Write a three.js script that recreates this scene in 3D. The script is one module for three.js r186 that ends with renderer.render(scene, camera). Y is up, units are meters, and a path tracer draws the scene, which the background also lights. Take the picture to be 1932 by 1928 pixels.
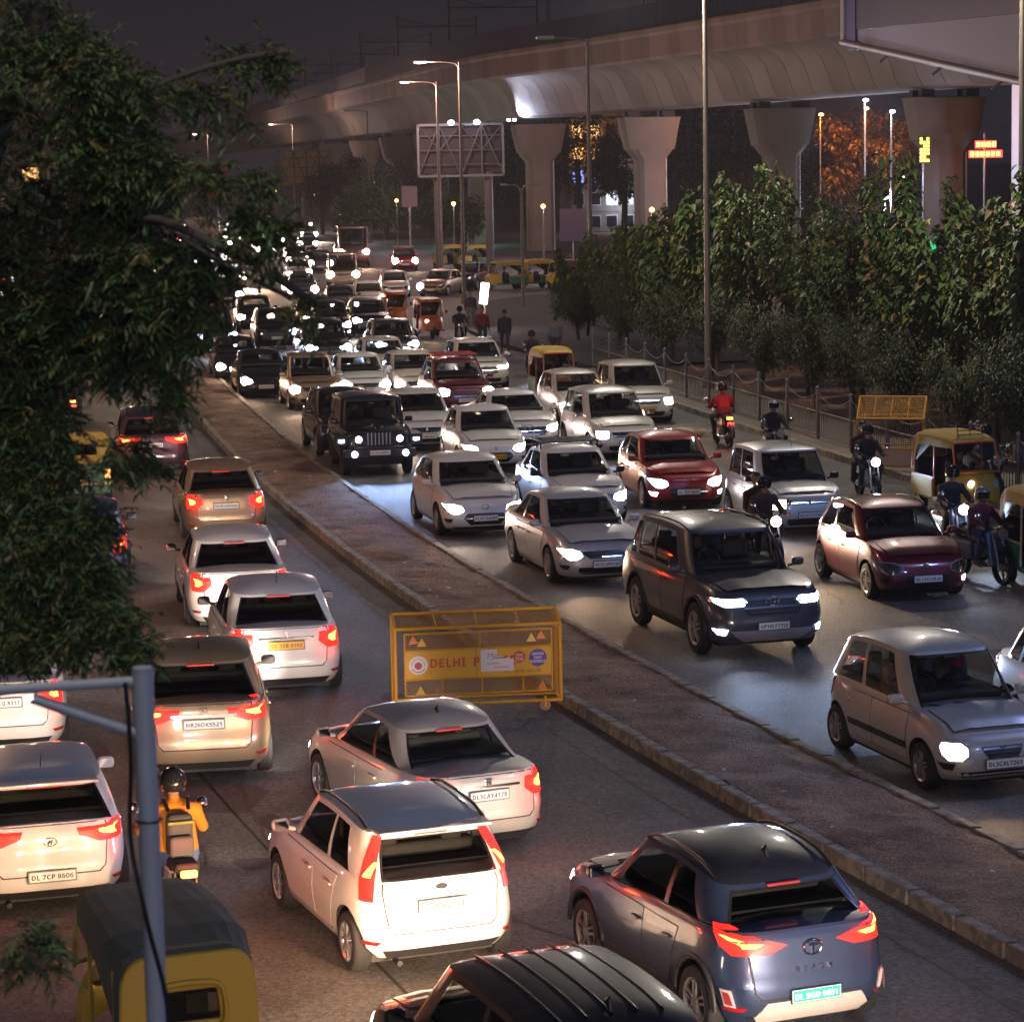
import * as THREE from 'three';
import { mergeGeometries, toCreasedNormals, mergeVertices } from 'three/addons/utils/BufferGeometryUtils.js';
import { RoundedBoxGeometry } from 'three/addons/geometries/RoundedBoxGeometry.js';
import { TextGeometry } from 'three/addons/geometries/TextGeometry.js';
import { FontLoader } from 'three/addons/loaders/FontLoader.js';
import { ImprovedNoise } from 'three/addons/math/ImprovedNoise.js';
import { Brush, Evaluator, SUBTRACTION } from 'three-bvh-csg';

// ------------------------------------------------------------------ camera, sky, exposure
const scene = new THREE.Scene();
const renderer = new THREE.WebGLRenderer({ antialias: true });
renderer.toneMapping = THREE.LinearToneMapping;
renderer.toneMappingExposure = 1.15;
renderer.shadowMap.enabled = true;
// stands on a foot overbridge above the road, a long lens looking along the traffic
const camera = new THREE.PerspectiveCamera(2 * Math.atan(964 / 5000) * 180 / Math.PI, 1024 / 1021, 0.5, 3000);
camera.rotation.order = 'YXZ';
camera.position.set(0, 7.4, 0);
camera.rotation.set(-Math.atan(654 / 5000), 0, -0.02);
camera.focus = 46;
camera.userData.fStop = 6.3;

// night sky of a hazy city: dull violet grey, a little lighter towards the horizon
{
  const w = 64, h = 32, a = new Float32Array(w * h * 4);
  for (let j = 0; j < h; j++) {
    const el = ((j + 0.5) / h - 0.5) * Math.PI, k = Math.exp(-Math.max(0, Math.sin(el)) * 3.2);
    for (let i = 0; i < w; i++) {
      const o = (j * w + i) * 4;
      a[o] = 0.0062 + 0.0032 * k; a[o + 1] = 0.0072 + 0.0024 * k; a[o + 2] = 0.0125 + 0.0016 * k; a[o + 3] = 1;
    }
  }
  const sky = new THREE.DataTexture(a, w, h, THREE.RGBAFormat, THREE.FloatType);
  sky.mapping = THREE.EquirectangularReflectionMapping; sky.magFilter = THREE.LinearFilter; sky.needsUpdate = true;
  scene.background = sky; scene.environment = sky;
}
const moon = new THREE.DirectionalLight(0xaebcff, 0.05);
moon.position.set(40, 120, 60); moon.castShadow = true; moon.shadow.radius = 8;
Object.assign(moon.shadow.camera, { left: -120, right: 120, top: 120, bottom: -120, far: 500 });
moon.shadow.mapSize.set(2048, 2048);
scene.add(moon);
scene.fog = new THREE.FogExp2(0xd6cfd2, 0.00026);   // thin smog over the far road

// ------------------------------------------------------------------ helpers
let seed = 7;
const rnd = () => { seed = (seed + 0x6d2b79f5) | 0; let t = Math.imul(seed ^ (seed >>> 15), 1 | seed); t = (t + Math.imul(t ^ (t >>> 7), 61 | t)) ^ t; return ((t ^ (t >>> 14)) >>> 0) / 4294967296; };
const rr = (a, b) => a + (b - a) * rnd();
const lerp = (a, b, t) => a + (b - a) * t, clamp = (x, a, b) => Math.min(b, Math.max(a, x));
const V3 = (x, y, z) => new THREE.Vector3(x, y, z);
const perlin = new ImprovedNoise();
const used = new Map();
const numbered = (n) => { const k = used.get(n) ?? 0; used.set(n, k + 1); return k ? n + '_' + String(k).padStart(3, '0') : n; };
function lin(r, g, b) { return new THREE.Color().setRGB(r, g, b); }
function std(color, roughness = 0.8, metalness = 0, extra = {}) { return new THREE.MeshStandardMaterial({ color: Array.isArray(color) ? lin(...color) : color, roughness, metalness, ...extra }); }
function phys(color, o) { return new THREE.MeshPhysicalMaterial({ color: lin(...color), ...o }); }
function glow(c, k) { return std([0.02, 0.02, 0.02], 0.4, 0, { emissive: lin(...c), emissiveIntensity: k }); }
const shadows = (m) => { m.castShadow = true; m.receiveShadow = true; return m; };
function part(name, geo, mat, parent) { const m = shadows(new THREE.Mesh(geo, mat)); m.name = name; parent.add(m); return m; }
function thing(name, label, category, group, x = 0, y = 0, z = 0, turn = 0) {
  const g = new THREE.Group(); g.name = numbered(name); g.userData = { label, category }; if (group) g.userData.group = group;
  g.position.set(x, y, z); g.rotation.y = turn; scene.add(g); return g;
}
function one(name, label, category, geo, mat, group) { const m = shadows(new THREE.Mesh(geo, mat)); m.name = numbered(name); m.userData = { label, category }; if (group) m.userData.group = group; scene.add(m); return m; }
function struct(name, geo, mat, label) { const m = shadows(new THREE.Mesh(geo, mat)); m.name = numbered(name); m.userData = { kind: 'structure', label }; scene.add(m); return m; }
// plain geometries without index and with only position, normal and uv, so that they merge
function plain(g) { const p = g.index ? g.toNonIndexed() : g; for (const k of Object.keys(p.attributes)) if (!['position', 'normal', 'uv'].includes(k)) p.deleteAttribute(k); if (!p.attributes.uv) p.setAttribute('uv', new THREE.BufferAttribute(new Float32Array(p.attributes.position.count * 2), 2)); if (!p.attributes.normal) p.computeVertexNormals(); p.clearGroups(); return p; }
const merge = (list) => mergeGeometries(list.map(plain));
function at(g, x, y, z, rx = 0, ry = 0, rz = 0) { const m = new THREE.Matrix4().makeRotationFromEuler(new THREE.Euler(rx, ry, rz)); m.setPosition(x, y, z); return g.applyMatrix4(m); }
const box = (w, h, d, x = 0, y = 0, z = 0, rx = 0, ry = 0, rz = 0) => at(new THREE.BoxGeometry(w, h, d), x, y, z, rx, ry, rz);
const rbox = (w, h, d, r, x = 0, y = 0, z = 0, rx = 0, ry = 0, rz = 0) => at(new RoundedBoxGeometry(w, h, d, 2, Math.min(r, w / 2.01, h / 2.01, d / 2.01)), x, y, z, rx, ry, rz);
const cyl = (r0, r1, h, n = 12) => new THREE.CylinderGeometry(r0, r1, h, n);
function rod(a, b, r0, r1 = r0, n = 7) { // from a to b
  const A = V3(...a), B = V3(...b), d = B.clone().sub(A), g = new THREE.CylinderGeometry(r1, r0, d.length(), n);
  g.applyQuaternion(new THREE.Quaternion().setFromUnitVectors(V3(0, 1, 0), d.clone().normalize())); const c = A.add(B).multiplyScalar(0.5); g.translate(c.x, c.y, c.z); return g;
}
function tube(pts, r, seg = 12, n = 6) { return new THREE.TubeGeometry(new THREE.CatmullRomCurve3(pts.map((p) => V3(...p))), seg, r, n); }
function mirrorX(g) { const m = g.clone(); m.scale(-1, 1, 1); if (m.index) { const a = m.index.array; for (let i = 0; i < a.length; i += 3) [a[i], a[i + 1]] = [a[i + 1], a[i]]; } else { for (const k of Object.keys(m.attributes)) { const at_ = m.attributes[k], s = at_.itemSize, a = at_.array; for (let i = 0; i < at_.count; i += 3) for (let c = 0; c < s; c++) { const t = a[i * s + c]; a[i * s + c] = a[(i + 1) * s + c]; a[(i + 1) * s + c] = t; } } } return m; }
// smooth curve through points [x, y] (monotone cubic)
function curve(pts) {
  const n = pts.length, d = [], m = [];
  for (let i = 0; i < n - 1; i++) d.push((pts[i + 1][1] - pts[i][1]) / (pts[i + 1][0] - pts[i][0]));
  for (let i = 0; i < n; i++) m.push(i === 0 ? d[0] : i === n - 1 ? d[n - 2] : d[i - 1] * d[i] <= 0 ? 0 : 2 * d[i - 1] * d[i] / (d[i - 1] + d[i]));
  return (x) => {
    if (x <= pts[0][0]) return pts[0][1]; if (x >= pts[n - 1][0]) return pts[n - 1][1];
    let i = 0; while (x > pts[i + 1][0]) i++;
    const h = pts[i + 1][0] - pts[i][0], t = (x - pts[i][0]) / h, t2 = t * t, t3 = t2 * t;
    return (2 * t3 - 3 * t2 + 1) * pts[i][1] + (t3 - 2 * t2 + t) * h * m[i] + (-2 * t3 + 3 * t2) * pts[i + 1][1] + (t3 - t2) * h * m[i + 1];
  };
}
// textures
function noiseTexture(size, f, srgb = true) { // f(x, y in 0..1) -> [r, g, b] or grey, 0..1
  const a = new Uint8Array(size * size * 4);
  for (let j = 0; j < size; j++) for (let i = 0; i < size; i++) { let c = f(i / size, j / size); if (!Array.isArray(c)) c = [c, c, c]; const o = (j * size + i) * 4; for (let k = 0; k < 3; k++) a[o + k] = clamp(c[k] * 255, 0, 255); a[o + 3] = 255; }
  const t = new THREE.DataTexture(a, size, size); t.wrapS = t.wrapT = THREE.RepeatWrapping; t.magFilter = THREE.LinearFilter; if (srgb) t.colorSpace = THREE.SRGBColorSpace; t.needsUpdate = true; return t;
}
function fbm(x, y, oct, wrap) { let s = 0, a = 0.5, f = wrap; for (let o = 0; o < oct; o++) { s += a * tileNoise(x * f, y * f, f, o); a *= 0.5; f *= 2; } return s + 0.5; }
function hash2(i, j, k) { let h = Math.imul(i, 374761393) ^ Math.imul(j, 668265263) ^ Math.imul(k + 11, 1274126177); h = Math.imul(h ^ (h >>> 13), 1274126177); return ((h ^ (h >>> 16)) >>> 0) / 4294967296 - 0.5; }
function tileNoise(x, y, p, k) { const i = Math.floor(x), j = Math.floor(y), u = x - i, v = y - j, s = u * u * (3 - 2 * u), t = v * v * (3 - 2 * v), w = (n) => ((n % p) + p) % p; return lerp(lerp(hash2(w(i), w(j), k), hash2(w(i + 1), w(j), k), s), lerp(hash2(w(i), w(j + 1), k), hash2(w(i + 1), w(j + 1), k), s), t); }
function canvasTexture(w, h, draw) { const c = document.createElement('canvas'); c.width = w; c.height = h; const g = c.getContext('2d'); draw(g, w, h); const t = new THREE.CanvasTexture(c); t.colorSpace = THREE.SRGBColorSpace; return t; }

const font = await new FontLoader().loadAsync('fonts/droid/droid_sans_bold.typeface.json');
function textGeo(s, size, depth) { const g = new TextGeometry(s, { font, size, depth, curveSegments: 3, bevelEnabled: false }); g.computeBoundingBox(); const b = g.boundingBox; g.translate(-(b.min.x + b.max.x) / 2, -(b.min.y + b.max.y) / 2, 0); return g; }

// the middle of the road: distance from the footbridge -> sideways place
const axisX = curve([[-40, 31], [0, 14.5], [10, 10.5], [20, 6.81], [35, 1.88], [50, -2.18], [65, -5.6], [80, -8.61], [95, -11.45], [110, -14.1], [130, -17.2], [157, -20.6], [190, -23.2], [225, -25.8], [300, -33], [400, -46], [550, -68], [800, -106]]);
const axisTurn = (d) => Math.atan2(axisX(d - 3) - axisX(d + 3), 6);      // heading of traffic that comes towards the camera
function roadAt(d, off, y = 0) { const a = axisTurn(d); return V3(axisX(d) + Math.cos(a) * off, y, -d - Math.sin(a) * off); }
// ------------------------------------------------------------------ ground, road, median, footpath
const T = {};
T.asphalt = noiseTexture(512, (x, y) => { const g = fbm(x, y, 3, 5), f = hash2(Math.floor(x * 512), Math.floor(y * 512), 3), s = tileNoise(x * 128, y * 128, 128, 9); const v = 0.30 + 0.14 * (g - 0.5) + 0.2 * f + 0.16 * s; return [v * 1.02, v * 1.0, v * 0.97]; });
T.asphaltBump = noiseTexture(512, (x, y) => 0.5 + 0.35 * tileNoise(x * 128, y * 128, 128, 9) + 0.45 * hash2(Math.floor(x * 512), Math.floor(y * 512), 3), false);
T.dirt = noiseTexture(512, (x, y) => { const g = fbm(x, y, 5, 6), f = tileNoise(x * 160, y * 160, 160, 2); const v = 0.42 + 0.3 * (g - 0.5) + 0.22 * f; return [v * 1.16, v * 0.95, v * 0.78]; });
T.dirtBump = noiseTexture(512, (x, y) => 0.5 + 0.5 * (fbm(x, y, 5, 8) - 0.5) + 0.4 * tileNoise(x * 90, y * 90, 90, 5), false);
T.concrete = noiseTexture(512, (x, y) => { const v = 0.62 + 0.16 * (fbm(x, y, 5, 4) - 0.5) + 0.05 * hash2(Math.floor(x * 512), Math.floor(y * 512), 5); return [v, v * 0.98, v * 0.95]; });
T.paint = noiseTexture(256, (x, y) => { const w = fbm(x, y, 4, 12), k = clamp((w - 0.44) * 7, 0, 1), v = lerp(0.64, 0.5, k) + 0.06 * hash2(Math.floor(x * 256), Math.floor(y * 256), 2); return [v, v * 0.97, v * 0.92]; });
const rep = (t, k) => { const c = t.clone(); c.repeat.set(k, k); c.needsUpdate = true; return c; };
const M = {
  asphalt: std(0xffffff, 0.74, 0, { map: rep(T.asphalt, 0.28), bumpMap: rep(T.asphaltBump, 0.6), bumpScale: 0.014 }),
  dirt: std(0xffffff, 0.95, 0, { map: rep(T.dirt, 0.33), bumpMap: rep(T.dirtBump, 0.7), bumpScale: 0.06 }),
  earth: std(0xb8a684, 0.95, 0, { map: rep(T.dirt, 0.12), bumpMap: rep(T.dirtBump, 0.3), bumpScale: 0.05 }),
  kerb: std(0xd8d2c8, 0.85, 0, { map: rep(T.paint, 0.8), bumpMap: rep(T.dirtBump, 1), bumpScale: 0.006 }),
  line: std(0x8d897f, 0.75, 0, { map: rep(T.paint, 0.7) }),
  paving: std(0xb0a79a, 0.9, 0, { map: rep(T.concrete, 0.25), bumpMap: rep(T.dirtBump, 0.5), bumpScale: 0.01 }),
  concrete: std(0xc9beb2, 0.8, 0, { map: rep(T.concrete, 0.12) }),
  fascia: std(0xb59c90, 0.72, 0, { map: rep(T.concrete, 0.12) }),
  grass: std([0.035, 0.06, 0.015], 0.95, 0, { map: rep(T.dirt, 0.3) }),
  steel: std([0.32, 0.31, 0.3], 0.45, 0.7), galv: std([0.4, 0.4, 0.41], 0.5, 0.6), dark: std([0.015, 0.015, 0.017], 0.7), rubber: std([0.012, 0.012, 0.013], 0.85),
  black: std([0.012, 0.012, 0.014], 0.35), chrome: std([0.7, 0.7, 0.72], 0.12, 1), trim: std([0.02, 0.02, 0.022], 0.55), silver: std([0.5, 0.5, 0.52], 0.3, 0.8),
  seat: std([0.03, 0.028, 0.027], 0.9),
};
// a strip that follows the road between two offsets, uv in metres; step in y where wanted
function strip(d0, d1, o0, o1, y, step = 3, sub = 1) {
  const pos = [], uv = [], idx = [], n = Math.ceil((d1 - d0) / step);
  for (let i = 0; i <= n; i++) { const d = lerp(d0, d1, i / n); for (let k = 0; k <= sub; k++) { const o = lerp(typeof o0 === 'function' ? o0(d) : o0, typeof o1 === 'function' ? o1(d) : o1, k / sub), p = roadAt(d, o, typeof y === 'function' ? y(d, o) : y); pos.push(p.x, p.y, p.z); uv.push(p.x, p.z); } }
  const w = sub + 1; for (let i = 0; i < n; i++) for (let k = 0; k < sub; k++) { const a = i * w + k, b = a + 1, c = a + w, e = c + 1; idx.push(a, b, c, b, e, c); }
  const g = new THREE.BufferGeometry(); g.setAttribute('position', new THREE.Float32BufferAttribute(pos, 3)); g.setAttribute('uv', new THREE.Float32BufferAttribute(uv, 2)); g.setIndex(idx); g.computeVertexNormals(); return g;
}
{
  const g = new THREE.PlaneGeometry(2600, 2600, 1, 1); g.rotateX(-Math.PI / 2); g.translate(0, -0.06, -900);
  const uv = g.attributes.uv; for (let i = 0; i < 4; i++) uv.setXY(i, uv.getX(i) * 2600, uv.getY(i) * 2600);
  struct('ground', g, M.earth, 'bare dark earth around the road');
}
const rightEdge = (d) => 13.35 + (d > 88 ? clamp((d - 88) * 0.16, 0, 22) : 0);      // the road opens into a lay-by behind the fence's end
struct('road', strip(-30, 760, 0.9, (d) => rightEdge(d) + 0.05, 0, 4, 4), M.asphalt, 'worn asphalt carriageway full of oncoming traffic');
struct('road', strip(-30, 760, -13.2, -0.9, 0, 4, 4), M.asphalt, 'worn asphalt carriageway of departing traffic');
// median: dirt between two rows of kerb stones
const median = struct('median', strip(12, 420, -0.8, 0.8, (d, o) => 0.12 + 0.03 * Math.cos(o * 1.6) + 0.04 * perlin.noise(d * 0.7, o * 1.3, 0.5) + 0.035 * perlin.noise(d * 2.6, o * 1.6 + d, 4) + 0.02 * perlin.noise(d * 7, o * 6, 9), 0.22, 14), M.dirt, 'strip of bare trampled earth between the two kerbs');
{ // kerb stones, each its own piece
  for (const s of [-1, 1]) {
    const rows = [];
    for (let d = 14; d < 240; d += (d < 130 ? 0.92 : 3)) rows.push(d);
    for (let i = 0; i < rows.length - 1; i++) {
      const d = (rows[i] + rows[i + 1]) / 2, len = (rows[i + 1] - rows[i]) * 1.03, p = roadAt(d, s * 0.88), a = axisTurn(d);
      const h = 0.17 + 0.015 * hash2(i, s, 4), w = 0.15;
      const g = kerbStone(w, h, len - 0.025, i % 4);
      const m = part('kerb_stone', g, M.kerb, median); m.position.set(p.x, h / 2 - 0.015, p.z); m.rotation.set(0.012 * hash2(i, s, 8), a + 0.02 * hash2(i, s, 6), s * 0.03 * hash2(i, s, 7));
    }
  }
}
var kerbCache;
function kerbStone(w, h, l, v) {
  kerbCache ??= new Map(); const key = l.toFixed(2) + v; if (kerbCache.has(key)) return kerbCache.get(key);
  const g = new RoundedBoxGeometry(w, 0.18, l, 1, 0.02), p = g.attributes.position, uv = g.attributes.uv;
  for (let i = 0; i < p.count; i++) { const x = p.getX(i), y = p.getY(i), z = p.getZ(i); p.setX(i, x + 0.012 * perlin.noise(x * 9 + v * 5, y * 9, z * 4)); p.setY(i, y + 0.012 * perlin.noise(x * 7, y * 9 + v * 7, z * 5)); uv.setXY(i, z + v * 1.7, x + y + v); }
  g.computeVertexNormals(); kerbCache.set(key, g); return g;
}
// painted edge line along the departing side, worn
struct('edge_line', strip(14, 200, -1.62, -1.47, 0.004, 3), M.line, 'worn white edge line beside the kerb');
struct('edge_line', strip(60, 200, 1.4, 1.52, 0.004, 3), M.line, 'worn white edge line beside the kerb of the oncoming side');
// seam in the asphalt of the departing side
struct('road_seam', strip(14, 70, -6.42, -6.38, 0.004, 2), std([0.012, 0.011, 0.01], 0.9), 'dark tarred seam in the asphalt');
// repaired patches, tar lines and oil stains on both carriageways
{
  seed = 909; const pm = [std(0x9a948c, 0.85, 0, { map: M.asphalt.map, bumpMap: M.asphalt.bumpMap, bumpScale: 0.006 }), std(0xc8c2ba, 0.8, 0, { map: M.asphalt.map, bumpMap: M.asphalt.bumpMap, bumpScale: 0.006 })], tar = std([0.012, 0.011, 0.011], 0.6), oil = std([0.03, 0.028, 0.027], 0.8);
  const blob = (d, o, a, b, n, y, m, name, label) => { const s = new THREE.Shape(), ph = rr(0, 6); for (let i = 0; i < n; i++) { const t = i / n * Math.PI * 2, k = 1 + 0.18 * Math.sin(t * 3 + ph) + 0.12 * hash2(i, Math.round(d * 10), 2), p = roadAt(d + Math.sin(t) * a * k, o + Math.cos(t) * b * k); i ? s.lineTo(p.x, -p.z) : s.moveTo(p.x, -p.z); } const g = new THREE.ShapeGeometry(s); g.rotateX(-Math.PI / 2); g.translate(0, y, 0); struct(name, g, m, label); };
  for (let i = 0; i < 16; i++) { const left = i % 2; blob(rr(20, 75), left ? rr(-11, -2.5) : rr(2.5, 12), rr(0.8, 3), rr(0.5, 1.3), 5 + (i % 3) * 4, 0.004, pm[i % 2], 'road_patch', 'irregular repaired asphalt patch'); }
  for (let i = 0; i < 26; i++) { const left = i % 2; blob(rr(18, 70), left ? rr(-11, -2.5) : rr(2.5, 12), rr(0.1, 0.45), rr(0.06, 0.25), 14, 0.008, oil, 'oil_stain', 'dark oil stain on the asphalt'); }
  for (let i = 0; i < 12; i++) { const left = i % 2, d0 = rr(18, 66), o0 = left ? rr(-10, -3) : rr(3, 11), L = rr(1.5, 6), w = rr(0.012, 0.03), dr = rr(-0.5, 0.5), ph = rr(0, 9); struct('road_crack', strip(d0, d0 + L, (d) => o0 + dr * (d - d0) + 0.12 * perlin.noise(d * 1.7, ph, 0), (d) => o0 + w + dr * (d - d0) + 0.12 * perlin.noise(d * 1.7, ph, 0), 0.012, 0.25), tar, 'tarred crack in the asphalt'); }
}
// right footpath
const footpath = struct('footpath', strip(30, 92, 13.42, 16.2, 0.13, 2, 3), M.paving, 'dusty footpath behind the right kerb');
{
  for (let i = 0, d = 44; d < 92; d += 1.4, i++) { const p = roadAt(d + 0.7, 13.42), m = part('kerb_stone', kerbStone(0.2, 0.18, 1.4, i % 4), M.kerb, footpath); m.position.set(p.x, 0.075, p.z); m.rotation.y = axisTurn(d); }
}
struct('park_ground', strip(30, 92, 16.2, 70, (d, o) => 0.1 + 0.12 * perlin.noise(d * 0.2, o * 0.2, 3), 4, 10), M.earth, 'bare brown park ground behind the railing');
// grass island at the end of the fence
{
  const s = new THREE.Shape(); const pts = [[92.6, 14.2], [108, 13.2], [120, 13.6], [140, 17.5], [146, 21], [140, 27], [120, 24], [92.6, 20]];
  pts.forEach(([d, o], i) => { const p = roadAt(d, o); i ? s.lineTo(p.x, p.z) : s.moveTo(p.x, p.z); });
  const g = new THREE.ExtrudeGeometry(s, { depth: 0.16, bevelEnabled: false }); g.rotateX(Math.PI / 2); g.translate(0, 0.16, 0);
  struct('grass_island', g, M.grass, 'dark grass island beyond the end of the railing');
}
// left footpath
struct('footpath', strip(-5, 300, -18, -13.2, 0.14, 4, 2), M.paving, 'footpath along the departing traffic');
// ------------------------------------------------------------------ cars
const csg = new Evaluator(); csg.useGroups = true; csg.attributes = ['position', 'normal', 'uv'];
const PAINT = {};
function paint(rgb, metal = 0.25) { const k = rgb.join() + metal; return PAINT[k] ??= new THREE.MeshPhysicalMaterial({ color: lin(...rgb), roughness: 0.38, metalness: metal, clearcoat: 1, clearcoatRoughness: 0.06, bumpMap: T.paintWave, bumpScale: 0.0005 }); }
T.paintWave = null;
M.glass = new THREE.MeshPhysicalMaterial({ color: lin(0.72, 0.75, 0.74), roughness: 0.02, transmission: 1, thickness: 0, ior: 1.5 });
M.tint = new THREE.MeshPhysicalMaterial({ color: lin(0.42, 0.44, 0.43), roughness: 0.02, transmission: 1, thickness: 0, ior: 1.5 });
M.lampGlass = phys([0.5, 0.5, 0.5], { roughness: 0.08, metalness: 0.5, clearcoat: 1 });
M.redLens = phys([0.35, 0.01, 0.01], { roughness: 0.15, clearcoat: 1 });
M.tailGlow = glow([1, 0.02, 0.01], 1.5); M.tailDim = glow([1, 0.025, 0.01], 0.5);
M.tailCore = glow([1, 0.3, 0.05], 7);
M.amberGlow = glow([1, 0.35, 0.03], 4);
M.headWarm = glow([1, 0.8, 0.7], 24); M.headCool = glow([0.72, 0.78, 1], 24); M.headWhite = glow([1, 0.86, 0.92], 24);
M.interior = std([0.05, 0.048, 0.045], 0.9); M.skin = std([0.28, 0.15, 0.09], 0.7);

function carModel(P) {
  const zN = P.wb / 2 + P.fo, zT = zN - P.L, hw = P.W / 2, n = P.n ?? 6, gc = P.gc ?? 0.2;
  const up = curve([[zT, P.ht], [zT + 0.12, P.ht + 0.02], [Math.min(P.bz, P.cz - 1), P.hb + (P.wedge ?? 0.04)], [P.cz, P.hb], [lerp(P.cz, zN, 0.55), lerp(P.hb, P.hf, 0.38)], [zN - 0.2, P.hf + 0.03], [zN, P.hf]]);
  const zf = curve(P.nose ?? [[0, -0.13], [0.16, -0.03], [0.36, 0], [0.56, -0.015], [0.8, -0.05], [0.93, -0.1], [1, -0.17]]), zr = curve(P.stern ?? [[0, 0.16], [0.18, 0.03], [0.4, 0], [0.62, 0.04], [0.85, 0.06], [0.95, 0.08], [1, 0.11]]);
  const wd = curve(P.side ?? [[0, 0.9], [0.12, 0.955], [0.3, 0.98], [0.5, 1], [0.66, 0.992], [0.82, 0.97], [0.94, 0.945], [1, 0.92]]);
  const c = Math.pow(2, -1 / n);
  const NS = 26, NE = 14;
  const params = []; // [kind, value]: sides left (+x) rear to front, front, right side, rear
  for (let i = 0; i < NS; i++) params.push(['L', lerp(-c, c, i / NS)]);
  for (let i = 0; i < NE; i++) params.push(['F', lerp(c, -c, i / NE)]);
  for (let i = 0; i < NS; i++) params.push(['R', lerp(c, -c, i / NS)]);
  for (let i = 0; i < NE; i++) params.push(['B', lerp(-c, c, i / NE)]);
  const ring = (k, q, w, f, b, nn = n) => { const m = (f + b) / 2, e = Math.pow(Math.max(0, 1 - Math.pow(Math.abs(q), nn)), 1 / nn); if (k === 'L') return [w * e, m + q * (f - m)]; if (k === 'R') return [-w * e, m + q * (f - m)]; if (k === 'F') return [w * q, m + e * (f - m)]; return [w * q, m - e * (f - m)]; };
  const lower = (k, q, v) => { const [x, z] = ring(k, q, hw * wd(v), zN + zf(v), zT + zr(v)); return [x, gc + (up(z) - gc) * v, z]; };
  // lower body as a closed solid
  const loops = []; const w1 = hw * wd(1), f1 = zN + zf(1), b1 = zT + zr(1), w0 = hw * wd(0), f0 = zN + zf(0), b0 = zT + zr(0);
  for (const k of [1, 0.5, 0.12]) loops.push(params.map(([a, q]) => { const [x, z] = ring(a, q, w0 * (1 - k), f0 - w0 * k, b0 + w0 * k); return [x, gc - 0.02 * 0, z]; }));
  for (const v of [0, 0.07, 0.15, 0.24, 0.34, 0.44, 0.54, 0.63, 0.72, 0.8, 0.87, 0.93, 0.97, 1]) loops.push(params.map(([a, q]) => lower(a, q, v)));
  for (const k of [0.035, 0.1, 0.22, 0.4, 0.6, 0.8, 1]) loops.push(params.map(([a, q]) => { const [x, z] = ring(a, q, w1 * (1 - k), f1 - w1 * k * 0.8, b1 + w1 * k * 0.8); return [x, up(z) + (P.crown ?? 0.045) * (1 - Math.pow(1 - k, 2.2)), z]; }));
  const NP = params.length, pos = [], idx = [];
  for (const l of loops) for (const p of l) pos.push(...p);
  for (let i = 0; i < loops.length - 1; i++) for (let j = 0; j < NP; j++) { const a = i * NP + j, b = i * NP + (j + 1) % NP, d = a + NP, e = b + NP; idx.push(a, d, b, b, d, e); }
  let g = new THREE.BufferGeometry(); g.setAttribute('position', new THREE.Float32BufferAttribute(pos, 3)); g.setIndex(idx); g = mergeVertices(g, 1e-5);
  { const I = [...g.index.array], out = []; for (let i = 0; i < I.length; i += 3) if (I[i] !== I[i + 1] && I[i + 1] !== I[i + 2] && I[i] !== I[i + 2]) out.push(I[i], I[i + 1], I[i + 2]); g.setIndex(out); }
  g = toCreasedNormals(g, 0.6); g.setAttribute('uv', new THREE.BufferAttribute(new Float32Array(g.attributes.position.count * 2), 2));
  let brush = new Brush(g, [M.dark, M.dark]); brush.updateMatrixWorld();
  for (const s of [1, -1]) { const a = P.arch ?? 0.055, cg = new THREE.CylinderGeometry(P.r + a, P.r + a, P.W * 1.3, 26); cg.rotateZ(Math.PI / 2); cg.clearGroups(); const cut = new Brush(cg, M.black); cut.position.set(0, P.r + 0.01, s * P.wb / 2); cut.updateMatrixWorld(); brush = csg.evaluate(brush, cut, SUBTRACTION); }
  const body = brush.geometry; // groups: body, arch lining
  const mats = Array.isArray(brush.material) ? brush.material : [brush.material];
  const archIndex = mats.map((m) => m === M.black);
  // greenhouse
  const wB = w1 * (P.gw ?? 0.99), wT = hw * (P.tw ?? 0.7), gn = P.gn ?? n + 1, gcn = Math.pow(2, -1 / gn);
  const zc = lerp(P.rz, P.wz, 0.62), rl = (P.wz - P.rz) / 2;
  const edge = (z) => P.H - 0.075 - (P.rc ?? 0.05) * Math.pow((z - zc) / rl, 2);
  const house = (k, q, t) => {
    const tt = t + 0.10 * t * (1 - t), tr = t + (P.rb ?? 0.14) * t * (1 - t);
    const f = lerp(P.cz, P.wz, tt), b = lerp(P.bz, P.rz, tr), w = lerp(wB, wT, t) + 0.035 * 4 * t * (1 - t) * 0.5;
    const [x, z] = ring(k, q, w, f, b, gn); return [x, lerp(up(z) - 0.015, edge(z), t), z];
  };
  const nrm = (k, q, t) => { const e = 0.004, d = k === 'L' || k === 'B' ? 1 : -1, a = house(k, q - e, t), b = house(k, q + e, t), u = house(k, q, Math.max(0, t - e)), o = house(k, q, Math.min(1, t + e)); const A = V3(b[0] - a[0], b[1] - a[1], b[2] - a[2]).multiplyScalar(d), B = V3(o[0] - u[0], o[1] - u[1], o[2] - u[2]); return B.cross(A).normalize().multiplyScalar(k === 'F' || k === 'B' ? (k === 'F' ? 1 : 1) : 1); };
  const out3 = (k, q, t) => { const v = nrm(k, q, t), p = house(k, q, t); const c0 = V3(p[0], 0.15, p[2] - zc); return v.dot(c0) < 0 ? v.multiplyScalar(-1) : v; };
  // panes: side windows [qBase0, qBase1, qTop0, qTop1], windscreen, rear glass
  const tS = [P.st0 ?? 0.05, P.st1 ?? 0.9], tW = [0.015, 0.95], tR = P.tR ?? [0.05, 0.92], pw = P.pw ?? 0.87, pr = P.pr ?? 0.86;
  const frame = [], black = [], ends = [];
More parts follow.
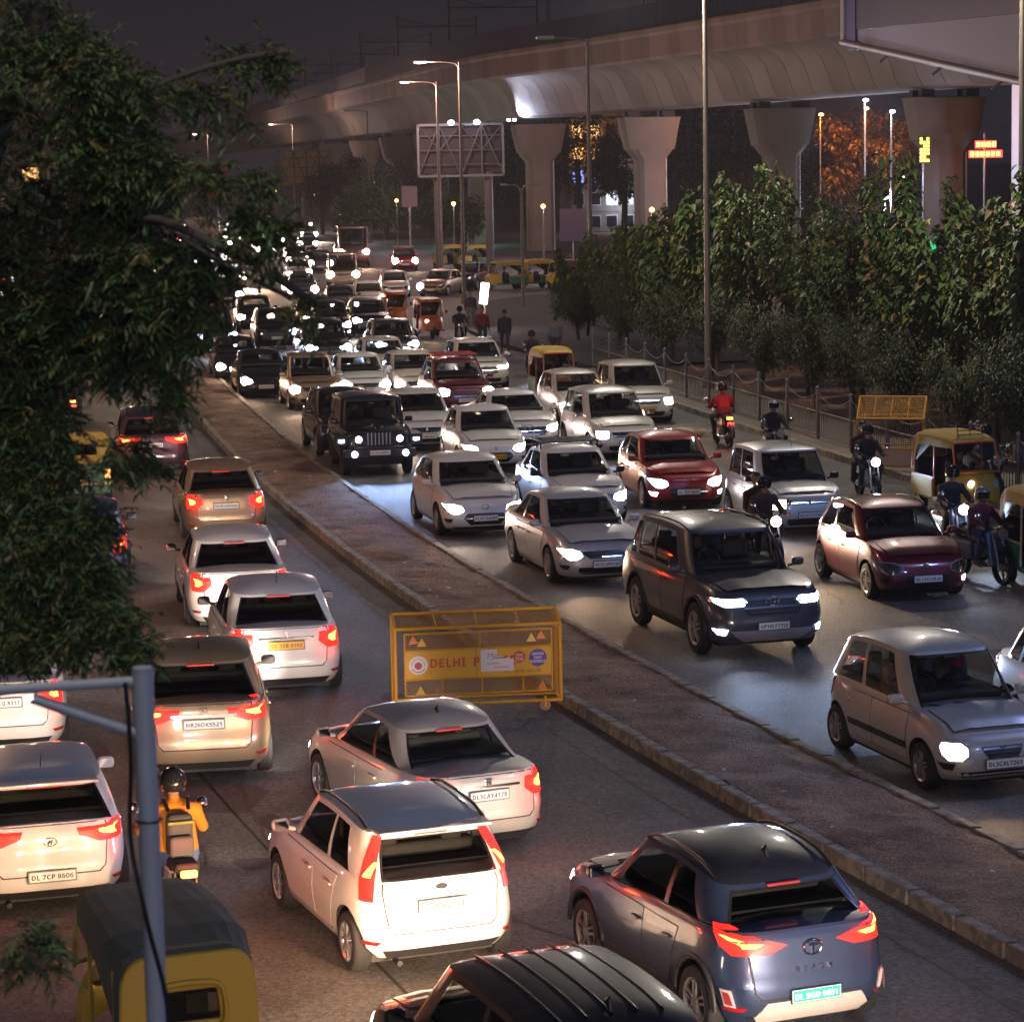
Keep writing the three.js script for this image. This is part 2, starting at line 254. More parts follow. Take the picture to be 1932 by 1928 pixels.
  function cell(list, f, s0, s1, t0, t1, ns, nt) { const P0 = [], N0 = [], I = []; for (let j = 0; j <= nt; j++) for (let i = 0; i <= ns; i++) { const t = lerp(t0, t1, j / nt), s = lerp(typeof s0 === 'function' ? s0(t) : s0, typeof s1 === 'function' ? s1(t) : s1, i / ns), [p, v] = f(s, t); P0.push(...p); N0.push(v.x, v.y, v.z); } const w = ns + 1; for (let j = 0; j < nt; j++) for (let i = 0; i < ns; i++) { const a = j * w + i; I.push(a, a + 1, a + w, a + 1, a + w + 1, a + w); } const gg = new THREE.BufferGeometry(); gg.setAttribute('position', new THREE.Float32BufferAttribute(P0, 3)); gg.setAttribute('normal', new THREE.Float32BufferAttribute(N0, 3)); gg.setIndex(I); list.push(gg); return gg; }
  const surf = (k, off = 0) => (s, t) => { const p = house(k, s, t), v = out3(k, s, t); return [[p[0] + v.x * off, p[1] + v.y * off, p[2] + v.z * off], v]; };
  const panes = { windscreen: [], rear: [], side: [] };
  // ends
  for (const [k, p, [t0, t1], key] of [['F', pw, tW, 'windscreen'], ['B', pr, tR, 'rear']]) {
    const f = surf(k); cell(frame, f, -gcn, gcn, 0, t0, 12, 1); cell(frame, f, -gcn, gcn, t1, 1, 12, 2);
    const pt = (t) => p - (key === 'rear' ? (P.rearTaper ?? 0.04) : 0) * t;
    cell(frame, f, -gcn, (t) => -pt(t), t0, t1, 2, 6); cell(frame, f, pt, gcn, t0, t1, 2, 6);
    const q = []; cell(q, surf(k, -0.012), (t) => -pt(t) - 0.012, (t) => pt(t) + 0.012, t0 - 0.008, t1 + 0.008, 12, 6); panes[key].push(q[0]);
    // black border band inside the glass
    const bd = []; const fb = surf(k, -0.006); cell(bd, fb, (t) => -pt(t) - 0.01, (t) => pt(t) + 0.01, t0 - 0.005, t0 + 0.05, 12, 1); cell(bd, fb, (t) => -pt(t) - 0.01, (t) => -pt(t) + 0.035, t0, t1, 1, 6); cell(bd, fb, (t) => pt(t) - 0.035, (t) => pt(t) + 0.01, t0, t1, 1, 6); cell(bd, fb, (t) => -pt(t), pt, t1 - 0.03, t1 + 0.005, 12, 1);
    ends.push(bd);
  }
  for (const k of ['L', 'R']) {
    const f = surf(k); cell(frame, f, -gcn, gcn, 0, tS[0], 20, 1); cell(frame, f, -gcn, gcn, tS[1], 1, 20, 2);
    let prev = () => -gcn; const W_ = P.win;
    W_.forEach(([a0, a1, b0, b1], i) => {
      const lo = (t) => lerp(a0, b0, t), hi = (t) => lerp(a1, b1, t);
      const mid = i > 0 && P.blackB !== false; cell(mid ? black : frame, f, prev, lo, tS[0], tS[1], i ? 1 : 4, 5);
      const q = []; cell(q, surf(k, -0.012), (t) => lo(t) - 0.004, (t) => hi(t) + 0.004, tS[0] - 0.012, tS[1] + 0.012, 7, 5); panes.side.push(q[0]);
      prev = hi;
    });
    cell(frame, f, prev, gcn, tS[0], tS[1], 3, 5);
    if (P.sill) { const q = []; cell(q, surf(k, 0.004), -0.85, 0.8, tS[0] - 0.045, tS[0] - 0.005, 16, 1); P._sill = (P._sill ?? []).concat(q); }
  }
  // roof
  const roof = []; {
    const rp = []; const a = (k, s, m) => { for (let i = 0; i < m; i++) rp.push([k, lerp(-s * gcn, s * gcn, i / m)]); };
    a('L', 1, 20); a('F', -1, 12); a('R', -1, 20); a('B', 1, 12); const RL = [];
    for (const k of [0, 0.03, 0.08, 0.18, 0.35, 0.6, 0.8, 1]) RL.push(rp.map(([kk, q]) => { const ends = Math.min(rl * 0.95, wT * 0.9) * k; const [x, z] = ring(kk, q, wT * (1 - k), P.wz - ends, P.rz + ends, gn); return [x, edge(z) + 0.075 * (1 - Math.pow(1 - k, 2.6)), z]; }));
    const pp = [], ii = []; RL.forEach((l) => l.forEach((p) => pp.push(...p))); const m = rp.length;
    for (let i = 0; i < RL.length - 1; i++) for (let j = 0; j < m; j++) { const A = i * m + j, B = i * m + (j + 1) % m; ii.push(A, A + m, B, B, A + m, B + m); }
    let gg = new THREE.BufferGeometry(); gg.setAttribute('position', new THREE.Float32BufferAttribute(pp, 3)); gg.setIndex(ii); gg.computeVertexNormals(); roof.push(gg);
  }
  // rays onto the body for lamps, plates and panels
  const inside = (x, y, z) => {
    const s = up(z); if (y < gc) return false;
    if (y <= s) { const v = (y - gc) / (s - gc), f = zN + zf(v), b = zT + zr(v), m = (f + b) / 2; return Math.pow(Math.abs((z - m) / (f - m)), n) + Math.pow(Math.abs(x / (hw * wd(v))), n) <= 1; }
    const e = edge(clamp(z, P.rz, P.wz)), t = (y - s) / (e - s); if (t > 1) return false;
    const tt = t + 0.1 * t * (1 - t), tr = t + (P.rb ?? 0.14) * t * (1 - t), f = lerp(P.cz, P.wz, tt), b = lerp(P.bz, P.rz, tr), m = (f + b) / 2, w = lerp(wB, wT, t) + 0.07 * t * (1 - t);
    return Math.pow(Math.abs((z - m) / (f - m)), gn) + Math.pow(Math.abs(x / w), gn) <= 1;
  };
  const hit = (u, y, al) => { const sa = Math.sin(al), ca = Math.cos(al), zp = ca > 0.3 ? zN - 0.35 : ca < -0.3 ? zT + 0.35 : 0; let t = 3; const q = (t) => inside(ca * u + sa * t, y, zp - sa * u + ca * t); while (t > -2 && !q(t)) t -= 0.04; if (t <= -2) return null; let a = t, b = t + 0.04; for (let i = 0; i < 12; i++) { const m = (a + b) / 2; q(m) ? a = m : b = m; } return V3(ca * u + sa * a, y, zp - sa * u + ca * a); };
  function patch(rows, al = 0, off = 0.006, cols = 6, depth = 0.03) { // rows [y, uLeft, uRight] from the bottom up
    const pts = [], d = V3(Math.sin(al), 0, Math.cos(al)); let last = null;
    const sub = []; for (let i = 0; i < rows.length - 1; i++) { const m = Math.max(1, Math.ceil((rows[i + 1][0] - rows[i][0]) / 0.07)); for (let k = 0; k < m; k++) sub.push(rows[i].map((v, c2) => lerp(v, rows[i + 1][c2], k / m))); } sub.push(rows[rows.length - 1]);
    for (const [y, a, b] of sub) for (let j = 0; j <= cols; j++) { const h = hit(lerp(a, b, j / cols), y, al) ?? last ?? V3(0, y, 0); last = h; pts.push(h.clone().addScaledVector(d, off)); }
    const w = cols + 1, hN = sub.length, P0 = [], I = []; pts.forEach((p) => P0.push(p.x, p.y, p.z));
    for (let i = 0; i < hN - 1; i++) for (let j = 0; j < cols; j++) { const a = i * w + j; I.push(a, a + 1, a + w, a + 1, a + w + 1, a + w); }
    const top = new THREE.BufferGeometry(); top.setAttribute('position', new THREE.Float32BufferAttribute(P0, 3)); top.setIndex(I); top.computeVertexNormals();
    const ring_ = []; for (let j = 0; j < cols; j++) ring_.push(j); for (let i = 0; i < hN - 1; i++) ring_.push(i * w + cols); for (let j = cols; j > 0; j--) ring_.push((hN - 1) * w + j); for (let i = hN - 1; i > 0; i--) ring_.push(i * w);
    const S = [], SI = []; ring_.forEach((r) => { const p = pts[r]; S.push(p.x, p.y, p.z, p.x - d.x * depth, p.y, p.z - d.z * depth); }); const m = ring_.length; for (let i = 0; i < m; i++) { const a = i * 2, b = ((i + 1) % m) * 2; SI.push(a, a + 1, b, b, a + 1, b + 1); }
    const sk = new THREE.BufferGeometry(); sk.setAttribute('position', new THREE.Float32BufferAttribute(S, 3)); sk.setIndex(SI); sk.computeVertexNormals();
    return merge([top, sk]);
  }
  for (const l of [frame, black, ...ends]) l.forEach((q) => fixWinding(q));
  return { P, zN, zT, hw, gc, up, hit, patch, house, surf, body, archIndex, frame: merge(frame), black: [merge(ends[0]), merge(ends[1]), ...black.map(plain)], roof: plain(roof[0]), panes: { windscreen: plain(panes.windscreen[0]), rear: plain(panes.rear[0]), side: panes.side.map(plain) }, sill: P._sill ? merge(P._sill) : null, edge, wT, cache: {} };
}
// turn triangles so that they agree with their normals
function fixWinding(g) { const p = g.attributes.position, n = g.attributes.normal, I = g.index.array; for (let i = 0; i < I.length; i += 3) { const a = V3().fromBufferAttribute(p, I[i]), b = V3().fromBufferAttribute(p, I[i + 1]), c = V3().fromBufferAttribute(p, I[i + 2]); const f = b.sub(a).cross(c.sub(a)); if (f.dot(V3().fromBufferAttribute(n, I[i])) < 0) [I[i + 1], I[i + 2]] = [I[i + 2], I[i + 1]]; } }

// wheels
const wheelCache = {};
function wheelGeos(r, style) {
  return wheelCache[r + style] ??= (() => {
    const w = 0.19, pr = []; const R = r; for (const [x, q] of [[-0.5, 0.66], [-0.5, 0.9], [-0.44, 0.975], [-0.3, 1], [-0.1, 1.004], [-0.08, 0.985], [0.08, 0.985], [0.1, 1.004], [0.3, 1], [0.44, 0.975], [0.5, 0.9], [0.5, 0.66]]) pr.push(new THREE.Vector2(q * R, x * w));
    const tyre = new THREE.LatheGeometry(pr, 26); tyre.rotateZ(Math.PI / 2);
    const rr_ = R * 0.68, list = [];
    const ringG = new THREE.LatheGeometry([[0.86, 0.4], [0.96, 0.5], [1.0, 0.5], [1.0, 0.3], [0.92, 0.25]].map(([q, x]) => new THREE.Vector2(q * rr_, x * w)), 22); ringG.rotateZ(-Math.PI / 2); list.push(ringG);
    const nsp = style === 'steel' ? 0 : style === 'five' ? 5 : 8;
    for (let i = 0; i < nsp; i++) { const a = i / nsp * Math.PI * 2; for (const o of style === 'five' ? [-0.16, 0.16] : [0]) { const s = box(0.028, rr_ * 0.82, style === 'five' ? 0.028 : 0.034, w * 0.4, rr_ * 0.5, o * rr_ * 0.6, 0, 0, 0); s.rotateX(a + o * 0.3); list.push(s); } }
    if (style === 'steel') { const d = new THREE.LatheGeometry([[0.01, 0.5], [0.3, 0.49], [0.4, 0.4], [0.75, 0.42], [0.95, 0.34]].map(([q, x]) => new THREE.Vector2(q * rr_, x * w)), 18); d.rotateZ(-Math.PI / 2); list.push(d); }
    const hub = cyl(rr_ * 0.22, rr_ * 0.24, 0.03, 10); hub.rotateZ(Math.PI / 2); hub.translate(w * 0.43, 0, 0); list.push(hub);
    const back = cyl(rr_ * 0.97, rr_ * 0.97, 0.05, 18); back.rotateZ(Math.PI / 2); back.translate(w * 0.08, 0, 0);
    return { tyre: plain(tyre), rim: merge(list), back: plain(back) };
  })();
}
function addWheel(parent, x, y, z, r, style, rimMat, steer = 0) {
  const G = wheelGeos(r, style), g = new THREE.Group(); g.name = 'wheel'; g.position.set(x, y, z); g.rotation.y = (x < 0 ? Math.PI : 0) + steer; parent.add(g);
  part('tyre', G.tyre, M.rubber, g); part('rim', G.rim, rimMat, g); part('brake_drum', G.back, M.dark, g); return g;
}
// number plates
const plateCache = new Map();
function plateMat(text, kind) { const k = text + kind; if (!plateCache.has(k)) plateCache.set(k, new THREE.MeshStandardMaterial({ roughness: 0.45, map: canvasTexture(256, 64, (g, w, h) => { const bg = { white: '#e9e7e2', yellow: '#e8a818', green: '#14a08c' }[kind]; g.fillStyle = bg; g.fillRect(0, 0, w, h); g.strokeStyle = kind === 'green' ? '#e8f4f0' : '#222'; g.lineWidth = 3; g.strokeRect(3, 3, w - 6, h - 6); g.fillStyle = kind === 'green' ? '#eaf6f2' : '#141414'; g.textAlign = 'center'; g.textBaseline = 'middle'; let s = 44; g.font = 'bold ' + s + 'px sans-serif'; while (g.measureText(text).width > 232) { s--; g.font = 'bold ' + s + 'px sans-serif'; } g.fillText(text, w / 2, h / 2 + 2); }) })); return plateCache.get(k); }
const plateGeo = (() => { const g = new THREE.PlaneGeometry(0.5, 0.12); g.translate(0, 0, 0.008); return g; })(), plateBack = new RoundedBoxGeometry(0.515, 0.135, 0.014, 1, 0.006);
function addPlate(parent, p, turnY, text, kind = 'white', tilt = 0) { const g = new THREE.Group(); g.name = 'number_plate'; g.position.copy(p); g.rotation.order = 'YXZ'; g.rotation.set(tilt, turnY, 0); parent.add(g); part('plate_backing', plateBack, M.trim, g); part('plate_face', plateGeo, plateMat(text, kind), g); }
// emblems on grille and boot lid
const emblemCache = {};
function emblemGeo(kind) { return emblemCache[kind] ??= (() => { const L = []; const oval = (a, b, t) => { const g = new THREE.TorusGeometry(a, t, 6, 24); g.scale(1, b / a, 1); L.push(g); };
  if (kind === 'oval_h') { oval(0.075, 0.048, 0.008); const g = textGeo('H', 0.06, 0.012); g.applyMatrix4(new THREE.Matrix4().makeShear(0, 0, 0.35, 0, 0, 0)); L.push(g); }
  else if (kind === 's') L.push(textGeo('S', 0.085, 0.014)); else if (kind === 'h') { L.push(textGeo('H', 0.07, 0.014)); const r = new THREE.TorusGeometry(0.065, 0.007, 4, 4); r.rotateZ(Math.PI / 4); L.push(r); }
  else if (kind === 'ovals') { oval(0.085, 0.058, 0.008); oval(0.032, 0.055, 0.007); const g = new THREE.TorusGeometry(0.06, 0.007, 6, 20); g.scale(1, 0.4, 1); g.translate(0, 0.024, 0); L.push(g); }
  else if (kind === 'star') { const r = new THREE.TorusGeometry(0.1, 0.009, 6, 28); L.push(r); for (let i = 0; i < 3; i++) L.push(rod([0, 0, 0.004], [Math.sin(i * 2.094) * 0.1, Math.cos(i * 2.094) * 0.1, 0], 0.014, 0.004, 5)); }
  else if (kind === 't') { oval(0.06, 0.045, 0.009); L.push(box(0.07, 0.012, 0.012, 0, 0.018, 0), box(0.014, 0.05, 0.012, 0, -0.01, 0)); }
  else if (kind === 'wings') { for (const s of [-1, 1]) L.push(rod([s * 0.015, -0.05, 0], [s * 0.075, 0.04, 0], 0.008, 0.012, 5), rod([s * 0.075, 0.04, 0], [s * 0.04, 0.045, 0], 0.012, 0.006, 5)); }
  else { const g = cyl(0.07, 0.07, 0.012, 20); g.rotateX(Math.PI / 2); g.scale(1, 0.45, 1); L.push(g); }
  return merge(L); })(); }
function addEmblem(parent, kind, p, turnY, s = 1) { const m = part('emblem', emblemGeo(kind), M.chrome, parent); m.position.copy(p); m.rotation.y = turnY; m.scale.setScalar(s); }
// head and shoulders of someone behind the glass
const bustCache = {};
function addBust(parent, x, y, z, turn, cloth, mask) {
  const g = new THREE.Group(); g.name = 'occupant'; g.position.set(x, y, z); g.rotation.y = turn; parent.add(g);
  bustCache.torso ??= (() => { const t = new THREE.LatheGeometry([[0.001, 0.36], [0.05, 0.36], [0.062, 0.3], [0.1, 0.27], [0.19, 0.22], [0.22, 0.12], [0.21, 0], [0.2, -0.2]].map(([a, b]) => new THREE.Vector2(a, b)), 18); t.scale(1, 1, 0.62); return plain(t); })();
  bustCache.head ??= (() => { const h = new THREE.SphereGeometry(0.095, 16, 14); h.scale(0.85, 1.2, 1); h.translate(0, 0.46, 0.015); const nose = new THREE.ConeGeometry(0.018, 0.04, 6); nose.rotateX(Math.PI / 2); nose.translate(0, 0.45, 0.12); const ears = [-1, 1].map((s) => at(new THREE.SphereGeometry(0.022, 6, 5), s * 0.082, 0.455, 0.01)); return merge([h, nose, ...ears]); })();
  bustCache.hair ??= (() => { const h = new THREE.SphereGeometry(0.1, 16, 10, 0, Math.PI * 2, 0, 1.35); h.scale(0.9, 1.18, 1.04); h.rotateX(-0.35); h.translate(0, 0.475, 0); return plain(h); })();
  part('torso', bustCache.torso, cloth, g); part('head', bustCache.head, M.skin, g); part('hair', bustCache.hair, M.black, g);
  if (mask) { bustCache.mask ??= (() => { const h = new THREE.SphereGeometry(0.1, 14, 8, Math.PI * 0.08, Math.PI * 0.84, 1.5, 0.95); h.scale(0.88, 1.15, 1.05); h.translate(0, 0.465, 0.018); return plain(h); })(); part('face_mask', bustCache.mask, mask, g); }
}

// specification of each kind of car: sizes in metres, z forward, 0 half way between the axles
const SPEC = {
  santro: { L: 3.56, W: 1.53, H: 1.6, wb: 2.38, fo: 0.66, gc: 0.19, hb: 0.9, hf: 0.68, ht: 0.93, cz: 1.04, wz: 0.46, rz: -1.28, bz: -1.66, tw: 0.78, r: 0.28, rc: 0.07, n: 6, blackB: false, win: [[-0.72, -0.16, -0.62, -0.14], [-0.08, 0.66, -0.07, 0.66]], arch: 0.05 },
  hatch: { L: 3.82, W: 1.68, H: 1.52, wb: 2.45, fo: 0.75, gc: 0.19, hb: 0.93, hf: 0.7, ht: 0.95, cz: 1.05, wz: 0.36, rz: -1.32, bz: -1.72, tw: 0.76, r: 0.3, rc: 0.06, win: [[-0.74, -0.18, -0.58, -0.16], [-0.12, 0.68, -0.11, 0.64]], sill: 0 },
  premhatch: { L: 3.98, W: 1.74, H: 1.5, wb: 2.57, fo: 0.79, gc: 0.18, hb: 0.92, hf: 0.71, ht: 0.97, cz: 1.1, wz: 0.34, rz: -1.36, bz: -1.8, tw: 0.75, r: 0.31, rc: 0.07, wedge: 0.06, win: [[-0.76, -0.2, -0.58, -0.16], [-0.13, 0.7, -0.1, 0.64]] },
  tallhatch: { L: 3.66, W: 1.62, H: 1.67, wb: 2.43, fo: 0.68, gc: 0.18, hb: 0.96, hf: 0.78, ht: 0.99, cz: 1.03, wz: 0.5, rz: -1.36, bz: -1.56, tw: 0.8, r: 0.285, rc: 0.04, n: 7, gn: 9, win: [[-0.86, -0.66, -0.8, -0.64], [-0.6, -0.14, -0.58, -0.13], [-0.07, 0.66, -0.06, 0.66]] },
  figo: { L: 3.8, W: 1.69, H: 1.55, wb: 2.47, fo: 0.76, gc: 0.2, hb: 0.94, hf: 0.72, ht: 0.97, cz: 1.04, wz: 0.36, rz: -1.42, bz: -1.74, tw: 0.79, r: 0.3, rc: 0.05, n: 7, blackB: false, win: [[-0.6, -0.14, -0.52, -0.12], [-0.07, 0.68, -0.06, 0.64]], tR: [0.03, 0.88], pr: 0.78, rearTaper: 0.02 },
  sedan: { L: 4.44, W: 1.73, H: 1.49, wb: 2.55, fo: 0.84, gc: 0.17, hb: 0.91, hf: 0.7, ht: 0.96, cz: 1.08, wz: 0.28, rz: -1.05, bz: -1.72, tw: 0.73, r: 0.31, rc: 0.06, wedge: 0.05, win: [[-0.78, -0.24, -0.52, -0.2], [-0.17, 0.7, -0.13, 0.64]], tR: [0.04, 0.94], rb: 0.2, pr: 0.87 },
  compsedan: { L: 4.0, W: 1.7, H: 1.51, wb: 2.45, fo: 0.78, gc: 0.18, hb: 0.92, hf: 0.72, ht: 0.98, cz: 1.05, wz: 0.36, rz: -1.0, bz: -1.52, tw: 0.75, r: 0.295, rc: 0.06, wedge: 0.05, win: [[-0.74, -0.2, -0.52, -0.16], [-0.13, 0.7, -0.1, 0.64]], tR: [0.04, 0.94], rb: 0.2, pr: 0.86 },
  luxsedan: { L: 4.65, W: 1.81, H: 1.44, wb: 2.87, fo: 0.82, gc: 0.16, hb: 0.9, hf: 0.72, ht: 0.95, cz: 0.98, wz: 0.16, rz: -1.1, bz: -1.85, tw: 0.71, r: 0.33, rc: 0.06, win: [[-0.66, -0.22, -0.44, -0.2], [-0.15, 0.66, -0.12, 0.6]], tR: [0.06, 0.92], rb: 0.2, sill: 1 },
  suv: { L: 4.2, W: 1.79, H: 1.63, wb: 2.6, fo: 0.82, gc: 0.23, hb: 1.01, hf: 0.86, ht: 1.05, cz: 1.08, wz: 0.44, rz: -1.42, bz: -1.72, tw: 0.77, r: 0.335, rc: 0.06, n: 7, gn: 8, arch: 0.06, win: [[-0.86, -0.62, -0.76, -0.58], [-0.56, -0.16, -0.52, -0.15], [-0.1, 0.66, -0.09, 0.62]], rails: 1 },
  nexon: { L: 4.0, W: 1.8, H: 1.61, wb: 2.5, fo: 0.8, gc: 0.22, hb: 1, hf: 0.86, ht: 1.08, cz: 1.08, wz: 0.42, rz: -1.3, bz: -1.7, tw: 0.73, r: 0.335, rc: 0.09, n: 6.5, gn: 7, wedge: 0.1, arch: 0.06, win: [[-0.66, -0.18, -0.5, -0.17], [-0.12, 0.68, -0.1, 0.62]], tR: [0.08, 0.9], pr: 0.87, rearTaper: 0.1, rails: 1, sill: 1 },
  bigsuv: { L: 4.8, W: 1.86, H: 1.84, wb: 2.75, fo: 0.93, gc: 0.26, hb: 1.12, hf: 0.98, ht: 1.14, cz: 1.1, wz: 0.54, rz: -1.9, bz: -2.14, tw: 0.77, r: 0.39, rc: 0.05, n: 7.5, gn: 8, arch: 0.07, wedge: 0.03, win: [[-0.88, -0.6, -0.8, -0.58], [-0.54, -0.1, -0.52, -0.1], [-0.04, 0.66, -0.04, 0.62]], rails: 1 },
  mpv: { L: 4.4, W: 1.74, H: 1.69, wb: 2.74, fo: 0.82, gc: 0.19, hb: 0.97, hf: 0.78, ht: 1.0, cz: 1.16, wz: 0.48, rz: -1.66, bz: -1.94, tw: 0.78, r: 0.31, rc: 0.06, n: 7, gn: 8, win: [[-0.88, -0.56, -0.8, -0.54], [-0.5, -0.1, -0.48, -0.1], [-0.04, 0.68, -0.04, 0.64]] },
  jeep: { L: 3.85, W: 1.7, H: 1.86, wb: 2.45, fo: 0.55, gc: 0.32, hb: 1.14, hf: 1.06, ht: 1.12, cz: 0.72, wz: 0.56, rz: -1.76, bz: -1.8, tw: 0.86, r: 0.39, rc: 0.03, n: 12, gn: 14, arch: 0.09, crown: 0.03, wedge: 0, win: [[-0.84, -0.34, -0.84, -0.34], [-0.26, 0.72, -0.26, 0.72]], nose: [[0, -0.12], [0.3, -0.02], [0.6, 0], [0.9, -0.02], [1, -0.06]], stern: [[0, 0.06], [0.5, 0], [1, 0.02]], side: [[0, 0.92], [0.5, 1], [0.9, 0.99], [1, 0.95]] },
  van: { L: 4.3, W: 1.95, H: 2.3, wb: 2.8, fo: 0.5, gc: 0.25, hb: 1.2, hf: 1.1, ht: 1.2, cz: 1.72, wz: 1.42, rz: -2.2, bz: -2.32, tw: 0.86, r: 0.34, rc: 0.03, n: 12, gn: 12, wedge: 0, win: [[-0.9, -0.35, -0.9, -0.35], [-0.3, 0.2, -0.3, 0.2], [0.26, 0.8, 0.26, 0.8]] },
  bus: { L: 9.4, W: 2.45, H: 3.1, wb: 5, fo: 2.0, gc: 0.35, hb: 1.35, hf: 1.3, ht: 1.35, cz: 4.42, wz: 4.25, rz: -4.75, bz: -4.86, tw: 0.93, r: 0.48, rc: 0.03, n: 16, gn: 18, wedge: 0, win: [[-0.92, -0.7, -0.92, -0.7], [-0.67, -0.42, -0.67, -0.42], [-0.39, -0.14, -0.39, -0.14], [-0.11, 0.14, -0.11, 0.14], [0.17, 0.42, 0.17, 0.42], [0.45, 0.86, 0.45, 0.86]] },
};
const models = {};
const model = (k) => models[k] ??= carModel(SPEC[k]);
const cg = (m, key, f) => m.cache[key] ??= f();

// one car. o: paint, roofPaint, front (headlamp style), rear (tail style), plates, lights on ...
function makeCar(kind, name, label, category, x, z, deg, o = {}) {
  const m = model(kind), P = m.P, t = thing(name, label, category, o.group, x, 0, z, deg * Math.PI / 180);
  const pm = o.paint, far = o.far; if (o.size) t.scale.setScalar(o.size);
  const body = part('body', m.body, m.archIndex.map((b) => b ? M.dark : pm), t);
  part('pillar_frame', m.frame, o.pillarPaint ?? pm, t); m.black.forEach((g, i) => part(i < 2 ? 'window_trim' : 'pillar', g, M.black, t)); part('roof', m.roof, o.roofPaint ?? pm, t);
    part('windscreen', m.panes.windscreen, M.glass, t); part('rear_window', m.panes.rear, o.rearTint ?? M.tint, t);
  m.panes.side.forEach((g) => part('side_window', g, o.sideTint ?? (kind === 'bus' ? M.glass : M.tint), t));
  if (m.sill) part('window_sill_strip', m.sill, M.chrome, t);
  const sb = m.up(0);
  part('cabin_floor', cg(m, 'floor', () => { const w = m.hw * 0.78, a = P.bz + 0.34, b = P.cz - 0.26; return plain(box(w * 2, 0.03, b - a, 0, P.hb + (P.wedge ?? 0.04) + 0.01 + (P.crown ?? 0.045), (a + b) / 2)); }), M.interior, t);
  // wheels
  const wx = m.hw - 0.105;
  for (const s of [-1, 1]) for (const e of [-1, 1]) addWheel(t, s * wx, P.r, e * P.wb / 2, P.r, o.wheel ?? 'steel', o.rim ?? M.silver, e > 0 ? (o.steer ?? 0) : 0);
  part('underbody', cg(m, 'under', () => plain(box(m.hw * 1.5, 0.12, P.L * 0.8, 0, P.gc - 0.03, (m.zN + m.zT) / 2))), M.dark, t);
  if (!far) {
    const y0 = P.hb + 0.06;
    const seatG = cg(m, 'seats', () => { const L = []; for (const sx of [-1, 1]) { L.push(rbox(0.44, 0.42, 0.13, 0.05, sx * 0.34, y0 + 0.1, -0.18, -0.18), rbox(0.24, 0.14, 0.09, 0.04, sx * 0.34, y0 + 0.36, -0.24, -0.1)); L.push(rbox(0.22, 0.12, 0.09, 0.04, sx * 0.34, y0 + 0.24, P.rz + 0.34)); } L.push(rbox(1.15, 0.28, 0.14, 0.05, 0, y0 + 0.06, P.rz + 0.38, -0.2)); return merge(L); });
    part('seat', seatG, o.seatMat ?? M.seatGrey, t);
    part('dashboard', cg(m, 'dash', () => merge([rbox(m.hw * 1.45, 0.07, 0.3, 0.03, 0, y0 + 0.01, P.cz - 0.42)])), M.trim, t);
    const st = part('steering_wheel', cg(m, 'steer', () => { const g = new THREE.TorusGeometry(0.17, 0.014, 6, 18); g.rotateX(-0.5); return merge([at(g, -0.34, y0 + 0.1, P.cz - 0.62), rod([-0.34, y0 + 0.1, P.cz - 0.62], [-0.34, y0 + 0.02, P.cz - 0.5], 0.03)]); }), M.trim, t);
    part('rear_view_mirror', cg(m, 'rvm', () => plain(rbox(0.2, 0.06, 0.03, 0.015, 0, P.H - 0.2, P.wz + 0.04))), M.black, t);
    for (const b of o.people ?? [[-0.34, 0]]) addBust(t, b[0], y0 - 0.14, -0.08 + b[1], 0, b[2] ?? M.clothDark, b[3]);
  }
  // doors with handles
  if (!far || o.doors) {
    const y1 = P.gc + 0.1, zs = P.doors ?? [[-P.wb / 2 + P.r + 0.12, -0.16], [-0.14, P.wb / 2 - P.r - 0.1]];
    zs.forEach(([a, b], i) => { for (const s of [-1, 1]) {
      const al = s * Math.PI / 2, key = 'door' + i + s; // u along -z for +x side
      const g = cg(m, key, () => { const rows = [[y1, a + (i ? 0 : 0.12), b], [lerp(y1, P.hb, 0.5), a, b], [P.hb - 0.05, a - (i ? 0 : 0.1), b + (i ? 0.04 : 0)]].map(([y, p, q]) => s > 0 ? [y, -q, -p] : [y, p, q]); return m.patch(rows, al, 0.006, 7, 0.02); });
      const d = part('door', g, pm, t); part('door_gap', cg(m, key + 'gap', () => { const rows = [[y1 - 0.009, a + (i ? 0 : 0.12) - 0.009, b + 0.009], [lerp(y1, P.hb, 0.5), a - 0.009, b + 0.009], [P.hb - 0.042, a - (i ? 0 : 0.1) - 0.009, b + (i ? 0.04 : 0) + 0.009]].map(([y, p, q]) => s > 0 ? [y, -q, -p] : [y, p, q]); return m.patch(rows, al, 0.003, 7, 0.02); }), M.dark, d);
      const hz = b - 0.0 - (b - a) * 0.86, hp = m.hit(s > 0 ? -hz : hz, P.hb - 0.17, al);
      if (hp && !far) { const h = part('handle', cg(m, 'handle', () => plain(rbox(0.03, 0.03, 0.16, 0.012))), o.handleMat ?? pm, d); h.position.set(hp.x + s * 0.022, hp.y, hp.z); }
      if (o.strip) { const q = cg(m, 'strip' + i + s, () => m.patch([[0.42, s > 0 ? -b : a, s > 0 ? -a : b], [0.5, s > 0 ? -b : a, s > 0 ? -a : b]], al, 0.018, 6, 0.03)); part('side_moulding', q, M.trim, t); }
    } });
  }
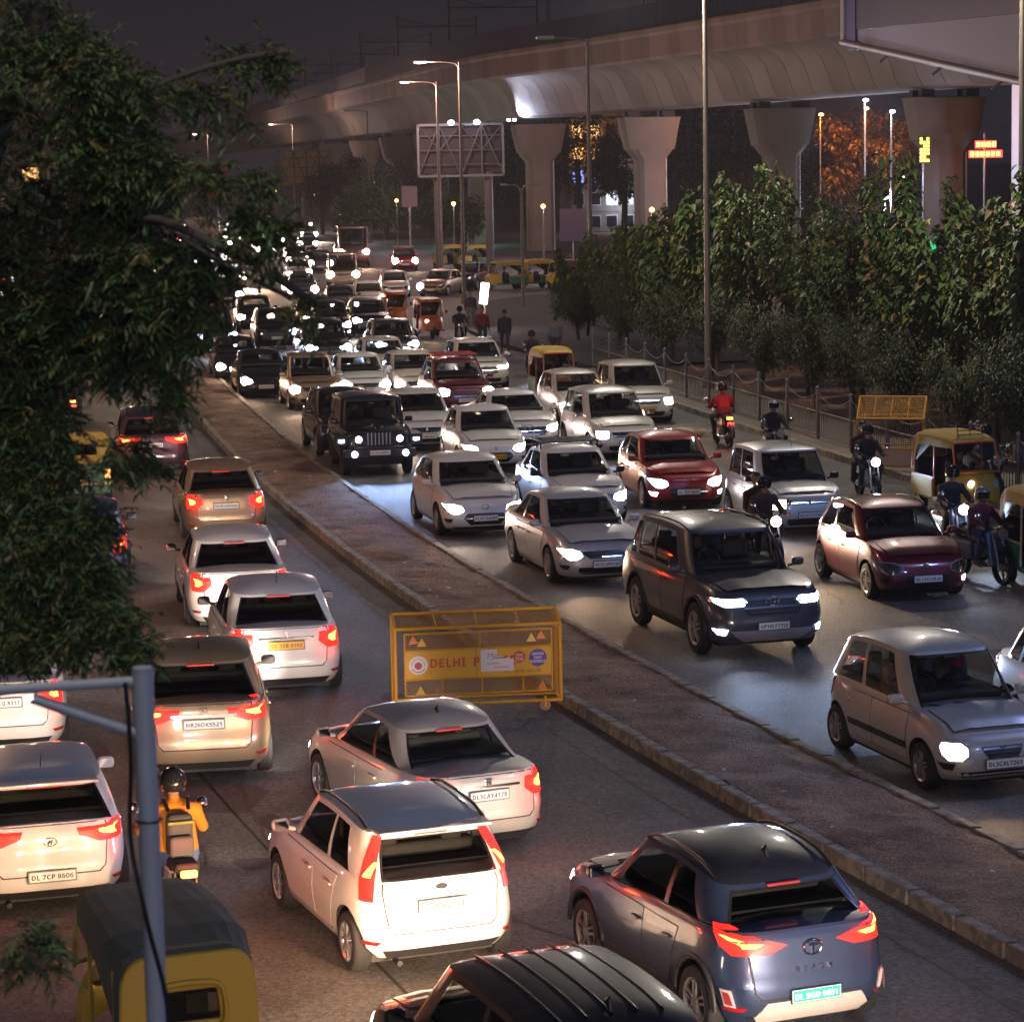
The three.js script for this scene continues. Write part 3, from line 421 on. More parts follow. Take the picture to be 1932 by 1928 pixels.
  if (o.cladding) for (const s of [-1, 1]) { const al = s * Math.PI / 2, a = -P.wb / 2 + P.r + 0.08, b = P.wb / 2 - P.r - 0.08; part('sill_cladding', cg(m, 'clad' + s, () => m.patch([[P.gc + 0.01, s > 0 ? -b : a, s > 0 ? -a : b], [P.gc + 0.16, s > 0 ? -b : a, s > 0 ? -a : b]], al, 0.014, 8, 0.03)), M.trim, t);
    for (const e of [-1, 1]) part('wheel_arch_trim', cg(m, 'archtrim', () => { const g = new THREE.TorusGeometry(P.r + 0.08, 0.032, 5, 22, Math.PI); g.rotateY(Math.PI / 2); g.scale(0.7, 1, 1); return plain(g); }), M.trim, t).position.set(s * (m.hw - 0.02), P.r + 0.02, e * P.wb / 2); }
  // mirrors
  { const mz = P.cz - 0.32, my = P.hb + 0.1; for (const s of [-1, 1]) { const g = cg(m, 'mirror' + s, () => merge([rbox(0.19, 0.13, 0.11, 0.05, s * (m.hw + 0.08), my, mz, 0, s * 0.15), rod([s * (m.hw - 0.08), my - 0.06, mz], [s * (m.hw + 0.04), my - 0.03, mz], 0.025)])); const w = part('wing_mirror', g, o.mirrorMat ?? pm, t); part('mirror_glass', cg(m, 'mglass' + s, () => plain(box(0.155, 0.095, 0.006, s * (m.hw + 0.08), my, mz - 0.06, 0, s * 0.15))), M.chrome, w); } }
  if (!far) part('wiper', cg(m, 'wiper', () => { const L = []; for (const s of [-0.15, 0.4]) { const a = m.surf('F', 0.012)(-s + 0.05, 0.03)[0], b = m.surf('F', 0.012)(-s - 0.42, 0.12)[0]; L.push(rod(a, b, 0.011)); } return merge(L); }), M.black, t);
  if (o.rails ?? P.rails) for (const s of [-1, 1]) part('roof_rail', cg(m, 'rail' + s, () => { const pts = []; for (let i = 0; i <= 6; i++) { const zz = lerp(P.rz + 0.12, P.wz - 0.1, i / 6); pts.push([s * (m.wT - 0.06), m.edge(zz) + (i === 0 || i === 6 ? 0.015 : 0.055), zz]); } return tube(pts, 0.017, 14, 5); }), M.black, t);
  if (o.antenna) part('antenna', cg(m, 'ant' + o.antenna, () => o.antenna === 'fin' ? (() => { const g = new THREE.ConeGeometry(0.05, 0.09, 6); g.scale(0.5, 1, 1.6); return plain(at(g, 0, P.H + 0.02, P.rz + 0.3, -0.4)); })() : o.antenna === 'front' ? rod([0.1, P.H - 0.03, P.wz - 0.12], [0.1, P.H + 0.2, P.wz - 0.28], 0.006, 0.004) : rod([0, P.H - 0.04, P.rz + 0.2], [0, P.H + 0.16, P.rz + 0.02], 0.006, 0.004)), M.black, t);
  if (o.rack) { const L = []; const zA = P.rz + 0.3, zB = P.wz - 0.2, w = m.wT - 0.02; for (const s of [-1, 1]) { L.push(rod([s * w, P.H + 0.08, zA], [s * w, P.H + 0.08, zB], 0.02)); for (const q of [zA + 0.1, (zA + zB) / 2, zB - 0.1]) L.push(rod([s * w, P.H - 0.08, q], [s * w, P.H + 0.08, q], 0.016)); } for (let i = 0; i <= 4; i++) { const q = lerp(zA, zB, i / 4); L.push(rod([-w, P.H + 0.08, q], [w, P.H + 0.08, q], 0.016)); } part('roof_rack', merge(L), o.rack, t); }
  if (o.roofRibs) for (let i = 0; i < 5; i++) { const x = lerp(-0.42, 0.42, i / 4), pts = []; for (let k = 0; k <= 8; k++) { const zz = lerp(P.rz + 0.25, P.wz - 0.12, k / 8), r = 1 - Math.abs(x) / m.wT; pts.push([x, m.edge(zz) + 0.075 * (1 - Math.pow(1 - r, 2.6)) - 0.004, zz]); } part('roof_rib', tube(pts, 0.014, 10, 5), o.paint, t); }
  if (o.letters) [...o.letters].forEach((ch, i) => { const g = textGeo(ch, 0.045, 0.012), q = onRear(m, (i - (o.letters.length - 1) / 2) * 0.085, 0.74, 0.012); const w = part('badge_letter', plain(g), M.chrome, t); w.position.copy(q); w.rotation.y = Math.PI; });
  frontEnd(t, m, o); rearEnd(t, m, o);
  return t;
}
const onFront = (m, u, y, off = 0.01) => { const h = m.hit(u, y, 0) ?? V3(u, y, m.zN); h.z += off; return h; };
const onRear = (m, u, y, off = 0.01) => { const h = m.hit(u, y, Math.PI) ?? V3(-u, y, m.zT); h.z -= off; return h; };

function frontEnd(t, m, o) {
  const z = t.position.z;
  const P = m.P, hf = P.hf, gc = P.gc, H = hf - gc, hw = m.hw, al = 0.5;
  const st = o.front ?? 'swept', lampMat = o.head === 'off' ? M.lampGlass : o.head === 'cool' ? M.headCool : o.head === 'warm' ? M.headWarm : M.headWhite;
  // lamp outline in the plane turned by al towards the side; u grows towards the outside
  const yt = hf - 0.02, lamp = { swept: [[yt - 0.2, 0.3, 0.5], [yt - 0.14, 0.2, 0.62], [yt - 0.05, 0.24, 0.74], [yt, 0.4, 0.8]], oval: [[yt - 0.22, 0.34, 0.58], [yt - 0.16, 0.25, 0.68], [yt - 0.07, 0.26, 0.72], [yt - 0.01, 0.36, 0.68]], block: [[yt - 0.22, 0.32, 0.64], [yt - 0.19, 0.27, 0.68], [yt - 0.05, 0.27, 0.72], [yt - 0.01, 0.3, 0.72]], slit: [[yt - 0.14, 0.22, 0.56], [yt - 0.08, 0.16, 0.74], [yt - 0.02, 0.22, 0.8]], upright: [[yt - 0.3, 0.38, 0.6], [yt - 0.22, 0.3, 0.68], [yt - 0.08, 0.32, 0.74], [yt, 0.42, 0.76]] }[st === 'jeep' ? 'block' : st];
  const k = hw / 0.86;
  if (st !== 'jeep') for (const s of [1, -1]) {
    const rows = lamp.map(([y, a, b]) => [y, a * k, b * k]);
    const key = 'head' + st; const gR = cg(m, key, () => m.patch(rows, al, 0.008, 7)), gC = cg(m, key + 'core', () => { const c = [(rows[0][0] + rows[rows.length - 1][0]) / 2, (rows[1][1] + rows[1][2]) / 2]; return m.patch(rows.map(([y, a, b]) => [lerp(c[0], y, 0.9), lerp((a + b) / 2, a, 0.88) - 0.005, lerp((a + b) / 2, b, 0.8) - 0.03]), al, 0.014, 6, 0.02); });
    const mg = s > 0 ? gR : cg(m, key + 'm', () => mirrorX(gR)), mc = s > 0 ? gC : cg(m, key + 'cm', () => mirrorX(gC));
    const hl = part('headlamp', mg, M.lampGlass, t);
    const on = o.head !== 'off' && !(o.oneEye === s);
    if (on) { part('headlamp_bulb', mc, lampMat, hl); if (o.beam && (z > -140 || s > 0)) beam(t, m, s, rows, al, o, k); }
    else part('headlamp_reflector', mc, M.chrome, hl);
    if (on && o.far) { const h = m.hit(rows.reduce((q, r) => q + (r[1] + r[2]) / 2, 0) / rows.length, (rows[0][0] + rows[rows.length - 1][0]) / 2, al); if (h) { const q = part('headlamp_lens', cg(m, 'lens', () => { const g = new THREE.SphereGeometry(1, 14, 10); g.scale(1, 1, 0.5); return g; }), lampMat, hl); q.position.set(s * h.x, h.y, h.z - 0.01); q.scale.setScalar(z < -140 ? 0.23 : 0.145); } }
  } else {
    // round lamps, seven-slot style grille, flat mudguards, steel bumper
    for (const s of [1, -1]) {
      const ring = cyl(0.12, 0.12, 0.07, 20); ring.rotateX(Math.PI / 2); const p = onFront(m, s * 0.5, 0.9, 0.02); const h = part('headlamp', plain(ring), M.black, t); h.position.copy(p);
      const lens = new THREE.SphereGeometry(0.115, 18, 8, 0, Math.PI * 2, 0, 0.75); lens.rotateX(Math.PI / 2); lens.scale(1, 1, 0.5); part('headlamp_bulb', lens, M.headCool, h).position.z = 0.0;
      const pf = onFront(m, s * 0.5, 0.9, 0.1); if (o.beam) spot(t, V3(pf.x, pf.y, pf.z + 0.05), o.beam, o.beamColor ?? 0xcfe0ff);
      part('mudguard', merge([rbox(0.34, 0.06, 1.05, 0.03, s * (hw + 0.06), 0.96, P.wb / 2 - 0.02), rbox(0.3, 0.22, 0.06, 0.03, s * (hw + 0.06), 0.85, P.wb / 2 + 0.5)]), M.trim, t);
      const ind = part('side_lamp', plain(rbox(0.14, 0.07, 0.03, 0.02)), M.headCool, t); ind.position.set(s * (hw + 0.06), 0.87, P.wb / 2 + 0.545);
      const fog = part('fog_lamp', (() => { const q = new THREE.SphereGeometry(0.075, 14, 8); q.scale(1, 1, 0.5); return q; })(), M.headCool, t); fog.position.set(s * 0.62, 0.56, m.zN + 0.18);
    }
    part('bumper', merge([rbox(1.75, 0.2, 0.2, 0.03, 0, 0.56, m.zN + 0.08), rbox(1.2, 0.06, 0.16, 0.02, 0, 0.69, m.zN + 0.06), rbox(1.5, 0.04, 0.1, 0.01, 0, 0.42, m.zN + 0.02)]), M.trim, t);
    const gp = onFront(m, 0, 0.9, 0.004); const gr = part('grille', plain(rbox(0.66, 0.32, 0.03, 0.02)), M.black, t); gr.position.copy(gp);
    for (let i = 0; i < 7; i++) { const b = part('grille_bar', cg(m, 'gbar', () => plain(rbox(0.03, 0.3, 0.02, 0.008))), M.galv, gr); b.position.set(-0.27 + i * 0.09, 0, 0.02); }
    addPlate(t, V3(0, 0.585, m.zN + 0.19), 0, o.plateF ?? 'DL3CCY4891', 'white');
    for (const s of [-1, 1]) addEmblem(t, 'wings', V3(0, m.up(m.zN - 0.12) + 0.06, m.zN - 0.1), 0, 1.5);
    return;
  }
  const yg = hf - 0.1;
  const grille = { wide: [[yg - 0.1, -0.3, 0.3], [yg - 0.02, -0.4, 0.4], [yg + 0.03, -0.42, 0.42]], big: [[gc + H * 0.16, -0.3, 0.3], [gc + H * 0.4, -0.42, 0.42], [gc + H * 0.52, -0.4, 0.4]], thin: [[yg - 0.04, -0.4, 0.4], [yg + 0.02, -0.44, 0.44]], smile: [[yg - 0.14, -0.2, 0.2], [yg - 0.06, -0.27, 0.27], [yg + 0.01, -0.3, 0.3]], suv: [[yg - 0.2, -0.36, 0.36], [yg - 0.1, -0.44, 0.44], [yg + 0.02, -0.46, 0.46]], lower: [[gc + H * 0.16, -0.3, 0.3], [gc + H * 0.42, -0.44, 0.44], [gc + H * 0.6, -0.36, 0.36]] }[o.grille ?? 'wide'];
  const rows = grille.map(([y, a, b]) => [y, a * k, b * k]), key = 'grille' + (o.grille ?? 'wide');
  const gr = part('grille', cg(m, key, () => m.patch(rows, 0, 0.006, 10)), M.black, t);
  const ya = rows[0][0], yb = rows[rows.length - 1][0], nb = o.bars ?? 2;
  for (let i = 0; i < nb; i++) { const y = lerp(ya, yb, (i + 0.7) / (nb + 0.2)), r = rows.reduce((p, c) => Math.abs(c[0] - y) < Math.abs(p[0] - y) ? c : p); part('grille_bar', cg(m, key + 'bar' + i + nb, () => m.patch([[y - 0.012, r[1] * 0.96, r[2] * 0.96], [y + 0.012, r[1] * 0.96, r[2] * 0.96]], 0, 0.02, 10, 0.02)), o.barMat ?? M.chrome, gr); }
  if (o.grille !== 'big' && o.grille !== 'lower') { const li = o.intake ?? [[gc + 0.05, -0.42, 0.42], [gc + 0.1, -0.5, 0.5], [gc + 0.18, -0.5, 0.5]]; part('air_intake', cg(m, 'intake' + JSON.stringify(li), () => m.patch(li.map(([y, a, b]) => [y, a * k, b * k]), 0, 0.006, 10)), M.black, t); }
  else part('lower_lip', cg(m, 'lip', () => m.patch([[gc + 0.0, -0.6 * k, 0.6 * k], [gc + 0.05, -0.66 * k, 0.66 * k]], 0, 0.012, 10)), M.trim, t);
  if (o.skid) part('skid_plate', cg(m, 'skid', () => m.patch([[gc + 0.02, -0.4 * k, 0.4 * k], [gc + 0.12, -0.55 * k, 0.55 * k], [gc + 0.2, -0.6 * k, 0.6 * k]], 0, 0.014, 10)), o.skid, t);
  for (const s of [1, -1]) { const fr = [[gc + 0.14, 0.5, 0.62], [gc + 0.22, 0.46, 0.7]].map(([y, a, b]) => [y, a * k, b * k]); const g0 = cg(m, 'fog', () => m.patch(fr, 0.45, 0.008, 4)); const g = s > 0 ? g0 : cg(m, 'fogm', () => mirrorX(g0)); const on = o.fog === 2 || (o.fog === 1 && s > 0); part('fog_lamp', g, on ? (o.head === 'warm' ? M.headWarm : M.headCool) : M.black, t); if (on && o.beam) { const h = m.hit(0.56 * k, gc + 0.18, 0.45); spot(t, V3(s * h.x, h.y, h.z + 0.06), o.beam * 0.25, 0xcfe0ff); } }
  const py = o.plateY ?? gc + H * 0.42; addPlate(t, onFront(m, 0, py, 0.03), 0, o.plateF ?? randomPlate(), o.plateKind ?? 'white');
  if (o.emblem) addEmblem(t, o.emblem, onFront(m, 0, o.emblemY ?? yg + 0.0, 0.028), 0, o.emblemS ?? 1);
  // bonnet panel lines
  const bn = part('bonnet', cg(m, 'bonnet', () => bonnet(m, 0)), o.bonnetPaint ?? o.paint, t); part('bonnet_gap', cg(m, 'bonnetgap', () => bonnet(m, 0.008)), M.dark, bn);
}
function bonnet(m, grow) { // a lid 4 mm proud of the body between the lamps and the screen
  const P = m.P, nz = 9, nx = 10, pos = [], idx = [], z0 = P.cz + 0.05 - grow, z1 = m.zN - 0.24 + grow, w = m.hw * 0.78 + grow;
  for (let i = 0; i <= nz; i++) for (let j = 0; j <= nx; j++) { const z = lerp(z0, z1, i / nz), q = j / nx * 2 - 1, ww = w * (1 - 0.12 * (i / nz) ** 2), x = q * ww; const r = clamp(1 - Math.abs(x) / (m.hw * 0.905), 0, 1); const crease = (P.crease ?? 0.012) * Math.exp(-(((Math.abs(q) - 0.62) / 0.14) ** 2)); pos.push(x, m.up(z) + (P.crown ?? 0.045) * (1 - Math.pow(1 - r, 2.2)) + (grow ? 0.0025 : 0.007) + crease * (grow ? 0.6 : 1), z); }
  for (let i = 0; i < nz; i++) for (let j = 0; j < nx; j++) { const a = i * (nx + 1) + j; idx.push(a, a + nx + 1, a + 1, a + 1, a + nx + 1, a + nx + 2); }
  const top = new THREE.BufferGeometry(); top.setAttribute('position', new THREE.Float32BufferAttribute(pos, 3)); top.setIndex(idx); top.computeVertexNormals(); return plain(top);
}
const LETTERS = 'ABCDEFGHKLMNPRSTVWXYZ';
function randomPlate() { return plates[(plateN++) % plates.length]; }
let plateN = 0; const plates = ['DL4CAX2718', 'DL9CK5043', 'HR26CT8814', 'DL8CAB3390', 'UP14DK6127', 'DL1CZ4475'];
function spot(parent, p, cd, color, tilt = -0.02, angle = 0.55, pen = 0.9) { const l = new THREE.SpotLight(color, cd, 0, angle, pen, 2); l.position.copy(p); l.castShadow = true; l.shadow.radius = 3; l.target.position.set(p.x, p.y + tilt * 10, p.z + 10); l.name = 'beam'; parent.add(l); parent.add(l.target); return l; }
function beam(t, m, s, rows, al, o, k) { const u = rows.reduce((a, r) => a + (r[1] + r[2]) / 2, 0) / rows.length, y = (rows[0][0] + rows[rows.length - 1][0]) / 2, h = m.hit(u, y, al); if (h) spot(t, V3(s * h.x, h.y, h.z + 0.07), o.beam, o.beamColor ?? (o.head === 'cool' ? 0xb4d0ff : o.head === 'warm' ? 0xffcfa2 : 0xffe2cc)); }

function rearEnd(t, m, o) {
  const P = m.P, hb = m.up(m.zT + 0.1), hw = m.hw, k = hw / 0.86, gc = P.gc, st = o.tail ?? 'corner', R = Math.PI, al = R - 0.42;
  // u runs towards -x when looked at from behind; with al = PI - 0.42 the lamp sits on the +x corner at negative u
  const T_ = { corner: [[hb - 0.3, -0.66, -0.42], [hb - 0.2, -0.7, -0.3], [hb - 0.08, -0.72, -0.32], [hb - 0.02, -0.7, -0.5]], wide: [[hb - 0.22, -0.68, -0.36], [hb - 0.14, -0.72, -0.16], [hb - 0.06, -0.74, -0.14], [hb - 0.01, -0.72, -0.5]], tall: [[hb - 0.2, -0.7, -0.54], [hb, -0.7, -0.52], [hb + 0.2, -0.64, -0.5], [P.H - 0.17, -0.56, -0.47]], slash: [[hb - 0.2, -0.6, -0.26], [hb - 0.13, -0.7, -0.1], [hb - 0.03, -0.74, -0.4], [hb + 0.03, -0.74, -0.6]] }[st];
  const rows = T_.map(([y, a, b]) => [y, a * k, b * k]), key = 'tail' + st;
  const gA = cg(m, key, () => m.patch(rows, al, 0.012, 6)), gB = cg(m, key + 'c', () => { const q = o.coreBox ?? [0.3, 0.7, 0.3, 0.64]; const ya = rows[0][0], yb = rows[rows.length - 1][0]; return m.patch(rows.map(([y, a, b]) => [lerp(lerp(ya, yb, q[0]), lerp(ya, yb, q[1]), (y - ya) / (yb - ya)), lerp(a, b, q[2]), lerp(a, b, q[3])]), al, 0.02, 5, 0.02); });
  const on = o.tailOn !== false && o.leaving;
  for (const s of [1, -1]) { const l = part('tail_lamp', s > 0 ? gA : cg(m, key + 'm', () => mirrorX(gA)), on ? M.tailGlow : M.redLens, t); if (on) { part('tail_lamp_bulb', s > 0 ? gB : cg(m, key + 'cm', () => mirrorX(gB)), M.tailCore, l); if (o.tailLight) { const h = m.hit((rows[1][1] + rows[1][2]) / 2, (rows[0][0] + rows[rows.length - 1][0]) / 2, al); if (h) { const q = new THREE.PointLight(0xff2a12, o.tailLight, 0, 2); q.castShadow = true; q.shadow.radius = 3; q.position.set(s * (h.x + 0.05), h.y, h.z - 0.12); t.add(q); } } } }
  if (!o.leaving && o.far) return;
  // tailgate or boot lid, plate in its recess, bumper seam, reflectors
  const hatch = !/sedan/i.test(P.kind ?? '') && P.rz - P.bz < 0.5 && P.bz < m.zT + 0.75;
  part(hatch ? 'tailgate' : 'boot_lid', cg(m, 'gate', () => m.patch([[gc + 0.28, -0.5 * k, 0.5 * k], [gc + 0.34, -0.56 * k, 0.56 * k], [hb - 0.1, -0.6 * k, 0.6 * k], [hb - 0.02, -0.58 * k, 0.58 * k]], R, 0.007, 10, 0.02)), o.paint, t);
  part('lid_gap', cg(m, 'gategap', () => m.patch([[gc + 0.265, -0.51 * k, 0.51 * k], [gc + 0.34, -0.575 * k, 0.575 * k], [hb - 0.1, -0.615 * k, 0.615 * k], [hb - 0.012, -0.595 * k, 0.595 * k]], R, 0.0035, 10, 0.02)), M.dark, t);
  const py = o.plateRY ?? hb - 0.24; addPlate(t, onRear(m, 0, py, 0.035), R, o.plateR ?? randomPlate(), o.plateRKind ?? 'white');
  if (o.chromeBar) part('chrome_strip', cg(m, 'cbar', () => m.patch([[py + 0.085, -0.4 * k, 0.4 * k], [py + 0.115, -0.4 * k, 0.4 * k]], R, 0.022, 10, 0.02)), M.chrome, t);
  if (o.band) part('garnish_band', cg(m, 'band', () => m.patch([[py + 0.09, -0.36 * k, 0.36 * k], [py + 0.19, -0.3 * k, 0.3 * k]], R, 0.013, 10, 0.02)), M.black, t);
  if (o.skidR) { part('rear_skid', cg(m, 'rskid', () => m.patch([[gc + 0.02, -0.5 * k, 0.5 * k], [gc + 0.1, -0.56 * k, 0.56 * k], [gc + 0.24, -0.46 * k, 0.46 * k]], R, 0.02, 10)), o.skidR, t); for (const s of [1, -1]) { const g0 = cg(m, 'rfog', () => m.patch([[gc + 0.2, -0.66 * k, -0.56 * k], [gc + 0.36, -0.7 * k, -0.6 * k]], al, 0.02, 4)); const f = part('fog_lamp_surround', s > 0 ? g0 : cg(m, 'rfogm', () => mirrorX(g0)), M.maskWhite, t); const g1 = cg(m, 'rfog1', () => m.patch([[gc + 0.22, -0.65 * k, -0.585 * k], [gc + 0.34, -0.68 * k, -0.625 * k]], al, 0.03, 4)); part('rear_fog_lamp', s > 0 ? g1 : cg(m, 'rfog1m', () => mirrorX(g1)), M.tailDim, f); } }
  part('bumper_lip', cg(m, 'rlip', () => m.patch([[gc + 0.0, -0.55 * k, 0.55 * k], [gc + 0.1, -0.62 * k, 0.62 * k]], R, 0.012, 10)), o.lipMat ?? M.trim, t);
  for (const s of [1, -1]) { const g0 = cg(m, 'refl', () => m.patch([[gc + 0.16, -0.66 * k, -0.5 * k], [gc + 0.2, -0.68 * k, -0.46 * k]], al, 0.012, 4)); part('reflector', s > 0 ? g0 : cg(m, 'reflm', () => mirrorX(g0)), M.redLens, t); }
  if (o.emblemR) addEmblem(t, o.emblemR, onRear(m, 0, o.emblemRY ?? hb - 0.09, 0.02), R, o.emblemRS ?? 0.9);
  if (o.stopLamp !== false) part('high_stop_lamp', cg(m, 'stop', () => { const a = m.surf('B', 0.012)(0, 0.93)[0]; return plain(rbox(0.34, 0.025, 0.03, 0.008, 0, a[1], a[2] - 0.02)); }), M.tailDim, t);
  if (o.spoiler) part('spoiler', cg(m, 'spoil', () => { const a = P.rz, g = rbox(m.wT * 1.75, 0.035, 0.3, 0.015, 0, m.edge(P.rz) + 0.03, a - 0.08, 0.06); return plain(g); }), o.roofPaint ?? o.paint, t);
  if (o.exhaust !== false) part('exhaust_pipe', cg(m, 'exh', () => { const g = cyl(0.03, 0.03, 0.16, 10); g.rotateX(Math.PI / 2); g.translate(0.45, gc - 0.03, m.zT + 0.12); return plain(g); }), M.dark, t);
}
M.seatGrey = std([0.1, 0.095, 0.09], 0.9); M.glossBlack = std([0.01, 0.01, 0.012], 0.08); M.clothDark = std([0.02, 0.02, 0.028], 0.9); M.clothBlue = std([0.03, 0.05, 0.12], 0.9); M.maskRed = std([0.45, 0.03, 0.05], 0.85);
// ------------------------------------------------------------------ elevated railway on its piers
const viaX = curve([[53.6, 56], [107, 39.2], [154.5, 25.4], [178.6, 18.4], [203.6, 11.0], [228.6, 2.9], [250, -1.6], [338, -17.2], [455, -37.6], [873, -106], [1000, -127]]);   // sideways place of the pier line
const viaTurn = (d) => Math.atan2(viaX(d - 4) - viaX(d + 4), 8);
const deckY = 11.25;
{
  const vt = thing('railway_viaduct', 'long curved concrete railway viaduct crossing the top of the picture', 'viaduct');
  // section from the soffit up: x < 0 is the road side
  const lowerHalf = [[0, 0], [-1.6, 0], [-2.05, 0.12], [-2.35, 0.55], [-2.6, 1.3], [-2.95, 2.1], [-3.5, 2.75], [-4.2, 3.1], [-4.75, 3.25]];
  const fasciaHalf = [[-4.78, 3.2], [-4.95, 3.4], [-5.0, 4.1], [-5.0, 4.85], [-5.14, 5.05], [-5.14, 5.35], [-4.95, 5.48], [-4.7, 5.48], [-4.7, 3.4]];
  function sweep(sec, d0, d1, n) {
    const pos = [], uv = [], idx = []; const m = sec.length; let run = 0;
    for (let i = 0; i <= n; i++) { const d = lerp(d0, d1, i / n), a = viaTurn(d), c = Math.cos(a), s = Math.sin(a); let l = 0; sec.forEach(([x, y], k) => { pos.push(viaX(d) + x * c, deckY + y, -d - x * s * 1); if (k) l += Math.hypot(sec[k][0] - sec[k - 1][0], sec[k][1] - sec[k - 1][1]); uv.push(l, d); }); }
    for (let i = 0; i < n; i++) for (let k = 0; k < m - 1; k++) { const A = i * m + k, B = A + 1, C = A + m; idx.push(A, C, B, B, C, C + 1); }
    let g = new THREE.BufferGeometry(); g.setAttribute('position', new THREE.Float32BufferAttribute(pos, 3)); g.setAttribute('uv', new THREE.Float32BufferAttribute(uv, 2)); g.setIndex(idx);
    const caps = []; return toCreasedNormals(g, 0.55);
  }
  const full = [...[...lowerHalf].reverse().map(([x, y]) => [x, y]), ...lowerHalf.slice(1).map(([x, y]) => [-x, y])].concat([[4.75, 3.55], [-4.75, 3.55], [-4.75, 3.25]]);
  const toneA = M.concrete, toneB = std(0xbfb3a8, 0.8, 0, { map: M.concrete.map }), toneC = std(0xd2c8bc, 0.8, 0, { map: M.concrete.map });
  const fA = M.fascia, fB = std(0xab9085, 0.72, 0, { map: M.fascia.map }), fC = std(0xbfa699, 0.72, 0, { map: M.fascia.map });
  let i = 0;
  for (let d = 96; d < 300; d += 3, i++) part('deck_segment', sweep(full, d + 0.03, d + 2.97, 1), [toneA, toneB, toneC][(i * 7) % 3], vt);
  for (let d = 300; d < 996; d += 12) part('deck_segment', sweep(full, d + 0.05, d + 11.95, 3), toneA, vt);
  i = 0; for (let d = 96; d < 300; d += 2, i++) part('parapet_panel', sweep(fasciaHalf, d + 0.015, d + 1.985, 1), [fA, fB, fC][(i * 5) % 3], vt);
  for (let d = 300; d < 996; d += 8) part('parapet_panel', sweep(fasciaHalf, d + 0.03, d + 7.97, 2), fA, vt);
  const far = fasciaHalf.map(([x, y]) => [-x, y]).reverse(); part('far_parapet', sweep(far, 96, 996, 100), fA, vt);
  // ribbed dark blue noise barrier on the parapet
  const bm = std([0.012, 0.016, 0.05], 0.5, 0.3);
  for (let d = 96; d < 300; d += 3) { const L = []; for (let k = 0; k < 10; k++) { const dd = d + k * 0.3 + 0.15, a = viaTurn(dd), x = viaX(dd) - 4.85 * Math.cos(a), z = -dd + 4.85 * Math.sin(a); L.push(box(0.05, 1.7, 0.16, x, deckY + 6.3, z, 0, a)); } const a = viaTurn(d + 1.5); L.push(box(0.03, 1.75, 2.98, viaX(d + 1.5) - 4.8 * Math.cos(a), deckY + 6.3, -d - 1.5 + 4.8 * Math.sin(a), 0, a)); part('noise_barrier_panel', merge(L), bm, vt); }
  for (let d = 300; d < 980; d += 20) { const a = viaTurn(d + 10); part('noise_barrier_panel', box(0.06, 1.75, 20.2, viaX(d + 10) - 4.8 * Math.cos(a), deckY + 6.3, -d - 10 + 4.8 * Math.sin(a), 0, a), bm, vt); }
  // overhead line masts
  for (let d = 150; d < 520; d += 32) { const L = []; const a = viaTurn(d), c = Math.cos(a), s = Math.sin(a), q = (x, y) => [viaX(d) + x * c, deckY + y, -d - x * s]; L.push(rod(q(-4.1, 3.5), q(-4.1, 11.5), 0.14, 0.1), rod(q(4.1, 3.5), q(4.1, 11.5), 0.14, 0.1), rod(q(-4.1, 10.4), q(4.1, 10.4), 0.09), rod(q(-4.1, 11.3), q(0, 10.4), 0.05), rod(q(4.1, 11.3), q(0, 10.4), 0.05)); part('overhead_line_mast', merge(L), M.dark, vt); }
  // piers: shaft, flared head, bearings
  const ds = [130.8, 154.5, 178.6, 203.6, 228.6, 254.5, 281, 309, 339, 375, 415];
  const pier = (() => {
    const L = [], half = (y, w, t) => [y, w, t]; const pr = [[0, 1.06, 0.95], [7.3, 1.06, 0.95], [7.6, 1.12, 0.97], [8.0, 1.5, 1.0], [8.3, 1.72, 1.02], [8.31, 1.85, 1.05], [10.6, 2.35, 1.12], [10.7, 2.35, 1.12]];
    const pos = [], idx = [], m = 20; pr.forEach(([y, w, t]) => { for (let k = 0; k < m; k++) { const a = k / m * Math.PI * 2, e = 5, ca = Math.cos(a), sa = Math.sin(a), r = Math.pow(Math.pow(Math.abs(ca), e) + Math.pow(Math.abs(sa), e), -1 / e); pos.push(w * ca * r, y, t * sa * r); } });
    for (let q = 0; q < pr.length - 1; q++) for (let k = 0; k < m; k++) { const A = q * m + k, B = q * m + (k + 1) % m; idx.push(A, A + m, B, B, A + m, B + m); }
    let g = new THREE.BufferGeometry(); g.setAttribute('position', new THREE.Float32BufferAttribute(pos, 3)); g.setIndex(idx); const uv = []; for (let k = 0; k < pos.length; k += 3) uv.push(pos[k] + pos[k + 2], pos[k + 1]); g.setAttribute('uv', new THREE.Float32BufferAttribute(uv, 2)); return plain(toCreasedNormals(g, 0.5));
  })();
  const cap = plain(box(4.5, 0.05, 2.1, 0, 10.72, 0)), bearing = [-1.4, 1.4].flatMap((x) => [-0.6, 0.6].map((z) => plain(box(0.8, 0.45, 0.5, x, 10.97, z)))), pipe = rod([1.12, 0, 0.6], [1.12, 7.9, 0.6], 0.09, 0.09, 8);
  const pos_ = ['right of all, partly lit by a shop lamp', 'behind the leafy trees, with pale flared head', 'rising from the hedge in the middle', 'beside the steel hoarding frame', 'half hidden by the hoarding', 'in the haze left of the hoarding', 'second into the haze', 'third into the haze', 'fourth into the haze', 'fifth into the haze', 'last into the haze'];
  ds.forEach((d, k) => { const t = thing('viaduct_pier', 'square concrete viaduct pier ' + pos_[k], 'pier', 'piers of the viaduct', viaX(d), 0, -d, viaTurn(d)); part('shaft', pier, M.concrete, t); part('pier_cap', cap, M.concrete, t); bearing.forEach((b) => part('bearing', b, M.dark, t)); part('drain_pipe', pipe, M.galv, t); });
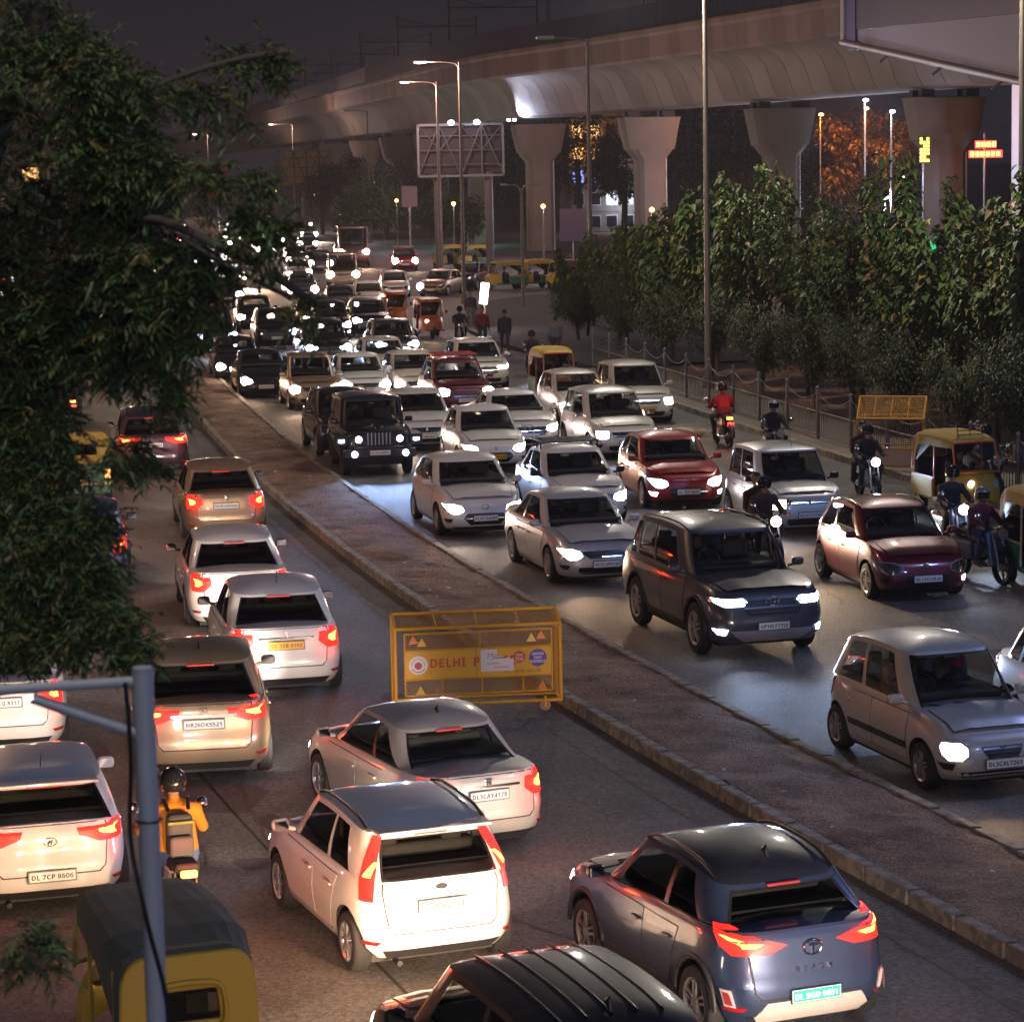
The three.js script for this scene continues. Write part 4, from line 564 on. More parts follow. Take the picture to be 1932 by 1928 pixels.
  // station building hung on the viaduct, top right
  const st = thing('metro_station', 'dark blue sided station box with white soffit hanging off the viaduct', 'station');
  const L = (dA, dB, x0, x1, y0, y1) => { const a = viaTurn((dA + dB) / 2), dm = (dA + dB) / 2, c = Math.cos(a), s = Math.sin(a), xm = (x0 + x1) / 2; return box(Math.abs(x1 - x0), y1 - y0, (dB - dA) / c, viaX(dm) + xm * c, (y0 + y1) / 2, -dm - xm * s, 0, a); };
  // covered stair that climbs down beside the deck: outline in (distance along, height), laid along the line A-B and given thickness
  const A = V3(19.3, 0, -150), B = V3(23.6, 0, -122), dir = B.clone().sub(A).normalize(), turnAB = Math.atan2(dir.x, dir.z);
  const slab = (pts, th, off) => { const s = new THREE.Shape(); pts.forEach(([u, y], i) => i ? s.lineTo(u, y) : s.moveTo(u, y)); const g = new THREE.ExtrudeGeometry(s, { depth: th, bevelEnabled: false }); g.translate(0, 0, off); g.rotateY(-Math.PI / 2); g.rotateY(turnAB); g.translate(A.x, 0, A.z); return plain(g); };
  part('side_wall', slab([[2.6, 14.35], [28, 13.75], [62, 13.0], [62, 21], [0.9, 21], [0.9, 14.4]], 0.3, 0), std([0.018, 0.021, 0.08], 0.5, 0.1), st);
  part('stair_cladding', slab([[2.6, 13.75], [28, 11.05], [62, 7.5], [62, 12.98], [28, 13.73], [2.6, 14.33]], 0.12, 0.1), std([0.3, 0.31, 0.44], 0.6), st);
  part('corner_panel', slab([[0.9, 13.3], [2.58, 13.25], [2.58, 21], [0.9, 21]], 0.34, 0.02), std([0.012, 0.02, 0.2], 0.5), st);
  const al = (u, y, o) => [A.x + dir.x * u - dir.z * o, y, A.z + dir.z * u + dir.x * o];
  part('drain_pipe', rod(al(0, 13.8, 0.35), al(62, 7.1, 0.35), 0.19, 0.19, 10), M.galv, st); part('down_pipe', rod(al(0.2, 13.7, 0.3), al(0.2, 21, 0.3), 0.2, 0.2, 10), M.galv, st); part('down_pipe', rod(al(-0.5, 13.9, 0.2), al(-0.5, 21, 0.2), 0.1, 0.1, 8), M.galv, st);
  for (let u = 8; u < 60; u += 9) part('bracket', rod(al(u, 13.6 - u * 0.108, 0.1), al(u, 13.2 - u * 0.108, 0.62), 0.07, 0.07, 6), M.galv, st);
}
// ------------------------------------------------------------------ street lamps
M.lampHead = glow([1, 0.8, 0.72], 9); M.lampHeadPink = glow([1, 0.72, 0.66], 9); M.lampHeadCool = glow([0.8, 0.86, 1], 9);
const poleMat = std([0.2, 0.17, 0.14], 0.55, 0.5);
function streetLamp(label, x, z, h, arm, turn, on, color = 0xffd2b0, cd = 420, mat = M.lampHead, r = 0.11) {
  const t = thing('street_lamp', label, 'street lamp', 'street lamps along the road', x, 0, z, turn);
  part('pole', merge([rod([0, 0, 0], [0, h, 0], r, r * 0.6, 10), cyl(r * 1.7, r * 1.7, 0.5, 10).translate(0, 0.25, 0)]), poleMat, t);
  part('arm', tube([[0.02, h - 0.5, 0], [-0.12, h - 0.12, 0], [-0.5, h, 0], [-arm, h + 0.06, 0]], 0.045, 12, 6), poleMat, t);
  const hd = part('lamp_head', (() => { const g = rbox(0.8, 0.13, 0.3, 0.06); g.translate(-arm - 0.3, h + 0.08, 0); return plain(g); })(), M.galv, t);
  const gl = rbox(0.62, 0.05, 0.24, 0.02); gl.translate(-arm - 0.32, h + 0.0, 0); part('lamp_glass', plain(gl), on ? mat : M.lampGlass, hd);
  if (on) { const l = new THREE.PointLight(color, cd, 0, 2); l.position.set(-arm - 0.32, h - 0.2, 0); l.castShadow = true; l.shadow.radius = 6; t.add(l); }
  return t;
}
streetLamp('tall lamp post in front of the leafy trees, its head above the picture', 6.4, -85, 13.2, 2.4, 0.2, true, 0xfff2e2, 250);
streetLamp('tall lamp post near the far right edge', 12.2, -63, 13.2, 2.4, 0.2, true, 0xfff2e2, 210);
streetLamp('unlit tall lamp post with arm across the viaduct fascia', 3.75, -119, 12.85, 1.6, 0.15, false);
streetLamp('lit tall lamp post left of the hoarding, pink lamp higher of two', -2.35, -143, 12.85, 1.75, 0.1, true, 0xffd2c4, 260, M.lampHeadPink);
streetLamp('lit tall lamp post at the hoarding, pink lamp lower of two', -4.4, -176, 12.85, 1.75, 0.1, true, 0xffd2c4, 260, M.lampHeadPink);
streetLamp('unlit tall lamp post rising from the haze left of the hoarding', -13.4, -262, 12.85, 1.6, 0.1, false);
streetLamp('lit tall lamp post far off below the viaduct fascia', -26.2, -331, 12.85, 2.3, 0.1, true, 0xffd2c4, 260, M.lampHeadPink);
streetLamp('thin far lamp post before the viaduct at its left end', -45.5, -410, 12.9, 1.6, 0.1, true, 0xffd6c8, 260);
// two more of the row stand beside the camera, outside the picture, and light the near road
streetLamp('lamp post of the same row beside the footbridge, outside the picture', 17.5, -36, 13.2, 2.4, 0.28, true, 0x9db6ff, 210, M.lampHeadCool);
streetLamp('lamp post of the same row at the end of the footbridge, outside the picture', 24, -13, 13.2, 2.4, 0.3, true, 0x9db6ff, 210, M.lampHeadCool);
// the departing side has its own row behind the near tree
for (const [d, lab] of [[13, 'lamp post on the departing side above the near tree, outside the picture'], [52, 'lamp post on the departing side behind the near tree'], [92, 'lamp post on the departing side, second from the footbridge'], [135, 'lamp post on the departing side, third from the footbridge'], [190, 'lamp post on the departing side, fourth from the footbridge'], [260, 'lamp post on the departing side, fifth from the footbridge']]) { const p = roadAt(d, -14.6); streetLamp(lab, p.x, p.z, 12.5, 2.2, Math.PI + 0.17, true, d < 20 ? 0xf2f4e4 : 0xffc8a0, d < 20 ? 40 : 190); }
// short twin lamp by the grass island
{
  const t = thing('garden_lamp', 'short unlit twin arm lamp post by the grass island', 'street lamp', null, 0.8, 0, -137);
  part('pole', rod([0, 0, 0], [0, 6.2, 0], 0.09, 0.07, 10), std([0.3, 0.27, 0.16], 0.6, 0.3), t);
  for (const s of [-1, 1]) { const a = part('arm', tube([[0, 5.9, 0], [s * 0.2, 6.3, 0], [s * 0.75, 6.35, 0]], 0.035, 8, 5), M.galv, t); part('lamp_head', plain(rbox(0.45, 0.1, 0.2, 0.04, s * 0.85, 6.36, 0)), M.galv, a); }
}
// strip lamp on the footbridge behind the camera
{ const t = thing('footbridge_lamp', 'white strip lamp of the footbridge behind the camera, outside the picture', 'lamp', null, 1.2, 0, 3.2); part('post', rod([0, 0, 0], [0, 9.3, 0], 0.05), M.steel, t); part('lamp_body', plain(rbox(1.3, 0.08, 0.16, 0.03, 0, 9.34, -0.2)), M.galv, t); part('lamp_tube', plain(rbox(1.2, 0.04, 0.06, 0.02, 0, 9.27, -0.2)), M.lampHeadCool, t); const l = new THREE.PointLight(0xdfe8ff, 110, 0, 2); l.position.set(0, 9.1, -0.25); l.castShadow = true; l.shadow.radius = 10; t.add(l); }
// grey signal pole with bracket close to the camera, bottom left
{
  const t = thing('signal_pole', 'grey painted steel pole with side bracket and cable close to the camera', 'pole', null, -1.25, 0, -8.7, 0.0);
  const pm = std([0.34, 0.33, 0.37], 0.55, 0.1);
  part('pole', merge([rod([0.03, 0, 0], [0.005, 5.75, 0], 0.036, 0.036, 14)]), pm, t);
  part('pole_cap', merge([cyl(0.034, 0.034, 0.01, 14).translate(0.005, 5.757, 0)]), pm, t);
  part('bracket_arm', merge([rod([0, 5.715, 0], [-0.62, 5.695, 0.05], 0.018, 0.018, 8), rod([0, 5.53, 0], [-0.36, 5.67, 0.03], 0.02, 0.02, 8)]), pm, t);
  part('cable', tube([[-0.045, 5.72, 0.05], [-0.035, 5.45, 0.05], [-0.05, 5.2, 0.045], [0.0, 4.9, 0.06], [0.055, 4.6, 0.05], [0.03, 4.2, 0.05], [0.04, 3.5, 0.05]], 0.008, 30, 5), M.black, t);
  part('cable_tie', at(new THREE.TorusGeometry(0.042, 0.005, 5, 16), 0.01, 5.24, 0, Math.PI / 2), M.black, t);
  struct('traffic_island', plain(rbox(0.9, 0.2, 2.4, 0.08, -1.16, 0.08, -8.7)), M.paving, 'small concrete island under the signal pole');
}
// ------------------------------------------------------------------ railing along the right footpath
{
  const rail = std([0.17, 0.165, 0.16], 0.5, 0.5), bar = plain(cyl(0.011, 0.011, 1.0, 5)), spike = plain(new THREE.ConeGeometry(0.02, 0.07, 5));
  let n = 0; const ord = ['first', 'second', 'third', 'fourth', 'fifth', 'sixth', 'seventh', 'eighth', 'ninth', 'tenth', 'eleventh', 'twelfth', 'thirteenth', 'fourteenth', 'fifteenth', 'sixteenth', 'seventeenth', 'eighteenth', 'nineteenth', 'twentieth'];
  for (let d = 92; d > 44; d -= 2.6, n++) {
    const a = roadAt(d, 14.15), b = roadAt(d - 2.6, 14.15), len = a.distanceTo(b), turn = Math.atan2(b.x - a.x, b.z - a.z);
    const t = thing('railing_bay', 'steel railing bay with swagged chain top, ' + ord[n] + ' from the grass island', 'railing', 'railing along the footpath', a.x, 0.13, a.z, turn);
    part('post', merge([rod([0, 0, 0], [0, 1.32, 0], 0.045, 0.045, 8), new THREE.SphereGeometry(0.055, 8, 6).translate(0, 1.34, 0)]), rail, t);
    part('bottom_rail', rod([0, 0.12, 0], [0, 0.12, len], 0.018, 0.018, 5), rail, t); part('middle_rail', rod([0, 0.72, 0], [0, 0.72, len], 0.018, 0.018, 5), rail, t);
    const N = 17; for (let i = 1; i < N; i++) { const u = i / N, sag = 0.22 * 4 * u * (1 - u), h = 1.12 - sag; const m = part('bar', bar, rail, t); m.scale.y = h - 0.06; m.position.set(0, 0.06 + (h - 0.06) / 2, u * len); }
    const pts = []; for (let i = 0; i <= 8; i++) { const u = i / 8; pts.push([0, 1.24 - 0.34 * 4 * u * (1 - u) * 0.75, u * len]); } part('chain', tube(pts, 0.01, 16, 5), rail, t);
  }
}
// ------------------------------------------------------------------ yellow police barricade
{
  const t = thing('police_barricade', 'yellow mesh police barricade lettered DELHI POLICE standing at the kerb', 'barricade', null, -0.5, 0, -35.42, 0.13);
  const ym = std([0.72, 0.36, 0.008], 0.5, 0.05), W = 2.26, y0 = 0.14, yT = 1.2, dz = 0.42;
  const bars = (name, list, r) => list.forEach(([a, b]) => part(name, rod(a, b, r, r, 8), ym, t));
  const x0 = -W / 2, x1 = W / 2;
  bars('post', [[[x0, y0, 0], [x0, yT, 0]], [[x1, y0, 0], [x1, yT, 0]], [[x0, y0, -dz], [x0, yT + 0.14, -dz]], [[x1, y0, -dz], [x1, yT + 0.14, -dz]]], 0.026);
  bars('rail', [[[x0, yT, 0], [x1, yT, 0]], [[x0, y0, 0], [x1, y0, 0]], [[x0, yT + 0.14, -dz], [x1, yT + 0.14, -dz]], [[x0, y0, -dz], [x1, y0, -dz]], [[x0, y0, 0], [x0, y0, -dz]], [[x1, y0, 0], [x1, y0, -dz]], [[x0, yT, 0], [x0, yT + 0.14, -dz]], [[x1, yT, 0], [x1, yT + 0.14, -dz]]], 0.024);
  const xi0 = x0 + 0.13, xi1 = x1 - 0.12, yA = 0.28, yB = 0.5, yC = 0.9, yD = 1.13;
  bars('inner_rail', [[[xi0, yA, 0.01], [xi1, yA, 0.01]], [[xi0, yB, 0.01], [xi1, yB, 0.01]], [[xi0, yC, 0.01], [xi1, yC, 0.01]], [[xi0, yD, 0.01], [xi1, yD, 0.01]], [[xi0, yA, 0.01], [xi0, yD, 0.01]], [[xi1, yA, 0.01], [xi1, yD, 0.01]]], 0.014);
  bars('strut', [...[0.25, 0.5, 0.75].map((u) => [[lerp(x0, x1, u), yT, 0], [lerp(x0, x1, u), yT + 0.14, -dz]]), ...[0.28, 0.52, 0.77].map((u) => [[lerp(x0, x1, u), yA, 0.01], [lerp(x0, x1, u), yB, 0.01]]), [[lerp(x0, x1, 0.51), yC, 0.01], [lerp(x0, x1, 0.51), yD, 0.01]]], 0.012);
  // woven wire: three screens
  const wire = (u0, u1, P) => { const L = []; const n = 64, k = 7; for (let i = 0; i <= n; i++) L.push(rod(P(i / n, 0), P(i / n, 1), 0.0055, 0.0055, 3)); for (let j = 0; j <= k; j++) L.push(rod(P(0, j / k), P(1, j / k), 0.0055, 0.0055, 3)); return merge(L); };
  const wm = std([0.45, 0.24, 0.02], 0.6, 0.1);
  const w1 = part('wire_mesh', wire(0, 1, (u, v) => [lerp(xi0, xi1, u), lerp(yA, yB, v), 0.005]), wm, t); w1.userData.kind = 'stuff';
  const w2 = part('wire_mesh', wire(0, 1, (u, v) => [lerp(xi0, xi1, u), lerp(yC, yD, v), 0.005]), wm, t); w2.userData.kind = 'stuff';
  const w3 = part('wire_mesh', wire(0, 1, (u, v) => [lerp(x0, x1, u), lerp(yT, yT + 0.14, v), lerp(0, -dz, v)]), wm, t); w3.userData.kind = 'stuff';
  const side = (x) => part('side_wire_mesh', merge(Array.from({ length: 9 }, (_, j) => rod([x, lerp(y0, yT, j / 8), 0], [x, lerp(y0, yT, j / 8), -dz], 0.004, 0.004, 3))), wm, t); side(x0); side(x1);
  // sheet metal panels with lettering
  const sign = canvasTexture(1024, 208, (g, w, h) => {
    g.fillStyle = '#e2a60a'; g.fillRect(0, 0, w, h);
    for (let i = 0; i < 500; i++) { g.fillStyle = i % 2 ? 'rgba(90,60,0,0.10)' : 'rgba(255,230,120,0.10)'; g.fillRect(hash2(i, 1, 1) * w + w / 2, hash2(i, 2, 1) * h + h / 2, 2 + (i % 5), 1 + (i % 3)); }
    g.fillStyle = '#c4401c'; g.font = 'bold 88px sans-serif'; g.textBaseline = 'alphabetic'; g.fillText('DELHI  POLICE', 168, 126);
    g.strokeStyle = '#7a5200'; g.lineWidth = 3; g.beginPath(); g.moveTo(494, 0); g.lineTo(494, h); g.stroke();
    g.fillStyle = '#f1ede6'; g.beginPath(); g.arc(92, 104, 66, 0, 7); g.fill(); g.fillStyle = '#c23a3e'; g.beginPath(); g.arc(92, 108, 26, 0, 7); g.fill();
    g.strokeStyle = '#8a3a34'; g.lineWidth = 5; g.beginPath(); g.arc(92, 104, 50, 0.5, 2.64); g.stroke(); g.strokeStyle = '#b9aa9a'; g.lineWidth = 4; g.beginPath(); g.arc(92, 104, 44, 2.9, 6.5); g.stroke(); for (let i = 0; i < 9; i++) { const a = 3.3 + i * 0.34; g.fillStyle = '#8c7a6a'; g.fillRect(92 + Math.cos(a) * 54 - 2, 104 + Math.sin(a) * 54 - 2, 4, 4); }
    g.fillStyle = '#d6403a'; g.beginPath(); g.arc(796, 74, 42, 0, 7); g.fill(); g.fillStyle = '#f6d8cf'; g.font = 'bold 22px sans-serif'; g.textAlign = 'center'; g.fillText('NEW', 796, 66); g.fillRect(764, 72, 64, 3); g.font = 'bold 28px sans-serif'; g.fillText('27/5', 796, 102);
    g.fillStyle = '#57309a'; g.beginPath(); g.arc(926, 84, 62, 0, 7); g.fill(); g.fillStyle = '#f3eef8'; g.font = 'bold 25px sans-serif'; g.fillText('SOUTH', 926, 66); g.fillText('EAST', 926, 93); g.fillText('DISTRICT', 926, 120);
    g.fillStyle = '#4a2c12'; g.font = '30px sans-serif'; g.fillText('P.S. LAJPAT NAGAR', 816, 188); g.fillRect(176, 150, 3, 18);
    g.textAlign = 'left';
  });
  part('sign_panel', box(xi1 - xi0, yC - yB, 0.012, (xi0 + xi1) / 2, (yB + yC) / 2, 0.002), std([0.72, 0.36, 0.008], 0.5), t);
  const face = new THREE.PlaneGeometry(xi1 - xi0, yC - yB); face.translate((xi0 + xi1) / 2, (yB + yC) / 2, 0.012); part('sign_lettering', face, new THREE.MeshStandardMaterial({ map: sign, roughness: 0.45 }), t);
  // torn paper notice
  const notice = canvasTexture(128, 88, (g, w, h) => { g.fillStyle = '#eee6e2'; g.fillRect(0, 0, w, h); g.fillStyle = '#8d8890'; g.font = '30px sans-serif'; g.fillText('75', 20, 38); g.fillStyle = '#b98a6a'; g.font = '13px sans-serif'; g.fillText('Azadi Ka', 22, 60); g.fillText('Mahotsav', 52, 76); g.fillStyle = '#c9773f'; g.fillRect(52, 22, 34, 4); g.fillStyle = '#4c7a52'; g.fillRect(52, 32, 34, 4); });
  const sh = new THREE.Shape(); [[0, 0], [0.45, 0.0], [0.45, 0.17], [0.41, 0.16], [0.38, 0.19], [0.34, 0.17], [0.3, 0.18], [0.27, 0.21], [0.23, 0.2], [0.22, 0.3], [0, 0.3]].forEach(([x, y], i) => i ? sh.lineTo(x, y) : sh.moveTo(x, y)); const pg = new THREE.ShapeGeometry(sh); const pu = pg.attributes.uv; for (let i = 0; i < pu.count; i++) pu.setXY(i, pu.getX(i) / 0.45, pu.getY(i) / 0.3); pg.translate(lerp(xi0, xi1, 0.515), yB + 0.075, 0.02); part('paper_notice', pg, new THREE.MeshStandardMaterial({ map: notice, roughness: 0.9, side: THREE.DoubleSide }), t);
  const tri = (() => { const s = new THREE.Shape(); s.moveTo(-0.065, 0); s.lineTo(0.065, 0); s.lineTo(0, 0.115); const g = new THREE.ExtrudeGeometry(s, { depth: 0.008, bevelEnabled: true, bevelSize: 0.004, bevelThickness: 0.003, bevelSegments: 1 }); return plain(g); })();
  const o1 = std([0.8, 0.2, 0.01], 0.35), o2 = std([0.8, 0.5, 0.08], 0.35);
  for (const [u, y, m, r] of [[0.06, 1.0, o1, 0.1], [0.115, 0.96, o2, 0], [0.86, 0.97, o2, 0], [0.925, 1.0, o1, 0], [0.93, 0.3, o1, -0.05], [0.1, 0.3, o2, 0]]) { const q = part('reflector', tri, m, t); q.position.set(lerp(xi0, xi1, u), y, 0.03); q.rotation.z = r; }
  for (const x of [x0 + 0.2, x1 - 0.22]) { const w = cyl(0.075, 0.075, 0.05, 16); w.rotateX(Math.PI / 2); w.translate(x, 0.076, 0.0); part('castor_wheel', plain(w), std([0.35, 0.2, 0.1], 0.6), t); part('castor_fork', merge([box(0.03, 0.14, 0.08, x, 0.12, 0)]), ym, t); }
}
// yellow barricade cabin behind the bikes on the right footpath
{
  const p = roadAt(62.2, 13.9), t = thing('barricade_cabin', 'small yellow mesh barricade cabin with pitched roof on the footpath', 'barricade', null, 8.95, 0.13, -61.6, -0.28);
  const ym = std([0.5, 0.24, 0.02], 0.55, 0.05); const w = 1.55, d = 1.0, h = 1.25, rf = 1.72;
  const q = (name, a, b, r = 0.03) => part(name, rod(a, b, r, r, 7), ym, t);
  for (const x of [-w / 2, w / 2]) { for (const z of [-d / 2, d / 2]) q('post', [x, 0, z], [x, h, z]); q('rafter', [x, h, -d / 2], [x, rf, 0], 0.025); q('rafter', [x, h, d / 2], [x, rf, 0], 0.025); q('rail', [x, h, -d / 2], [x, h, d / 2], 0.025); }
  for (const z of [-d / 2, d / 2]) for (const y of [0.15, 0.55, h]) q('rail', [-w / 2, y, z], [w / 2, y, z], 0.025);
  q('ridge', [-w / 2, rf, 0], [w / 2, rf, 0], 0.025); for (const u of [0.25, 0.5, 0.75]) q('rafter', [lerp(-w / 2, w / 2, u), h, d / 2], [lerp(-w / 2, w / 2, u), rf, 0], 0.015);
  const mesh = []; for (let i = 0; i <= 40; i++) mesh.push(rod([lerp(-w / 2, w / 2, i / 40), h, d / 2], [lerp(-w / 2, w / 2, i / 40), rf, 0], 0.006, 0.006, 3)); for (let i = 0; i <= 14; i++) mesh.push(rod([-w / 2, lerp(h, rf, i / 14), lerp(d / 2, 0, i / 14)], [w / 2, lerp(h, rf, i / 14), lerp(d / 2, 0, i / 14)], 0.006, 0.006, 3)); const mm = part('roof_mesh', merge(mesh), ym, t); mm.userData.kind = 'stuff';
  part('front_panel', box(w - 0.06, 0.36, 0.012, 0, 0.35, d / 2), std([0.45, 0.3, 0.18], 0.6), t);
}
// ------------------------------------------------------------------ people: one continuous skin over a posed skeleton
// bones: [ax, ay, az, ra, bx, by, bz, rb, colourKey]
function skinMesh(bones, colors, cell) {
  const lo = [1e9, 1e9, 1e9], hi = [-1e9, -1e9, -1e9];
  for (const b of bones) for (const [o, r] of [[0, 3], [4, 7]]) for (let k = 0; k < 3; k++) { lo[k] = Math.min(lo[k], b[o + k] - b[r] - 0.06); hi[k] = Math.max(hi[k], b[o + k] + b[r] + 0.06); }
  const n = lo.map((l, k) => Math.ceil((hi[k] - l) / cell) + 1), F = new Float32Array(n[0] * n[1] * n[2]);
  const dist = (p, b) => { const dx = b[4] - b[0], dy = b[5] - b[1], dz = b[6] - b[2], q = dx * dx + dy * dy + dz * dz || 1e-9; const t = clamp(((p[0] - b[0]) * dx + (p[1] - b[1]) * dy + (p[2] - b[2]) * dz) / q, 0, 1); return Math.hypot(p[0] - b[0] - dx * t, (p[1] - b[1] - dy * t), p[2] - b[2] - dz * t) - lerp(b[3], b[7], t); };
  const K = 0.022;
  const field = (p) => { let d = 1e9; for (const b of bones) { const e = dist(p, b); if (d === 1e9) d = e; else { const h = clamp(0.5 + 0.5 * (e - d) / K, 0, 1); d = lerp(e, d, h) - K * h * (1 - h); } } return d; };
  let i = 0; for (let z = 0; z < n[2]; z++) for (let y = 0; y < n[1]; y++) for (let x = 0; x < n[0]; x++) F[i++] = field([lo[0] + x * cell, lo[1] + y * cell, lo[2] + z * cell]);
  const at_ = (x, y, z) => (z * n[1] + y) * n[0] + x, vid = new Int32Array(F.length).fill(-1), pos = [], col = [], idx = [];
  for (let z = 0; z < n[2] - 1; z++) for (let y = 0; y < n[1] - 1; y++) for (let x = 0; x < n[0] - 1; x++) {
    let c = 0, sx = 0, sy = 0, sz = 0; const v = []; for (let k = 0; k < 8; k++) v.push(F[at_(x + (k & 1), y + (k >> 1 & 1), z + (k >> 2))]);
    for (const [a, b] of [[0, 1], [2, 3], [4, 5], [6, 7], [0, 2], [1, 3], [4, 6], [5, 7], [0, 4], [1, 5], [2, 6], [3, 7]]) if ((v[a] < 0) !== (v[b] < 0)) { const t = v[a] / (v[a] - v[b]); sx += lerp(a & 1, b & 1, t); sy += lerp(a >> 1 & 1, b >> 1 & 1, t); sz += lerp(a >> 2, b >> 2, t); c++; }
    if (c) { vid[at_(x, y, z)] = pos.length / 3; const p = [lo[0] + (x + sx / c) * cell, lo[1] + (y + sy / c) * cell, lo[2] + (z + sz / c) * cell]; pos.push(...p); let best = 1e9, key = ''; for (const b of bones) { const e = dist(p, b); if (e < best) { best = e; key = b[8]; } } const q = colors[key] ?? [0.05, 0.05, 0.05]; col.push(...q); }
  }
  for (let z = 1; z < n[2] - 1; z++) for (let y = 1; y < n[1] - 1; y++) for (let x = 1; x < n[0] - 1; x++) { const f = F[at_(x, y, z)] < 0; const q = (a, b, c2, d, s) => { if (a < 0 || b < 0 || c2 < 0 || d < 0) return; s ? idx.push(a, b, c2, a, c2, d) : idx.push(a, c2, b, a, d, c2); };
    if (f !== F[at_(x + 1, y, z)] < 0) q(vid[at_(x, y - 1, z - 1)], vid[at_(x, y, z - 1)], vid[at_(x, y, z)], vid[at_(x, y - 1, z)], f);
    if (f !== F[at_(x, y + 1, z)] < 0) q(vid[at_(x - 1, y, z - 1)], vid[at_(x - 1, y, z)], vid[at_(x, y, z)], vid[at_(x, y, z - 1)], f);
    if (f !== F[at_(x, y, z + 1)] < 0) q(vid[at_(x - 1, y - 1, z)], vid[at_(x, y - 1, z)], vid[at_(x, y, z)], vid[at_(x - 1, y, z)], f); }
  const g = new THREE.BufferGeometry(); g.setAttribute('position', new THREE.Float32BufferAttribute(pos, 3)); g.setAttribute('color', new THREE.Float32BufferAttribute(col, 3)); g.setIndex(idx); g.computeVertexNormals(); return g;
}
M.cloth = new THREE.MeshStandardMaterial({ vertexColors: true, roughness: 0.88 });
const two = (f) => [f(1), f(-1)];
// a hand: palm, four fingers and a thumb, closed on a bar along x
const handBones = (s, x, y, z, k = 'skin') => { const B = [[x, y, z, 0.032, x + s * 0.02, y, z + 0.05, 0.03, k]]; for (let i = 0; i < 4; i++) { const u = x + s * (-0.03 + i * 0.02), l = [0.034, 0.04, 0.037, 0.03][i]; B.push([u, y + 0.008, z + 0.06, 0.0095, u, y - 0.004, z + 0.06 + l, 0.009, k], [u, y - 0.004, z + 0.06 + l, 0.009, u, y - 0.04, z + 0.055 + l * 0.6, 0.008, k]); } B.push([x - s * 0.03, y, z + 0.02, 0.012, x - s * 0.045, y - 0.03, z + 0.055, 0.009, k]); return B; };
const headBones = (y, z, k = 'skin') => [[0, y - 0.17, z - 0.01, 0.052, 0, y - 0.06, z, 0.052, k], [0, y + 0.03, z - 0.01, 0.092, 0, y - 0.03, z + 0.02, 0.078, k], [0, y - 0.045, z + 0.03, 0.062, 0, y - 0.075, z + 0.04, 0.045, k], [0, y, z + 0.085, 0.012, 0, y - 0.025, z + 0.105, 0.016, k], [0.088, y - 0.01, z, 0.018, 0.088, y - 0.03, z, 0.015, k], [-0.088, y - 0.01, z, 0.018, -0.088, y - 0.03, z, 0.015, k]];
